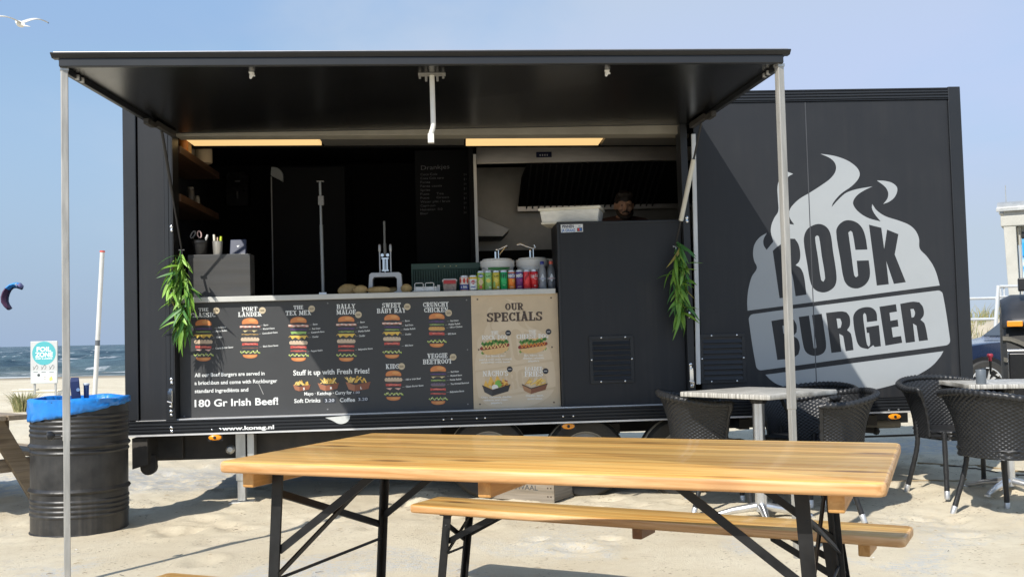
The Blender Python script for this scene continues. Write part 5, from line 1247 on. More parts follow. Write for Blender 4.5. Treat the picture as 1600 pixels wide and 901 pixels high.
# --- sauce buckets with pumps
def bucket(px, y, r, h, lab, green, pump, base=0.0):
    t = tin('sauce_bucket', lab, 'bucket', cu(px, y), y, CT + base, 'white sauce buckets behind the cans')
    m = MB(); m.lathe([(r * .84, 0), (r * .86, .004), (r * .95, h - .05), (r, h - .048), (r * 1.02, h - .03), (r * 1.03, h - .012), (r * .99, h - .008)], 40)
    m.build('pail', M_WHITE, t, smooth=35)
    m = MB(); m.lathe([(r * 1.035, h - .016), (r * 1.04, h - .002), (r * 1.0, h + .004), (r * .9, h + .006), (r * .88, h + .016), (r * .6, h + .018), (0, h + .018)], 40, cap=False); m.build('lid', M_WHITE, t, smooth=35)
    m = MB(); m.tube([(r * 1.03 * math.sin(R(a)), -r * 1.03 * math.cos(R(a)), h - .03 - .05 * math.cos(R(a))) for a in range(-88, 89, 11)], .003, 6); m.build('bail_handle', M_ALU, t, smooth=60)
    if green:
        m = MB(); rr = lambda z: r * (.86 + .09 * z / (h - .05)) + .0006
        vs = []
        for i in range(13):
            a = R(-38 + 86 * i / 12) - math.pi / 2
            for z in (.03, h - .052): vs.append((math.cos(a) * rr(z), math.sin(a) * rr(z), z))
        m.add(vs, [(2 * i, 2 * i + 2, 2 * i + 3, 2 * i + 1) for i in range(12)], 0)
        wrap(m, 1, 'Mayonaise', r * .95, h - .115, .022, .12, .03, .02); wrap(m, 1, 'TopGlans', r * .955, h - .085, .009, .045, .02, .05)
        m.build('label', [ink(64, 138, 68), ink(236, 240, 232)], t, fixn=False)
    if pump:
        m = MB(); s = pump
        m.tube([(-.012, 0, h + .015), (-.012, 0, h + .075)], .0095, 12); m.tube([(.012, 0, h + .015), (.012, 0, h + .085)], .006, 10)
        m.tube([(.012, 0, h + .085), (.014, 0, h + .094), (.03, 0, h + .098), (.08 * s if s > 0 else .02, -.0, h + .12)], .0065, 10)
        if s < 0: m.tube([(.012, 0, h + .09), (-.05, .0, h + .112), (-.085, 0, h + .128), (-.115, 0, h + .122)], [.006, .006, .009, .006], 10); m.tube([(-.012, 0, h + .075), (-.012, 0, h + .08)], [.012, .008], 10)
        else: m.tube([(.02, .02, h + .05), (.06, .06, h + .105), (.085, .09, h + .11)], .006, 8); m.lathe([(.016, h + .085), (.018, h + .092), (.012, h + .097)], 14)
        m.build('pump', M_CHROME, t, smooth=50)
bucket(778, .40, .128, .232, 'white sauce bucket with green label and upright chrome pump', True, 1)
bucket(832.5, .42, .122, .235, 'white sauce bucket with a bent chrome pump behind red cans', False, -1)
bucket(851, .58, .10, .236, 'lidded white bucket half hidden behind the water bottles', False, 0)
# --- plastic tub with red clips
t = tin('storage_box', 'clear food box with red clips beside the wire rack', 'food box', cu(703, .24), .24, CT)
m = MB(); m.add([(-.045, -.05, 0), (.045, -.05, 0), (.045, .05, 0), (-.045, .05, 0), (-.052, -.058, .078), (.052, -.058, .078), (.052, .058, .078), (-.052, .058, .078)], [(0, 1, 2, 3), (0, 4, 5, 1), (1, 5, 6, 2), (2, 6, 7, 3), (3, 7, 4, 0)]); m.build('tub', pm('cloudy clear plastic', (0.40, 0.33, 0.30), rough=.25, var=.3, vs=40, trans=.3), t)
m = MB(); m.box(-.056, .056, -.062, .062, .078, .09); m.box(-.048, .048, -.052, .052, .09, .097); m.build('lid', pm('frosted lid', (0.62, 0.62, 0.62), rough=.35), t, bevel=.003)
m = MB(); m.box(-.045, .045, -.066, -.0625, .058, .086); m.build('clip', ink(196, 60, 62), t, bevel=.002)
m = MB()
for k in range(5): m.bar((-.036 + k * .017, -.045 + k * .01, .018), (-.02 + k * .012, .03, .05), .007, .007)
m.build('wrapped_sticks', ink(206, 160, 130), t)
# --- white wire rack
t = tin('wire_rack', 'white wire rack on the counter in front of the crate', 'wire rack', cu(665, .20), .20, CT)
m = MB(); m.box(-.085, .085, -.025, .025, .004, .042); m.build('tray', M_WHITE, t, bevel=.006)
m = MB()
for x0 in (-.078, .0):
    m.tube([(x0, -.03, .01), (x0, -.03, .062), (x0 + .006, -.03, .068), (x0 + .056, -.03, .068), (x0 + .062, -.03, .062), (x0 + .062, -.03, .01)], .0032, 6)
for k in range(3): m.tube([(.09 + k * .007, -.03, .0), (.09 + k * .007, -.03, .05), (.09 + k * .007, .03, .05)], .0026, 6)
m.tube([(-.095, -.03, .01), (.1, -.03, .01)], .003, 6); m.build('wire', M_WHITE, t, smooth=60)
# --- green crate
M_GCR = pm('dark green crate plastic', (0.012, 0.055, 0.036), rough=.42, var=.15)
u0, u1 = vp(643, 440, .42)[0], vp(753, 440, .42)[0]; hh = vp(700, 411, .42)[1] - CT
t = tin('plastic_crate', 'dark green plastic crate behind the cans', 'crate', (u0 + u1) / 2, .56, CT, rz=R(2.5)); wd = (u1 - u0) / 2
m = MB(); m.box(-wd, wd, -.14, -.132, 0, .02); m.box(-wd, wd, -.145, -.13, hh - .045, hh)
for z in (.03, .055, .08): m.box(-wd + .01, wd - .01, -.14, -.134, z, z + .010)
n_ = 26
for k in range(n_): m.box(-wd + .012 + (2 * wd - .03) * k / n_, -wd + .012 + (2 * wd - .03) * (k + .45) / n_, -.1395, -.1345, .02, hh - .045)
for sx_ in (-1, 1): m.box(sx_ * wd - .006, sx_ * wd + .006, -.146, .14, 0, hh)
m.box(-wd, wd, .13, .14, 0, hh); m.box(-wd, wd, -.14, .14, 0, .006); m.build('crate_body', M_GCR, t, bevel=.002)
m = MB()
for k in range(4): m.box(-.07 + k * .045, -.062 + k * .045, -.1458, -.1450, hh - .026, hh - .02)
m.build('worn_marks', ink(176, 168, 120), t)
# --- chip cutter
t = tin('chip_cutter', 'grey potato chip cutter with tall lever among the potatoes', 'chip cutter', cu(601, .26), .26, CT)
k = scale_at(.26)
M_CUT = pm('cast grey metal', (0.40, 0.41, 0.43), rough=.4, metal=.5, var=.1)
mp_ = lambda px, py: ((px - 601) * k, (451.5 - py) * k)
def arch(m, y0, y1):
    out = [mp_(*q) for q in ((575.5, 451), (578, 421), (581, 418.5), (624, 418.5), (627.5, 421), (629, 451))]
    inn = [mp_(*q) for q in ((583, 451), (583, 429), (585.5, 425.6), (617.5, 425.6), (620.5, 429), (620.5, 447), (612, 451))]
    tri = tessellate_polygon([[Vector((*p, 0)) for p in out + inn[::-1]]]); allp = out + inn[::-1]; n = len(allp)
    vs = [(p[0], y0, p[1]) for p in allp] + [(p[0], y1, p[1]) for p in allp]
    m.add(vs, [tuple(q) for q in tri] + [tuple(i + n for i in reversed(q)) for q in tri] + [(i, (i + 1) % n, (i + 1) % n + n, i + n) for i in range(n)])
m = MB(); arch(m, -.02, .10); m.build('arch', M_CUT, t, bevel=.003)
m = MB()
for px in (594, 611): 
    x = mp_(px, 0)[0]; m.tube([(x, .03, mp_(0, 418)[1]), (x, .03, mp_(0, 386)[1])], .006, 8); m.tube([(x, .03, mp_(0, 386)[1]), (x, .03, mp_(0, 384)[1]), (x, .03, mp_(0, 376)[1]), (x, .03, mp_(0, 374)[1])], [.006, .0105, .0105, .007], 10)
m.build('guide_rod', M_CUT, t, smooth=50)
m = MB(); z = lambda py: mp_(0, py)[1]
for dx in (-.014, .014): m.tube([(dx + .006, .035, z(414)), (dx + .006, .035, z(397))], .008, 8)
m.bar((-.02, .03, z(396)), (.032, .03, z(396)), .012, .010); m.bar((-.02, .03, z(415)), (.032, .03, z(415)), .012, .008); m.tube([(.004, .03, z(418)), (.004, .03, z(396))], .004, 8)
for dx in (-.014, .026): m.lathe([(.012, -.01), (.013, 0), (.012, .01)], 12, 0, Matrix.Translation((dx, .03, z(391))) @ Matrix.Rotation(R(90), 4, 'X'))
m.build('press_head', M_CHROME, t, smooth=50)
m = MB(); m.tube([(.006, .04, z(392)), (.004, .05, z(372))], .012, 10); m.tube([(.004, .05, z(373)), (.003, .06, z(337))], .0085, 10); m.build('lever', pm('grey lever grip', (0.14, 0.145, 0.145), rough=.5), t, smooth=50)
# --- potatoes
M_POT = pm('potato skin', (0.40, 0.26, 0.10), rough=.65, var=.25, vs=18, bump=.3, bs=60, col2=(0.52, 0.37, 0.17))
def potato(px, py, L, H, D, y, label, rz=0.0, bend=0.0, seed=0):
    rs = np.random.default_rng(seed + 40); ph = rs.uniform(0, 6, 6)
    def f(i, j):
        a = math.pi * j / 13; b = 2 * math.pi * i / 20
        s = 1 + .07 * math.sin(2 * b + ph[0]) * math.sin(a) + .06 * math.sin(3 * a + ph[1]) + .04 * math.sin(3 * b + ph[2] + a)
        x = -math.cos(a) * L; r = max(0, math.sin(a)) ** .85 * s
        return (x, math.cos(b) * r * D, math.sin(b) * r * H + bend * (x / L) ** 2 * H)
    m = MB(); m.grid(f, 20, 14, closeu=True)
    t = m.build('potato', M_POT, None, smooth=80, M=V @ TR(cu(px, y), y, CT + H * .94, rz)); tag(t, label, 'potato', 'raw potatoes on the counter')
    return t
potato(545, 0, .082, .040, .036, .24, 'largest potato, at the left end of the row', R(8), -.25, 1)
potato(563, 0, .056, .032, .03, .17, 'round potato overlapping the largest one', R(-6), 0, 2)
potato(592, 0, .085, .026, .03, .16, 'long flat potato in front of the chip cutter', R(2), 0, 3)
potato(613, 0, .05, .028, .028, .36, 'potato seen through the chip cutter arch', R(20), 0, 4)
potato(635, 0, .042, .034, .034, .19, 'single potato right of the chip cutter', R(-12), 0, 5)
# --- telescopic pole on a base plate
uP = vp(505, 450, .45)[0]; zt = vp(503, 283, .45)[1] - CT
t = tin('clamp_pole', 'thin steel pole with clamp standing on the counter', 'pole', uP, .45, CT)
m = MB(); m.box(-.03, .03, -.03, .03, 0, .006); m.box(-.028, .028, -.03, -.022, 0, .03); m.build('base_plate', M_ALU, t, bevel=.002)
m = MB(); m.tube([(0, 0, .006), (-.006, 0, zt * .62)], .014, 12); m.tube([(-.006, 0, zt * .6), (-.009, 0, zt)], .010, 12); m.build('pole', pm('dull steel pole', (0.24, 0.255, 0.26), rough=.4, metal=.5), t, smooth=50)
m = MB(); m.box(-.024, .018, -.02, .02, zt * .79, zt * .87); m.box(-.034, .022, -.022, .022, zt - .006, zt); m.build('clamp', pm('grey clamp', (0.2, 0.2, 0.2), rough=.4), t, bevel=.003)
# --- grey box with the pots on top
yB = .14
a0, b0 = vp(294, 458, yB), vp(390.5, 396, yB); BH = b0[1] - CT
t = tin('counter_box', 'dark grey painted wooden box on the left end of counter', 'box', (a0[0] + b0[0]) / 2, yB + .15, CT)
m = MB(); w_ = (b0[0] - a0[0]) / 2; m.box(-w_, w_, -.15, .02, 0, BH); m.build('box_body', wood('grey painted plywood', (0.048, 0.050, 0.053), (0.058, 0.060, 0.063), (0.045, 0.046, 0.048), axis=0, rough=.55), t, bevel=.003)
BT = CT + BH
t = tin('tool_cup', 'ridged black cup holding scissors and markers', 'cup', cu(314, .2), .2, BT)
m = MB(); m.lathe([(.043, 0), (.045, .003), (.056, .085), (.059, .086), (.059, .108), (.055, .108), (.052, .088), (.042, .006), (0, .006)], 28, cap=False); m.lathe([(.0575, .083), (.061, .087), (.0575, .091)], 28, cap=False); m.build('cup_body', M_BLKPL, t, smooth=40)
t = tin('scissors', 'scissors with pale and red grips standing in black cup', 'scissors', cu(308, .2), .2, BT)
m = MB()
for x0, tl in ((-.025, .012), (.022, -.004)):
    c = Vector((x0, 0, .155)); m.tube([c + Vector((math.cos(q) * .014 + tl * math.sin(q), 0, math.sin(q) * .025)) for q in np.linspace(0, 6.283, 18)[:-1]], .005, 7, 0 if x0 < 0 else 1, closed=True)
    m.tube([(x0, 0, .13), (x0 * .2, 0, .10), (x0 * -.2 + .005, 0, .03)], .004, 6, 2)
m.build('blades_and_grips', [ink(120, 120, 122), ink(206, 176, 172), M_CHROME], t, smooth=50)
t = tin('marker_pen', 'white capped pen leaning in the black cup', 'pen', cu(322, .2), .2, BT)
m = MB(); m.tube([(-.015, 0, .02), (.012, -.005, .135)], .006, 10); m.tube([(.006, -.004, .12), (.018, -.006, .15)], [.009, .007], 10); m.build('pen_body', ink(216, 216, 216), t, smooth=50)
t = tin('pen_tin', 'ribbed silver tin holding white and yellow pens', 'pen tin', cu(341, .19), .19, BT)
m = MB(); m.lathe([(.030, 0), (.031, .003), (.037, .098), (.039, .1), (.036, .1), (.03, .006), (0, .006)], 26, cap=False); m.build('tin_body', pm('ribbed tin', (0.45, 0.43, 0.39), rough=.4, metal=.6, var=.2, vs=30, stretch=(3, 3, .1)), t, smooth=40)
for i, (dx, c, top, lab) in enumerate(((-.02, (236, 232, 220), .14, 'thick white pen in the silver tin'), (.0, (226, 196, 170), .12, 'thin pinkish pen in the silver tin'), (.02, (206, 226, 70), .125, 'yellow green highlighter in the silver tin'))):
    t = tin('marker_pen', lab, 'pen', cu(341, .19) + dx, .19, BT + .01, 'pens in the silver tin'); m = MB(); m.tube([(0, 0, 0), (dx * .2, 0, top - .02), (dx * .3, 0, top)], [.006, .009 if i != 1 else .005, .008 if i != 1 else .005], 10); m.build('pen_body', ink(*c), t, smooth=50)
t = tin('card_terminal', 'navy payment screen with small white bird mark', 'payment terminal', cu(373, .2), .2, BT)
m = MB(); m.add([(-.058, -.02, 0), (.058, -.02, 0), (.058, .05, 0), (-.058, .05, 0), (-.058, .012, .112), (.058, .012, .112), (.058, .026, .112), (-.058, .026, .112)], [(0, 1, 2, 3), (7, 6, 5, 4), (0, 4, 5, 1), (1, 5, 6, 2), (2, 6, 7, 3), (3, 7, 4, 0)])
m.build('terminal_body', pm('navy plastic', (0.035, 0.045, 0.085), rough=.35), t, bevel=.004)
m = MB(); f_ = lambda x, z: (x, -.0215 + .032 * z / .112, z)
m.add([f_(-.010, .062), f_(0, .052), f_(.003, .07)], [(0, 1, 2)]); m.add([f_(0, .052), f_(.012, .068), f_(.004, .066)], [(0, 1, 2)]); m.build('bird_mark', ink(230, 232, 236), t, fixn=False)
m = MB(); m.box(-.048, -.02, -.024, -.021, .001, .006); m.box(.026, .054, -.024, -.021, .001, .006); m.build('feet', ink(190, 190, 192), t)
# --- things on the shelves and on the back wall
uS_ = HU0 - .16
def shelf_thing(name, lab, cat, y, u, z): return tin(name, lab, cat, u, y, z)
yr = .95; ur = vp(319, 250, yr)[0]
t = shelf_thing('paper_roll', 'roll of brown paper towel on the upper shelf', 'paper roll', yr, ur - .01, SHELF_HI)
m = MB(); m.lathe([(.02, 0), (.072, .0), (.074, .003), (.074, .20), (.072, .203), (.02, .203), (.02, 0)], 32, cap=False); m.build('roll', pm('brown paper', (0.50, 0.38, 0.24), rough=.8, var=.08), t, smooth=40)
m = MB(); m.lathe([(.02, .001), (.02, .2025), (.017, .2025), (.017, .001)], 20, cap=False); m.build('core', pm('cardboard core', (0.25, 0.18, 0.1), rough=.8), t)
for i, (px, y, r, h, c, lab) in enumerate(((291, .42, .035, .20, (190, 120, 50), 'orange sauce bottle at the front of the upper shelf'), (297, .55, .03, .17, (214, 170, 110), 'beige squeeze bottle on the upper shelf'), (302, .68, .03, .12, (120, 110, 95), 'small grey jar on the upper shelf'))):
    t = shelf_thing('sauce_bottle', lab, 'bottle', y, vp(px, 220, y)[0] - .02, SHELF_HI); t['group'] = 'bottles on the upper shelf'
    m = MB(); m.lathe([(r * .9, 0), (r, .006), (r, h * .6), (r * .5, h * .78), (r * .35, h)], 20); m.build('bottle', ink(*c), t, smooth=45)
    m = MB(); m.lathe([(r * .42, h - .012), (r * .42, h + .012), (r * .2, h + .03)], 16); m.build('cap', ink(200, 150, 80), t, smooth=45)
for i, (y, r, h, c, lab) in enumerate(((.62, .03, .10, (60, 60, 62), 'dark jar with a wire clasp on the lower shelf'), (.82, .022, .06, (120, 116, 108), 'small pale jar on the lower shelf'))):
    t = shelf_thing('jar', lab, 'jar', y, HU0 - .03, SHELF_LO); t['group'] = 'jars on the lower shelf'
    m = MB(); m.lathe([(r * .9, 0), (r, .005), (r, h * .8), (r * .8, h * .86), (r * .82, h)], 20); m.build('glass', ink(*c), t, smooth=45)
    m = MB(); m.lathe([(r * .86, h), (r * .86, h + .012), (0, h + .013)], 18, cap=False); m.build('lid', ink(90, 88, 84), t)
yw = TD - .055
a0, b0 = vp(357, 325, yw), vp(392, 271, yw)
t = tin('soap_dispenser', 'black soap dispenser on the dark back wall', 'soap dispenser', (a0[0] + b0[0]) / 2, yw, a0[1])
w_ = (b0[0] - a0[0]) / 2; h_ = b0[1] - a0[1]
m = MB(); m.prism([(-w_, 0), (w_, 0), (w_, h_ - .03), (w_ - .03, h_), (-w_ + .03, h_), (-w_, h_ - .03)], lambda x, z: (x, 0, z), lambda x, z: (x, -.12, z)); m.build('housing', pm('glossy black plastic', (0.014, 0.014, 0.015), rough=.2), t, bevel=.012)
m = MB(); m.box(-.02, .03, -.124, -.12, h_ * .7, h_ * .75); m.box(.0, .012, -.15, -.12, h_ * .22, h_ * .42); m.build('lever', pm('grey plastic lever', (0.1, 0.1, 0.1), rough=.3), t, bevel=.003)
# --- white lidded food pan on top of the service cabinet
c0 = vp(930, 340, .16)
t = tin('food_pan', 'large white plastic tub lying on top of the black cabinet', 'food tub', vp(895, 345, .30)[0], .30, pt + .004, rz=R(-14))
m = MB(); m.add([(-.215, -.14, .0), (.205, -.14, .0), (.205, .14, .0), (-.215, .14, .0), (-.23, -.155, .098), (.22, -.155, .098), (.22, .155, .098), (-.23, .155, .098)], [(0, 1, 2, 3), (0, 4, 5, 1), (1, 5, 6, 2), (2, 6, 7, 3), (3, 7, 4, 0), (7, 6, 5, 4)])
m.build('tub_body', pm('milky plastic tub', (0.86, 0.85, 0.80), rough=.4, var=.12, vs=14, stretch=(1, 1, 3)), t, bevel=.012)
m = MB(); m.box(-.24, .23, -.165, .165, .096, .118); m.build('rim', pm('yellowed tub rim', (0.82, 0.78, 0.66), rough=.45), t, bevel=.008)
m = MB(); m.box(-.222, .212, -.147, .147, -.004, .012); m.build('bottom_edge', MATS['yellowed tub rim'], t, bevel=.004)

# ================================================================ THE MAN behind the counter
def capsule(m, pts, rs, n=14):
    P = [Vector(p) for p in pts]
    m.tube(P, rs, n)
    for p, r in zip(P, rs): m.lathe([(r * math.sin(math.pi * i / 8), -r * math.cos(math.pi * i / 8)) for i in range(9)], n, 0, Matrix.Translation(p), cap=False)
def ellipsoid(m, c, rx, ry, rz, n=22, M=None):
    MM = Matrix.Translation(c) @ (M if M is not None else Matrix.Identity(4)) @ Matrix.Diagonal((rx, ry, rz, 1))
    m.lathe([(math.sin(math.pi * i / 14), -math.cos(math.pi * i / 14)) for i in range(15)], n, 0, MM, cap=False)
def remesh(o, vs, sm=2):
    q = o.modifiers.new('skin', 'REMESH'); q.mode = 'VOXEL'; q.voxel_size = vs; q.use_smooth_shade = True
    q2 = o.modifiers.new('soften', 'SMOOTH'); q2.factor = .5; q2.iterations = sm
YMN = 1.25
hu, hw = vp(973, 318, YMN)                  # centre of the head
mz = hw - 1.60                              # his soles
t = tin('person', 'bearded dark-haired man looking down behind the black cabinet', 'person', hu, YMN, mz)
SKIN = pm('skin', (0.42, 0.24, 0.16), rough=.5, var=.06, vs=14)
m = MB()
HM = Matrix.Translation((0, -.055, -.075)) @ Matrix.Translation((0, .02, 1.6)) @ Matrix.Rotation(R(10), 4, 'X') @ Matrix.Translation((0, -.02, -1.6))
k0 = len(m.v)
ellipsoid(m, (0, .0, 1.665), .074, .094, .105); ellipsoid(m, (0, -.018, 1.60), .058, .068, .066)
m.tube([(0, -.094, 1.672), (0, -.108, 1.648), (0, -.112, 1.632), (0, -.096, 1.622)], [.009, .012, .016, .010], 10)             # nose
for s_ in (-1, 1):
    m.tube([(s_ * .012, -.085, 1.682), (s_ * .034, -.084, 1.686), (s_ * .058, -.066, 1.678)], [.009, .011, .008], 8)           # brow
    ellipsoid(m, (s_ * .032, -.080, 1.662), .014, .010, .010, 10); ellipsoid(m, (s_ * .040, -.066, 1.630), .024, .022, .022, 10)
    ellipsoid(m, (s_ * .079, .008, 1.648), .010, .02, .032, 10)                                                                # ears
m.tube([(-.024, -.086, 1.592), (0, -.092, 1.594), (.024, -.086, 1.592)], [.008, .011, .008], 8)                                # lips
m.v[k0:] = [tuple(HM @ Vector(q)) for q in m.v[k0:]]
capsule(m, [(0, -.04, 1.51), (0, .01, 1.44)], [.056, .064])
capsule(m, [(-.17, .03, 1.40), (0, .025, 1.43), (.17, .03, 1.40)], [.07, .085, .07]); capsule(m, [(0, .03, 1.34), (0, .025, 1.15), (0, .03, .98)], [.15, .145, .15])
capsule(m, [(-.08, .03, 1.30), (.08, .03, 1.30)], [.13, .13]); capsule(m, [(-.08, .03, .96), (.08, .03, .96)], [.11, .11])
for s_ in (-1, 1):
    el = Vector((s_ * .26, .0, 1.12)); wr = Vector((s_ * .14, -.24, 1.06))
    capsule(m, [(s_ * .20, .03, 1.39), el], [.058, .044]); capsule(m, [el, wr], [.044, .029])
    pd = (Vector((s_ * .06, -.31, 1.04)) - wr).normalized(); pc = wr + pd * .055
    capsule(m, [wr, pc], [.026, .036]); side = Vector((0, 0, 1)).cross(pd).normalized()
    for k_, (off, L) in enumerate(((-.027, .062), (-.009, .074), (.009, .070), (.026, .055))):
        b_ = pc + pd * .025 + side * off; kn = b_ + pd * L * .5 + Vector((0, 0, -.008)); tp_ = kn + pd * L * .32 + Vector((0, 0, -.026)); capsule(m, [b_, kn, tp_], [.0105, .0098, .0085], 8)
    b_ = wr + pd * .02 + side * s_ * -.025; capsule(m, [b_, b_ + pd * .04 + side * s_ * -.02 + Vector((0, 0, .008)), b_ + pd * .07 + side * s_ * -.012], [.013, .011, .009], 8)
    capsule(m, [(s_ * .10, .03, .93), (s_ * .115, .015, .50), (s_ * .12, .04, .09)], [.088, .058, .042]); capsule(m, [(s_ * .12, .05, .05), (s_ * .13, -.10, .035)], [.045, .035])
body = m.build('body', SKIN, t); remesh(body, .0075, 3)
m = MB(); ellipsoid(m, (0, .012, 1.695), .080, .105, .090); ellipsoid(m, (0, .05, 1.655), .076, .062, .08)
for k_ in range(9): a = R(-70 + k_ * 17.5); ellipsoid(m, (math.sin(a) * .055, -.052 - .02 * math.cos(a), 1.748 + .008 * math.sin(k_ * 2.1)), .02, .022, .02, 8)
m.v = [tuple(HM @ Vector(q)) for q in m.v]
hair = m.build('hair', pm('dark brown hair', (0.018, 0.012, 0.009), rough=.6, bump=.6, bs=120), t); remesh(hair, .008, 2)
cut = None
m = MB(); m.tube([(-.066, -.022, 1.62), (-.055, -.055, 1.585), (-.03, -.080, 1.562), (0, -.088, 1.556), (.03, -.080, 1.562), (.055, -.055, 1.585), (.066, -.022, 1.62)], [.010, .017, .020, .021, .020, .017, .010], 10)
m.tube([(-.03, -.089, 1.598), (-.012, -.097, 1.606), (.012, -.097, 1.606), (.03, -.089, 1.598)], [.005, .008, .008, .005], 8)
m.v = [tuple(HM @ Vector(q)) for q in m.v]
m.build('beard', MATS['dark brown hair'], t, smooth=70)
m = MB()
for s_ in (-1, 1): ellipsoid(m, (s_ * .032, -.0885, 1.6605), .009, .003, .0045, 10)
m.v = [tuple(HM @ Vector(q)) for q in m.v]
m.build('eyes', pm('dark eyes', (0.02, 0.015, 0.012), rough=.2), t, smooth=80)
m = MB(); capsule(m, [(-.17, .03, 1.40), (0, .03, 1.425), (.17, .03, 1.40)], [.08, .088, .08]); capsule(m, [(0, .03, 1.34), (0, .025, 1.15), (0, .03, .95)], [.165, .16, .165]); capsule(m, [(-.08, .03, 1.3), (.08, .03, 1.3)], [.142, .142]); capsule(m, [(-.08, .03, .93), (.08, .03, .93)], [.125, .125])
for s_ in (-1, 1): capsule(m, [(s_ * .2, .03, 1.39), (s_ * .235, .012, 1.24)], [.07, .062])
sh = m.build('t_shirt', pm('dark red-brown cotton', (0.07, 0.035, 0.03), rough=.85, bump=.3, bs=90), t); remesh(sh, .010, 2)
m = MB()
for s_ in (-1, 1): capsule(m, [(s_ * .095, .03, .92), (s_ * .115, .015, .50), (s_ * .12, .04, .07)], [.105, .075, .06])
tr_ = m.build('trousers', pm('black cotton trousers', (0.012, 0.012, 0.014), rough=.85), t); remesh(tr_, .012, 2)

# ================================================================ HANGING GARLANDS of leaves
LEAFM = [pm('fresh green leaf', (0.13, 0.31, 0.03), rough=.5, var=.25, vs=9, col2=(0.25, 0.45, 0.06)), pm('deep green leaf', (0.055, 0.18, 0.032), rough=.5, var=.25, vs=9), pm('light green leaf', (0.26, 0.45, 0.08), rough=.5, var=.2, vs=9), pm('yellowed leaf', (0.34, 0.30, 0.08), rough=.6, var=.3, vs=9)]
def leaf_mesh(i, L, w, bend):
    m = MB(); n = 6; vs = []
    for k in range(n + 1):
        t_ = k / n; ww = w * math.sin(math.pi * min(1, t_ * .93 + .07)) ** .8 * (1 - .25 * t_); x = L * t_; z = -bend * L * t_ ** 2
        vs += [(-ww, x, z + ww * .35), (0, x, z), (ww, x, z + ww * .35)]
    f = []
    for k in range(n): a = k * 3; f += [(a, a + 1, a + 4, a + 3), (a + 1, a + 2, a + 5, a + 4)]
    m.add(vs, f); me = m.mesh('leaf', 80); me.materials.append(LEAFM[3] if i == 9 else LEAFM[i % 3]); return me
LEAVES = [leaf_mesh(i, L, w, b) for i, (L, w, b) in enumerate(((.15, .013, .25), (.17, .012, .4), (.13, .015, .2), (.19, .012, .5), (.15, .014, .35), (.11, .012, .15), (.16, .015, .3), (.20, .013, .35), (.14, .012, .1), (.12, .013, 1.1)))]
def garland(px0, py0, px1, py1, label, n, wide, seed):
    rs = np.random.default_rng(seed); y0 = -.035
    a, b = vp(px0, py0, y0), vp(px1, py1, y0)
    t = tin('leaf_garland', label, 'garland', a[0], y0, a[1], 'green leaf garlands on the hatch frame')
    dx, dz = b[0] - a[0], b[1] - a[1]
    m = MB(); m.tube([(dx * s_ + .012 * math.sin(s_ * 9), -.02 * math.sin(s_ * 3), dz * s_) for s_ in np.linspace(0, .82, 14)], .004, 6)
    m.tube([(0, 0, -.01), (0, .01, .02), (0, .02, .03)], .0025, 6); m.build('stem', LEAFM[1], t, smooth=70)
    for k in range(n):
        s_ = (k + rs.random()) / n * .86
        an = rs.uniform(-1.35, 1.35) * (1 if s_ > .08 else .7); az = an - math.pi / 2      # points outwards and down
        out = Vector((math.cos(az) * wide, math.sin(az) * .75, 0))
        droop = rs.uniform(.55, 2.4) if s_ > .06 else rs.uniform(.4, 2.2)
        if rs.random() < .09: droop = rs.uniform(-.1, .35)
        d = Vector((out.x, out.y, -droop)).normalized()
        side = d.cross(Vector((0, 0, 1))); side = side.normalized() if side.length > .05 else Vector((1, 0, 0))
        nrm = side.cross(d)
        M = Matrix((side, d, nrm)).transposed().to_4x4() @ Matrix.Rotation(rs.uniform(-1.0, 1.0), 4, 'Y')
        sc = rs.uniform(.75, 1.2)
        wgt = .055 * math.sin(math.pi * min(1, s_ * 1.1 + .1)) * wide
        M = Matrix.Translation((dx * s_ + rs.uniform(-wgt, wgt), -.012 - rs.uniform(0, .03), dz * s_)) @ M @ Matrix.Scale(sc, 4)
        o = bpy.data.objects.new('leaf', LEAVES[rs.integers(9) if rs.random() > .06 else 9]); COL.objects.link(o); o.parent = t; o.matrix_local = M
garland(281.5, 396, 289, 536, 'wide green leaf garland at the left side of the hatch', 128, 1.4, 5)
garland(1059, 378, 1062, 508, 'slimmer green leaf garland at the right side of the hatch', 104, .95, 6)
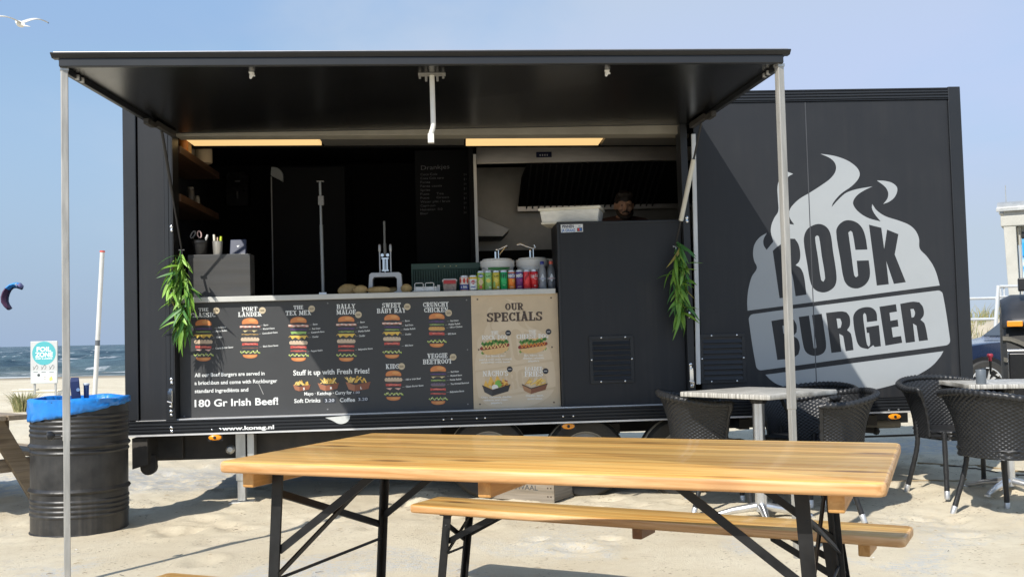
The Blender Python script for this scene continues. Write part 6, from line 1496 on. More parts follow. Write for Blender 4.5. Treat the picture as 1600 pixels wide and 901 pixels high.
# ================================================================ BEER TABLE AND BENCHES
PINE = wood('varnished pine', (1.0, 0.63, 0.20), (0.74, 0.36, 0.08), (0.20, 0.08, 0.02), axis=0, rough=.34, coat=.28, strip=.075)
PINE_R = wood('varnished pine edge', (0.74, 0.47, 0.24), (0.50, 0.26, 0.095), (0.24, 0.11, 0.04), axis=0, rough=.55, freq=1.5)
CLEAT = wood('orange pine cleat', (0.62, 0.36, 0.13), (0.47, 0.24, 0.07), (0.2, 0.08, 0.03), axis=1, rough=.45)
CLEATD = wood('reddish worn cleat', (0.32, 0.15, 0.06), (0.22, 0.10, 0.04), (0.1, 0.05, 0.02), axis=1, rough=.5)
IRON = pm('black lacquered iron', (0.007, 0.007, 0.0073), rough=.45, var=.25, vs=14, col2=(0.018, 0.018, 0.018), spec=.35)
def slab(L, W, th, rc, rnd):
    """board with rounded corners and a rounded, worn edge"""
    prof = [(0, -th), (-rnd * .3, -th), ]
    ring = []
    for cx, cy, a0 in ((L/2 - rc, W/2 - rc, 0), (-L/2 + rc, W/2 - rc, 90), (-L/2 + rc, -W/2 + rc, 180), (L/2 - rc, -W/2 + rc, 270)):
        for k in range(7): a = R(a0 + 15 * k); ring.append((cx, cy, math.cos(a), math.sin(a)))
    rows = [(rc - rnd, -th), (rc - rnd * .3, -th + rnd * .25), (rc, -th + rnd), (rc, -rnd), (rc - rnd * .3, -rnd * .3), (rc - rnd, 0)]
    m = MB(); n = len(ring); vs = []
    for r, z in rows: vs += [(cx + ca * r, cy + sa * r, z) for cx, cy, ca, sa in ring]
    fs, mi = [], []
    for i in range(len(rows) - 1):
        for k in range(n): fs.append((i * n + k, i * n + (k + 1) % n, (i + 1) * n + (k + 1) % n, (i + 1) * n + k)); mi.append(1 if i < 4 else 0)
    fs += [tuple(range(n - 1, -1, -1)), tuple(range((len(rows) - 1) * n, len(rows) * n))]; mi += [1, 0]
    m.add(vs, fs); m.m = mi
    return m
def beer_furniture(name, label, cat, M, L, W, H, th, xl, yl, cl, group=None, rc=.05, rnd=.018, stay=.36, zf=1.0, xo=0.0):
    t = thing(name, label, cat, M, group)
    slab(L, W, th, rc, rnd).build('table_top' if cat == 'table' else 'seat', [PINE, PINE_R], t, smooth=50, M=Matrix.Translation((0, 0, H)))
    for x, mt in cl:
        m = MB(); m.box(x - .022, x + .022, -W / 2 + .05, W / 2 - .05, H - th - .052, H - th - .0005); m.build('cleat', mt, t, bevel=.005)
    for sx in (-1, 1):
        X = xo + sx * xl; zt = H - th - .004; Xb = X + sx * .045
        px_ = lambda z: X + sx * .045 * (1 - z / zt)
        for sy in (-1, 1):
            m = MB(); m.bar((X, sy * yl, zt), (Xb, sy * yl, 0.0), .040, .006, up=(0, 1, 0)); m.bar((X + sx * .0, sy * (yl - .015), zt), (Xb, sy * (yl - .015), 0.0), .006, .030, up=(0, 1, 0))
            lg = m.build('leg', IRON, t)
            zz = .60 * H * zf
            m = MB(); m.bar((px_(zz) - sx * .012, sy * (yl - .01), zz), (X - sx * stay, sy * (yl - .03), zt - .004), .026, .006, up=(0, 1, 0)); m.build('stay', IRON, t)
        za, zb = .90 * zt, .58 * zt
        m = MB(); m.bar((px_(za) + sx * .006, -yl, za), (px_(zb) + sx * .006, yl, zb), .006, .030, up=(-.35, 1, .4)); m.build('cross_brace', IRON, t)
        m = MB(); m.bar((px_(zb) - sx * .010, -yl, .52 * zt), (px_(za) - sx * .010, yl, .93 * zt), .006, .030, up=(-.35, 1, -.4)); m.build('cross_brace', IRON, t)
        m = MB(); m.tube([(px_(.5 * zt), -yl, .50 * zt), (px_(.5 * zt), yl, .51 * zt)], .006, 8); m.build('cross_rod', IRON, t)
        m = MB(); m.tube([(X - sx * stay, -yl + .02, zt - .008), (X - sx * stay, yl - .02, zt - .008)], .007, 8); m.build('stay_bar', IRON, t)
        m = MB(); m.box(X - .03, X + .03, -yl - .02, yl + .02, zt, zt + .004); m.build('hinge_plate', IRON, t)
    return t
TABLE_M = TR(.171, 3.553, 0.0, R(-22.4))
beer_furniture('beer_table', 'long varnished pine beer table with black folding legs', 'table', TABLE_M, 2.10, 1.02, .785, .038, .862, .371, ((-.963, CLEAT), (-.10, CLEAT), (.92, CLEAT)), rc=.03, rnd=.010, xo=-.043)
b0 = ground_pt(640, 788, .405); b1 = ground_pt(1410, 840, .405); bw = ground_pt(687, 774, .405)
bd = (b1 - b0).normalized(); bang = math.atan2(bd.y, bd.x); bp_ = Vector((-bd.y, bd.x, 0)); BWD = .27
bc = (b0 + b1) / 2 + bp_ * BWD / 2
beer_furniture('beer_bench', 'pine beer bench with black legs behind the beer table', 'bench', TR(bc.x, bc.y, 0, bang), (b1 - b0).length + .02, BWD, .405, .038, .855, .105, ((.02, CLEATD), (.94, CLEAT)), 'pine beer benches', rc=.03, rnd=.010, stay=.22, xo=-.045)
# the second bench: only its far left corner reaches the frame
ua, up_ = Vector((math.cos(R(-22.4)), math.sin(R(-22.4)), 0)), Vector((-math.sin(R(-22.4)), math.cos(R(-22.4)), 0))
c3 = ground_pt(262, 892.5, .48); bc3 = c3 + ua * 1.06 - up_ * .13
beer_furniture('beer_bench', 'nearest pine beer bench, its end just showing bottom left', 'bench', TR(bc3.x, bc3.y, 0, R(-22.4)), 2.12, .27, .48, .030, .80, .105, ((-.9, CLEAT), (.02, CLEAT), (.94, CLEAT)), 'pine beer benches', rc=.03, rnd=.012, stay=.22)

# ================================================================ BISTRO TABLES
def bistro_mat():
    m = bpy.data.materials.new('whitewashed table laminate'); m.use_nodes = True
    n, l = m.node_tree.nodes, m.node_tree.links; b = n['Principled BSDF']; t = n.new('ShaderNodeTexCoord')
    q = n.new('ShaderNodeMapping'); q.inputs['Scale'].default_value = (70, 3, 3); l.new(t.outputs['Object'], q.inputs[0])
    g = n.new('ShaderNodeTexNoise'); g.inputs['Scale'].default_value = 1; g.inputs['Detail'].default_value = 6; g.inputs['Roughness'].default_value = .7; l.new(q.outputs[0], g.inputs['Vector'])
    r = n.new('ShaderNodeValToRGB'); e = r.color_ramp.elements; e[0].position = .36; e[0].color = (0.16, 0.15, 0.13, 1); e[1].position = .6; e[1].color = (0.60, 0.58, 0.53, 1)
    l.new(g.outputs['Fac'], r.inputs['Fac']); l.new(r.outputs['Color'], b.inputs['Base Color']); b.inputs['Roughness'].default_value = .45
    return m
M_BIST = bistro_mat()
def bistro(x, y, rz, top, label, size=.70):
    z0 = gz(x, y)
    t = thing('bistro_table', label, 'bistro table', TR(x, y, z0, rz), 'square bistro tables with wicker chairs'); H = top - z0; s = size / 2
    slab(size, size, .030, .02, .005).build('table_top', [M_BIST, M_BIST], t, smooth=40, M=Matrix.Translation((0, 0, H)))
    m = MB(); m.tube([(0, 0, .04), (0, 0, H - .06)], .038, 20); m.build('column', M_ALU, t, smooth=40)
    m = MB(); m.box(-.17, .17, -.02, .02, H - .05, H - .031); m.box(-.02, .02, -.17, .17, H - .0505, H - .0315); m.lathe([(.05, H - .08), (.055, H - .05)], 16); m.build('top_bracket', M_BLKPL, t)
    for k in range(4):
        a = R(45 + 90 * k); d = Vector((math.cos(a), math.sin(a), 0))
        m = MB(); m.tube([d * .03 + Vector((0, 0, .07)), d * .18 + Vector((0, 0, .045)), d * .31 + Vector((0, 0, .012))], [.028, .022, .014], 10); m.lathe([(.02, 0), (.02, .012)], 12, 0, Matrix.Translation(d * .31)); m.build('foot', M_ALU, t, smooth=50)
    return t
T1 = ground_pt(1183, 610.5, .80)
bistro(1.545, 6.62, R(-51), .805, 'whitewashed bistro table between the wicker chairs, post in front')
T2c = ground_pt(1519, 600.5, .80)
bistro(T2c.x + .36, T2c.y + .30, R(-6), .80, 'whitewashed bistro table at the right edge with grey ashtray')
ta = ground_pt(1534, 600, .80)
t = thing('ashtray', 'grey metal cylinder ashtray on the right bistro table', 'ashtray', Matrix.Translation((ta.x + .01, ta.y + .03, .8005)))
m = MB(); m.lathe([(.030, 0), (.032, .004), (.032, .092), (.030, .096), (.02, .096)], 28); m.build('cup', pm('grey painted metal', (0.13, 0.15, 0.17), rough=.4), t, smooth=40)
m = MB(); m.tube([(.0, 0, .094), (.012, 0, .102), (.035, 0, .104)], .005, 8); m.lathe([(.028, .0965), (.018, .101), (0, .102)], 24, cap=False); m.build('lid', pm('dark lid', (0.03, 0.035, 0.04), rough=.4), t, smooth=40)

# ================================================================ WICKER CHAIRS
WICK = pm('black polyrattan', (0.016, 0.017, 0.019), rough=.42, var=.25, vs=30, spec=.5)
WICKL = pm('black wrapped tube', (0.018, 0.019, 0.021), rough=.42, var=.25, vs=20, bump=.4, bs=140)
CAPM = pm('satin aluminium foot', (0.62, 0.62, 0.62), rough=.4, metal=.7)
TH0 = R(112)
def shell_pt(th, t):
    """th from the middle of the back, t from seat edge up to the rim"""
    bk = math.cos(th / 2) ** 2
    zt = .700 + .062 * max(0, math.cos(th)) ** 1.2 + .01
    zb = .385
    fl = t ** 2.6
    rx = .242 + .018 * t + .075 * fl; ry = .24 + .015 * t + .07 * fl
    n = 2.35; c, s = math.cos(th), math.sin(th)
    k = (abs(s) ** n + abs(c) ** n) ** (-1 / n)
    return Vector((rx * k * s, -ry * k * c, zb + (zt - zb) * t))
def shell_mesh():
    COLS, ROWS, SU, SV = 58, 30, 4, 3
    nu, nv = COLS * SU + 1, ROWS * SV + 1
    m = MB()
    def f(i, j):
        th = -TH0 + 2 * TH0 * i / (nu - 1); t = j / (nv - 1)
        p = shell_pt(th, t); e = .004
        du = shell_pt(th + e, t) - shell_pt(th - e, t); dv = shell_pt(th, min(1, t + e)) - shell_pt(th, max(0, t - e))
        nn = du.cross(dv).normalized()
        row = min(ROWS - 1, j // SV); v = (j / SV) % 1.0; u = i / SU
        over = math.cos(math.pi * (u + (row % 2)))
        edge = 1 - abs(2 * (((j + .0) / SV) % 1.0) - 1)          # 0 at the joint between strands, 1 in the middle
        h = .0040 * over * (.35 + .65 * edge) - .0025 * (1 - edge)
        return p + nn * h
    m.grid(f, nu, nv); me = m.mesh('backrest', 60); me.materials.append(WICK); return me
SHELL = shell_mesh()
def chair0():
    t = thing('wicker_chair', 'x', 'chair', Matrix.Identity(4))
    o = bpy.data.objects.new('backrest', SHELL); COL.objects.link(o); o.parent = t
    q = o.modifiers.new('thick', 'SOLIDIFY'); q.thickness = .007; q.offset = 0
    # braided rim, running down the arm ends to the seat
    path = []
    for k in range(8): path.append(shell_pt(-TH0, k / 8))
    for k in range(61): path.append(shell_pt(-TH0 + 2 * TH0 * k / 60, 1.0) + Vector((0, 0, .004)))
    for k in range(8): path.append(shell_pt(TH0, 1 - (k + 1) / 8))
    # densify with a braid swell
    dense, rad = [], []
    for i in range(len(path) - 1):
        for s_ in range(4):
            dense.append(path[i].lerp(path[i + 1], s_ / 4)); w = i + s_ / 4
            top = 1 if 8 <= i <= 68 else .62
            rad.append((.0205 + .0022 * math.sin(w * 4.2)) * top)
    m = MB(); m.tube(dense, rad, 12); 
    vs = []
    k = 0
    for ring in range(len(dense)):
        for a in range(12):
            p = Vector(m.v[k]); c = dense[ring]; d = p - c; m.v[k] = tuple(c + d * (1 + .09 * math.sin(a * 2 * math.pi / 12 * 2 + ring * 1.1))); k += 1
    m.build('rim', WICK, t, smooth=60)
    # seat
    def seat(i, j):
        r = j / 8; a = 2 * math.pi * i / 40; n = 3.2; c, s = math.cos(a), math.sin(a); k_ = (abs(c) ** n + abs(s) ** n) ** (-1 / n)
        return (c * k_ * .235 * r, s * k_ * .245 * r + .015, .442 - .012 * (1 - r ** 2) + .0025 * math.sin(c * k_ * r * 60) * math.sin(s * k_ * r * 60))
    m = MB(); m.grid(seat, 40, 9, closeu=True)
    def apron(i, j):
        a = 2 * math.pi * i / 120; n = 3.2; c, s = math.cos(a), math.sin(a); k_ = (abs(c) ** n + abs(s) ** n) ** (-1 / n); z = .442 - .062 * j / 12
        h = .0035 * math.cos(math.pi * (i / 3 + (j // 3) % 2)) + (.012 * (1 - ((j - 2) / 2) ** 2) if j < 4 else 0) * .5
        return (c * k_ * (.235 + h), s * k_ * (.245 + h) + .015, z)
    m.grid(apron, 120, 13, closeu=True); m.build('seat', WICK, t, smooth=60)
    for sx in (-1, 1):
        for kind in (0, 1):
            if kind == 0:
                a = shell_pt(sx * R(78), 0.03); P = [a + Vector((0, 0, .10)), a, a + Vector((sx * .004, -.01, -.09)), a + Vector((sx * .022, -.035, -.21)), Vector((a.x + sx * .052, a.y - .085, 0.0))]
            else:
                P = [Vector((sx * .205, .225, .44)), Vector((sx * .207, .235, .22)), Vector((sx * .212, .245, 0.0))]
            # smooth the path
            Q = []
            for i in range(len(P) - 1):
                p0, p1, p2, p3 = P[max(0, i - 1)], P[i], P[i + 1], P[min(len(P) - 1, i + 2)]
                for s_ in range(6):
                    u = s_ / 6; Q.append(.5 * ((2 * p1) + (-p0 + p2) * u + (2 * p0 - 5 * p1 + 4 * p2 - p3) * u * u + (-p0 + 3 * p1 - 3 * p2 + p3) * u ** 3))
            Q.append(P[-1]); 
            rr = [.0165 + .0012 * math.sin(i * 2.1) for i in range(len(Q))]
            m = MB(); m.tube(Q, rr, 12); lg = m.build('leg', WICKL, t, smooth=60)
            d = (Q[-1] - Q[-3]).normalized()
            m = MB(); m.tube([Q[-1] - d * .052, Q[-1] - d * .05, Q[-1] + d * .001, Q[-1] + d * .004], [.0172, .0185, .0175, .012], 14); m.build('foot_cap', CAPM, lg, smooth=50)
        m = MB(); m.tube([(sx * .222, .06, .40), (sx * .215, .22, .405)], .013, 10); m.build('side_rail', WICKL, t, smooth=60)
    return t
ch0 = chair0(); km = kidmap_of(ch0)
CH = ((1.30, 7.05, -95, 'wicker chair left of the first bistro table, nearest the hatch', 1.0), (2.00, 7.22, 128, 'wicker chair half hidden behind the first bistro table and post', 1.0), (1.95, 6.66, 96, 'wicker chair right of the steel post, its back to the logo', 1.0),
      (3.03, 7.22, -172, 'wicker chair facing us with its seat showing, under the logo', 1.0), (3.02, 6.46, -66, 'nearest wicker chair at the far right, seen from behind', 1.02))
for i, (x, y, a, lab, s_) in enumerate(CH):
    M = TR(x, y, gz(x, y) - .004, R(a), s_)
    if i == 0: ch0.matrix_world = M; ch0['label'] = lab; ch0['group'] = 'black wicker tub chairs on the sand'
    else: dup(ch0, km, M, lab, 'black wicker tub chairs on the sand')

# ================================================================ OIL DRUM BIN
DX, DY, DR, DH = -2.83, 6.80, .298, .86
t = thing('oil_drum', 'black ribbed oil drum used as a bin with blue liner', 'oil drum', TR(DX, DY, gz(DX, DY) - .02))
prof = [(DR - .005, 0), (DR + .006, .004), (DR + .006, .018), (DR - .002, .026)]
def rib(z, a, w): return [(DR - .002, z - w), (DR + a * .6, z - w * .5), (DR + a, z), (DR + a * .6, z + w * .5), (DR - .002, z + w)]
for z, a, w in ((.135, .004, .012), (.165, .004, .012), (.195, .004, .012), (.225, .005, .013), (.288, .013, .018), (.53, .005, .012), (.568, .013, .018), (.635, .005, .013), (.665, .004, .012), (.695, .004, .012), (.725, .004, .012), (.755, .004, .012)): prof += rib(z, a, w)
prof += [(DR - .002, DH - .02), (DR + .006, DH - .012), (DR + .006, DH), (DR - .012, DH), (DR - .012, .03), (0, .03)]
M_DRUM = pm('black drum paint', (0.020, 0.020, 0.021), rough=.40, var=.35, vs=9, bump=.12, bs=40, col2=(0.036, 0.035, 0.034))
dusty(M_DRUM, .6, .3)
m = MB(); m.lathe(prof, 72, cap=False); m.build('drum_body', M_DRUM, t, smooth=35)
BLUE = pm('blue plastic liner', (0.012, 0.20, 0.62), rough=.3, var=.16, vs=7, coat=.3, spec=.5, bump=.5, bs=16, stretch=(1, 1, 1.6))
def bag(i, j, n=180):
    a = 2 * math.pi * i / n
    hem = DH - .085 - .055 * math.cos(a - R(200)) + .003 * math.sin(9 * a) + .002 * math.sin(23 * a + 1)
    wr = .0022 * math.sin(13 * a + 2.2 * math.sin(3 * a)) + .0012 * math.sin(37 * a) 
    rows = [(DR + .010 + wr * 1.6, hem), (DR + .013 + wr * 1.4, hem + .02), (DR + .011 - wr, (hem + DH) / 2), (DR + .012 + wr, DH - .015), (DR + .012 + .5 * wr, DH + .000 + .004 * math.sin(7 * a)), (DR + .000, DH + .006 + .006 * math.sin(5 * a + 1)), (DR - .018 + wr, DH + .005), (DR - .03 + wr * 2, DH - .12), (DR - .06 + wr * 3, DH - .35), (.12 + wr * 3, DH - .5), (.01, DH - .52)]
    r, z = rows[j]; r += .0022 * math.sin(23 * a + z * 90) * (1 if j < 4 else .3) + .0016 * math.sin(47 * a + z * 210 + 2 * math.sin(5 * a))
    if j in (1, 2, 3): r += .004 * math.sin(a * 6 + z * 55)
    return (r * math.cos(a), r * math.sin(a), z)
m = MB(); m.grid(bag, 180, 11, closeu=True); bg_ = m.build('bin_liner', BLUE, None, smooth=70, M=TR(DX, DY, gz(DX, DY) - .02), solid=.002)
tag(bg_, 'bright blue bin liner folded over the rim of the drum', 'bin liner')
tz = gz(DX, DY) + DH - .05
t = thing('drink_carton', 'crushed dark blue drink carton sticking out of the bin', 'carton', TR(DX + .04, DY - .12, tz - .02, R(20)))
m = MB(); m.add([(-.035, -.02, 0), (.02, -.02, 0), (.02, .02, 0), (-.035, .02, 0), (-.05, -.02, .16), (.006, -.022, .165), (.004, .02, .17), (-.045, .02, .165), (-.045, 0, .19), (.002, 0, .19)], [(0, 3, 2, 1), (0, 1, 5, 4), (1, 2, 6, 5), (2, 3, 7, 6), (3, 0, 4, 7), (4, 5, 9, 8), (6, 7, 8, 9), (5, 6, 9), (7, 4, 8)]); m.build('carton_body', ink(24, 44, 92), t, bevel=.004)
m = MB(); m.lathe([(.011, 0), (.011, .016)], 12, 0, Matrix.Translation((.0, -.021, .11)) @ Matrix.Rotation(R(90), 4, 'X')); m.build('cap', ink(120, 150, 190), t)
t = thing('paper_cup', 'pale blue cup standing in the bin beside the carton', 'cup', TR(DX + .075, DY - .08, tz - .065, 0))
m = MB(); m.lathe([(.013, 0), (.017, .18), (.019, .183), (.017, .186), (.014, .182), (.012, .02)], 20, cap=False); m.lathe([(.0, .15), (.015, .15)], 20, cap=False); m.build('cup_body', ink(70, 96, 140), t, smooth=50)
m = MB(); m.lathe([(.0195, .182), (.0205, .19), (.016, .194), (0, .194)], 20, cap=False); m.build('lid', ink(206, 216, 226), t, smooth=50)

# ================================================================ WOODEN FRUIT CRATE UNDER THE TRAILER
GREYW = wood('weathered grey timber', (0.30, 0.262, 0.215), (0.19, 0.165, 0.13), (0.09, 0.08, 0.07), axis=0, rough=.75, freq=1.4)
GREYWY = wood('weathered grey timber end', (0.30, 0.275, 0.24), (0.21, 0.19, 0.165), (0.09, 0.08, 0.07), axis=1, rough=.75, freq=1.4)
cA, cB, cC = ground_pt(742, 776), ground_pt(866, 785), ground_pt(896, 771)
cd = cB - cA; ca = math.atan2(cd.y, cd.x); cl = cd.length; cw = .36; chh = .27
t = thing('fruit_crate', 'weathered grey wooden fruit crate with stencilled name under the trailer', 'crate', TR(cA.x, cA.y, gz(cA.x, cA.y) - .004, ca))
bh = chh / 2 - .004
for k in range(2):
    z0 = .0 + k * (chh / 2 + .002)
    m = MB(); m.box(0, cl, 0, .012, z0, z0 + bh); m.build('front_board', GREYW, t, bevel=.003)
    m = MB(); m.box(0, cl, cw - .012, cw, z0, z0 + bh); m.build('rear_board', GREYW, t, bevel=.003)
for k in range(2):
    x = 0.0125 if k == 0 else cl - .0125
    m = MB(); m.box(min(x, x + (.014 if k == 0 else -.014)), max(x, x + (.014 if k == 0 else -.014)), .0125, cw - .0125, 0.002, chh + .01); m.build('end_board', GREYWY, t, bevel=.003)
for k in range(4):
    m = MB(); m.box(.03, cl - .03, .015 + k * .085, .09 + k * .085, .004, .014); m.build('bottom_slat', GREYW, t)
m = MB(); m.box(.01, cl * .25, -.004, .0, chh - .02, chh - .004); m.box(cl * .86, cl - .01, -.004, 0, chh - .024, chh - .006); m.build('top_batten', GREYW, t)
m = MB()
for x in (.03, .05, cl - .05, cl - .025):
    for z in (.04, .10, .17, .23): m.lathe([(.006, 0), (.005, .002)], 8, 0, Matrix.Translation((x, -.0005, z)) @ Matrix.Rotation(R(90), 4, 'X'))
m.build('rusty_nails', pm('rusty nail', (0.06, 0.035, 0.025), rough=.8), t)
M_STEN = pm('faded black stencil ink', (0.07, 0.07, 0.07), rough=.8, var=.4, vs=60)
for s_, z, w_, x in (('R. WEGGERT', .172, .30, cl * .50), ('KLAASWAAL', .098, .34, cl * .55)):
    vs, fs, wd = plain_text(s_, .012); k_ = w_ / wd; m = MB(); m.add([(x - w_ / 2 + a * k_, -.0008, z - .018 + b * .036) for a, b, _ in vs], fs); m.build('stencil_lettering', M_STEN, t, fixn=False)

# ================================================================ PICNIC TABLE at the left edge
PX, PY, PR = -3.64, 7.02, R(50)
pz = gz(PX, PY) - .015
t = thing('picnic_table', 'weathered grey picnic table at the left edge behind the drum', 'picnic table', TR(PX, PY, pz, PR))
PW = wood('weathered picnic timber', (0.33, 0.27, 0.20), (0.22, 0.175, 0.125), (0.07, 0.05, 0.035), axis=1, rough=.75, freq=1.2)
PWX = wood('weathered picnic frame timber', (0.31, 0.255, 0.19), (0.20, 0.16, 0.115), (0.07, 0.05, 0.035), axis=0, rough=.75, freq=1.2)
TZ, BZ = .705, .42
for k in range(5):
    x = -.36 + k * .148; m = MB(); m.box(x, x + .138, 0, 1.9, TZ - .035, TZ); m.build('table_plank', PW, t, bevel=.004)
for s_ in (-1, 1):
    for k in range(2):
        x = s_ * (.56 + k * .135); m = MB(); m.box(x - .063, x + .063, 0, 1.9, BZ - .035, BZ); m.build('bench_plank', PW, t, bevel=.004)
for y in (.22, 1.62):
    m = MB(); m.box(-.34, .34, y, y + .045, TZ - .13, TZ - .036); m.build('top_beam', PWX, t, bevel=.004)
    m = MB(); m.box(-.76, .76, y, y + .045, BZ - .13, BZ - .036); m.build('bench_beam', PWX, t, bevel=.004)
    for s_ in (-1, 1):
        m = MB(); m.bar((s_ * .22, y - .024, TZ - .05), (s_ * .60, y - .024, -.02), .12, .045, up=(0, 1, 0)); m.build('leg', PWX, t, bevel=.004)
    m = MB(); yy = y + .05 if y < 1 else y - .05
    m.bar((-.0 + .3, y + .068, TZ - .08), (.06, y + .068, BZ - .08), .10, .04, up=(0, 1, 0)); m.build('brace', PWX, t, bevel=.004)
    m = MB()
    for x in (-.5, .5, .42): m.lathe([(.012, 0), (.010, .006)], 8, 0, Matrix.Translation((x, y - .047 if abs(x) > .45 else y, BZ - .085)) @ Matrix.Rotation(R(90), 4, 'X'))
    m.build('bolt_heads', pm('rusty bolt', (0.07, 0.05, 0.04), rough=.6, metal=.5), t)
# ================================================================ BEACH BEYOND, LEFT
# information board
Ys = 21.0
s0, s1 = at(47, 532, Ys), at(89, 598, Ys)
sc = at(68.5, 598, Ys); wS = (s1.x - s0.x) / 2; hS = s0.z - s1.z + (s0.x - s1.x) * .02
t = thing('beach_sign', 'white FOIL ZONE information board on two posts on the beach', 'sign', TR(sc.x, sc.y, sc.z - .01, R(0)))
m = MB(); m.box(-wS, wS, 0, .03, 0, hS); m.build('board', pm('white sign board', (0.52, 0.53, 0.52), rough=.4, var=.03), t, bevel=.006)
for x in (-wS * .76, wS * .80):
    g_ = gz(sc.x + x, sc.y) - sc.z; m = MB(); m.bar((x, .05, hS * .9), (x, .05, g_ - .1), .035, .035); m.build('sign_post', M_GALV, t)
def sface(mbx, pts, mi, ly=1): 
    tri = tessellate_polygon([[Vector((*p, 0)) for p in pts]]); mbx.add([((p[0] - .5) * 2 * wS, -.0015 * ly, (1 - p[1]) * hS) for p in pts], [tuple(q) for q in tri], mi)
circ = lambda cx, cy, r, n=36: [(cx + r * math.cos(6.2832 * i / n), cy + r * math.sin(6.2832 * i / n) * wS * 2 / hS) for i in range(n)]
m = MB(); TEAL, LG, DK = ink(86, 178, 184), ink(216, 224, 222), ink(70, 74, 76)
sface(m, circ(.505, .285, .44), 0); sface(m, [(.05, .71), (.97, .70), (.97, .985), (.05, .985)], 1); sface(m, [(.5, .82), (.92, .78), (.95, .96), (.5, .96)], 2, 2); sface(m, [(.70, .88), (.80, .82), (.84, .92), (.72, .95)], 4, 3); sface(m, circ(.31, .80, .055, 16), 3, 2)
for cx in (.2, .5, .8): 
    for (x0, y0, x1, y1) in ((-.09, .06, -.02, .0), (-.02, 0, .04, -.05), (.04, -.05, .09, .0), (.09, 0, .03, .06), (-.1, -.02, -.05, .05)):
        dx, dy = y1 - y0, x0 - x1; l_ = math.hypot(dx, dy) / .0045; dx, dy = dx / l_, dy / l_
        sface(m, [(cx + x0 + dx, .61 + y0 + dy), (cx + x1 + dx, .61 + y1 + dy), (cx + x1 - dx, .61 + y1 - dy), (cx + x0 - dx, .61 + y0 - dy)], 3, 2)
    sface(m, [(cx - .09, .725), (cx + .08, .722), (cx + .08, .733), (cx - .09, .736)], 3, 3)
for k in range(3): sface(m, [(.52, .845 + k * .04), (.57, .845 + k * .04), (.57, .86 + k * .04), (.52, .86 + k * .04)], 3, 3)
def stext(s, cx, cy, hh, w, mi, bold, ly):
    vs, fs, wd = plain_text(s, bold); k_ = w / wd
    m.add([((cx - .5 - w / 2 + a * k_) * 2 * wS, -.0015 * ly, (1 - cy - hh / 2 + b * hh) * hS) for a, b, _ in vs], fs, mi)
stext('FOIL', .505, .185, .105, .54, 5, .035, 2); stext('ZONE', .505, .315, .11, .66, 5, .035, 2); stext('START & LANDING', .505, .41, .034, .62, 5, .03, 2); stext('GO', .20, .89, .06, .2, 5, .03, 2)
m.build('printing', [TEAL, LG, ink(238, 238, 230), DK, ink(232, 214, 120), ink(246, 248, 248)], t, fixn=False)
# leaning white marker pole
Yp = 19.5; p0, p1 = at(146.5, 640, Yp), at(160, 393, Yp); p0.z = gz(p0.x, p0.y) - .1
t = thing('marker_pole', 'leaning white beach pole with a red tip', 'pole', Matrix.Translation(p0)); d = p1 - p0
m = MB(); m.tube([Vector((0, 0, 0)), d], .042, 16); m.build('pole', pm('white painted pole', (0.62, 0.61, 0.58), rough=.4, var=.08, vs=5), t, smooth=50)
m = MB(); m.tube([d - d.normalized() * .01, d + d.normalized() * .018], [.050, .046], 16); m.build('red_cap', ink(214, 72, 50), t, smooth=50)
m = MB(); q = d * .42; m.tube([q, q + d.normalized() * .1], .0428, 16); m.tube([d * .10, d * .115], .0428, 16); m.build('marking_band', ink(96, 100, 104), t, smooth=50)
# two white tubs
for px, lab in ((40, 'left of two small white tubs on the beach behind the sign'), (76, 'right of two small white tubs on the beach, beside sign post')):
    q = ground_pt(px, 617.5 if px < 60 else 620.5); q.z = gz(q.x, q.y)
    t = thing('plastic_tub', lab, 'tub', TR(q.x, q.y, q.z, R(8)), 'white tubs on the beach')
    w = .20 if px < 60 else .215
    m = MB(); m.add([(-w, -.15, 0), (w, -.15, 0), (w, .15, 0), (-w, .15, 0), (-w * 1.15, -.2, .13), (w * 1.15, -.2, .13), (w * 1.15, .2, .13), (-w * 1.15, .2, .13)], [(0, 3, 2, 1), (0, 1, 5, 4), (1, 2, 6, 5), (2, 3, 7, 6), (3, 0, 4, 7)]); m.build('tub_body', M_WHITE, t, solid=.02)
    m = MB(); m.tube([(-w * 1.16, -.205, .135), (w * 1.16, -.205, .135), (w * 1.16, .205, .135), (-w * 1.16, .205, .135)], .02, 8, closed=True); m.build('rim', pm('cream plastic rim', (0.66, 0.6, 0.46), rough=.5), t)
# marram tuft
q = ground_pt(36, 641); q.z = gz(q.x, q.y); rs = np.random.default_rng(12)
m = MB()
for k in range(260):
    a = rs.uniform(0, 6.28); rr = rs.uniform(0, .16); h = rs.uniform(.2, .42); le = rs.uniform(.05, .3); p = Vector((rr * math.cos(a), rr * math.sin(a), 0)); b = a + rs.uniform(-.5, .5); dx, dy = math.cos(b), math.sin(b); w = .006
    m.add([p + Vector((-w, 0, -.03)), p + Vector((w, 0, -.03)), p + Vector((dx * le * .35 + w, dy * le * .35, h * .62)), p + Vector((dx * le, dy * le, h)), p + Vector((dx * le * .35 - w, dy * le * .35, h * .62))], [(0, 1, 2, 4), (4, 2, 3)], int(rs.random() < .55))
tf = m.build('grass_tuft', M_MARRAM, None, fixn=False, M=Matrix.Translation(q)); tag(tf, 'tuft of beach grass on the sand left of the drum', 'grass tuft')
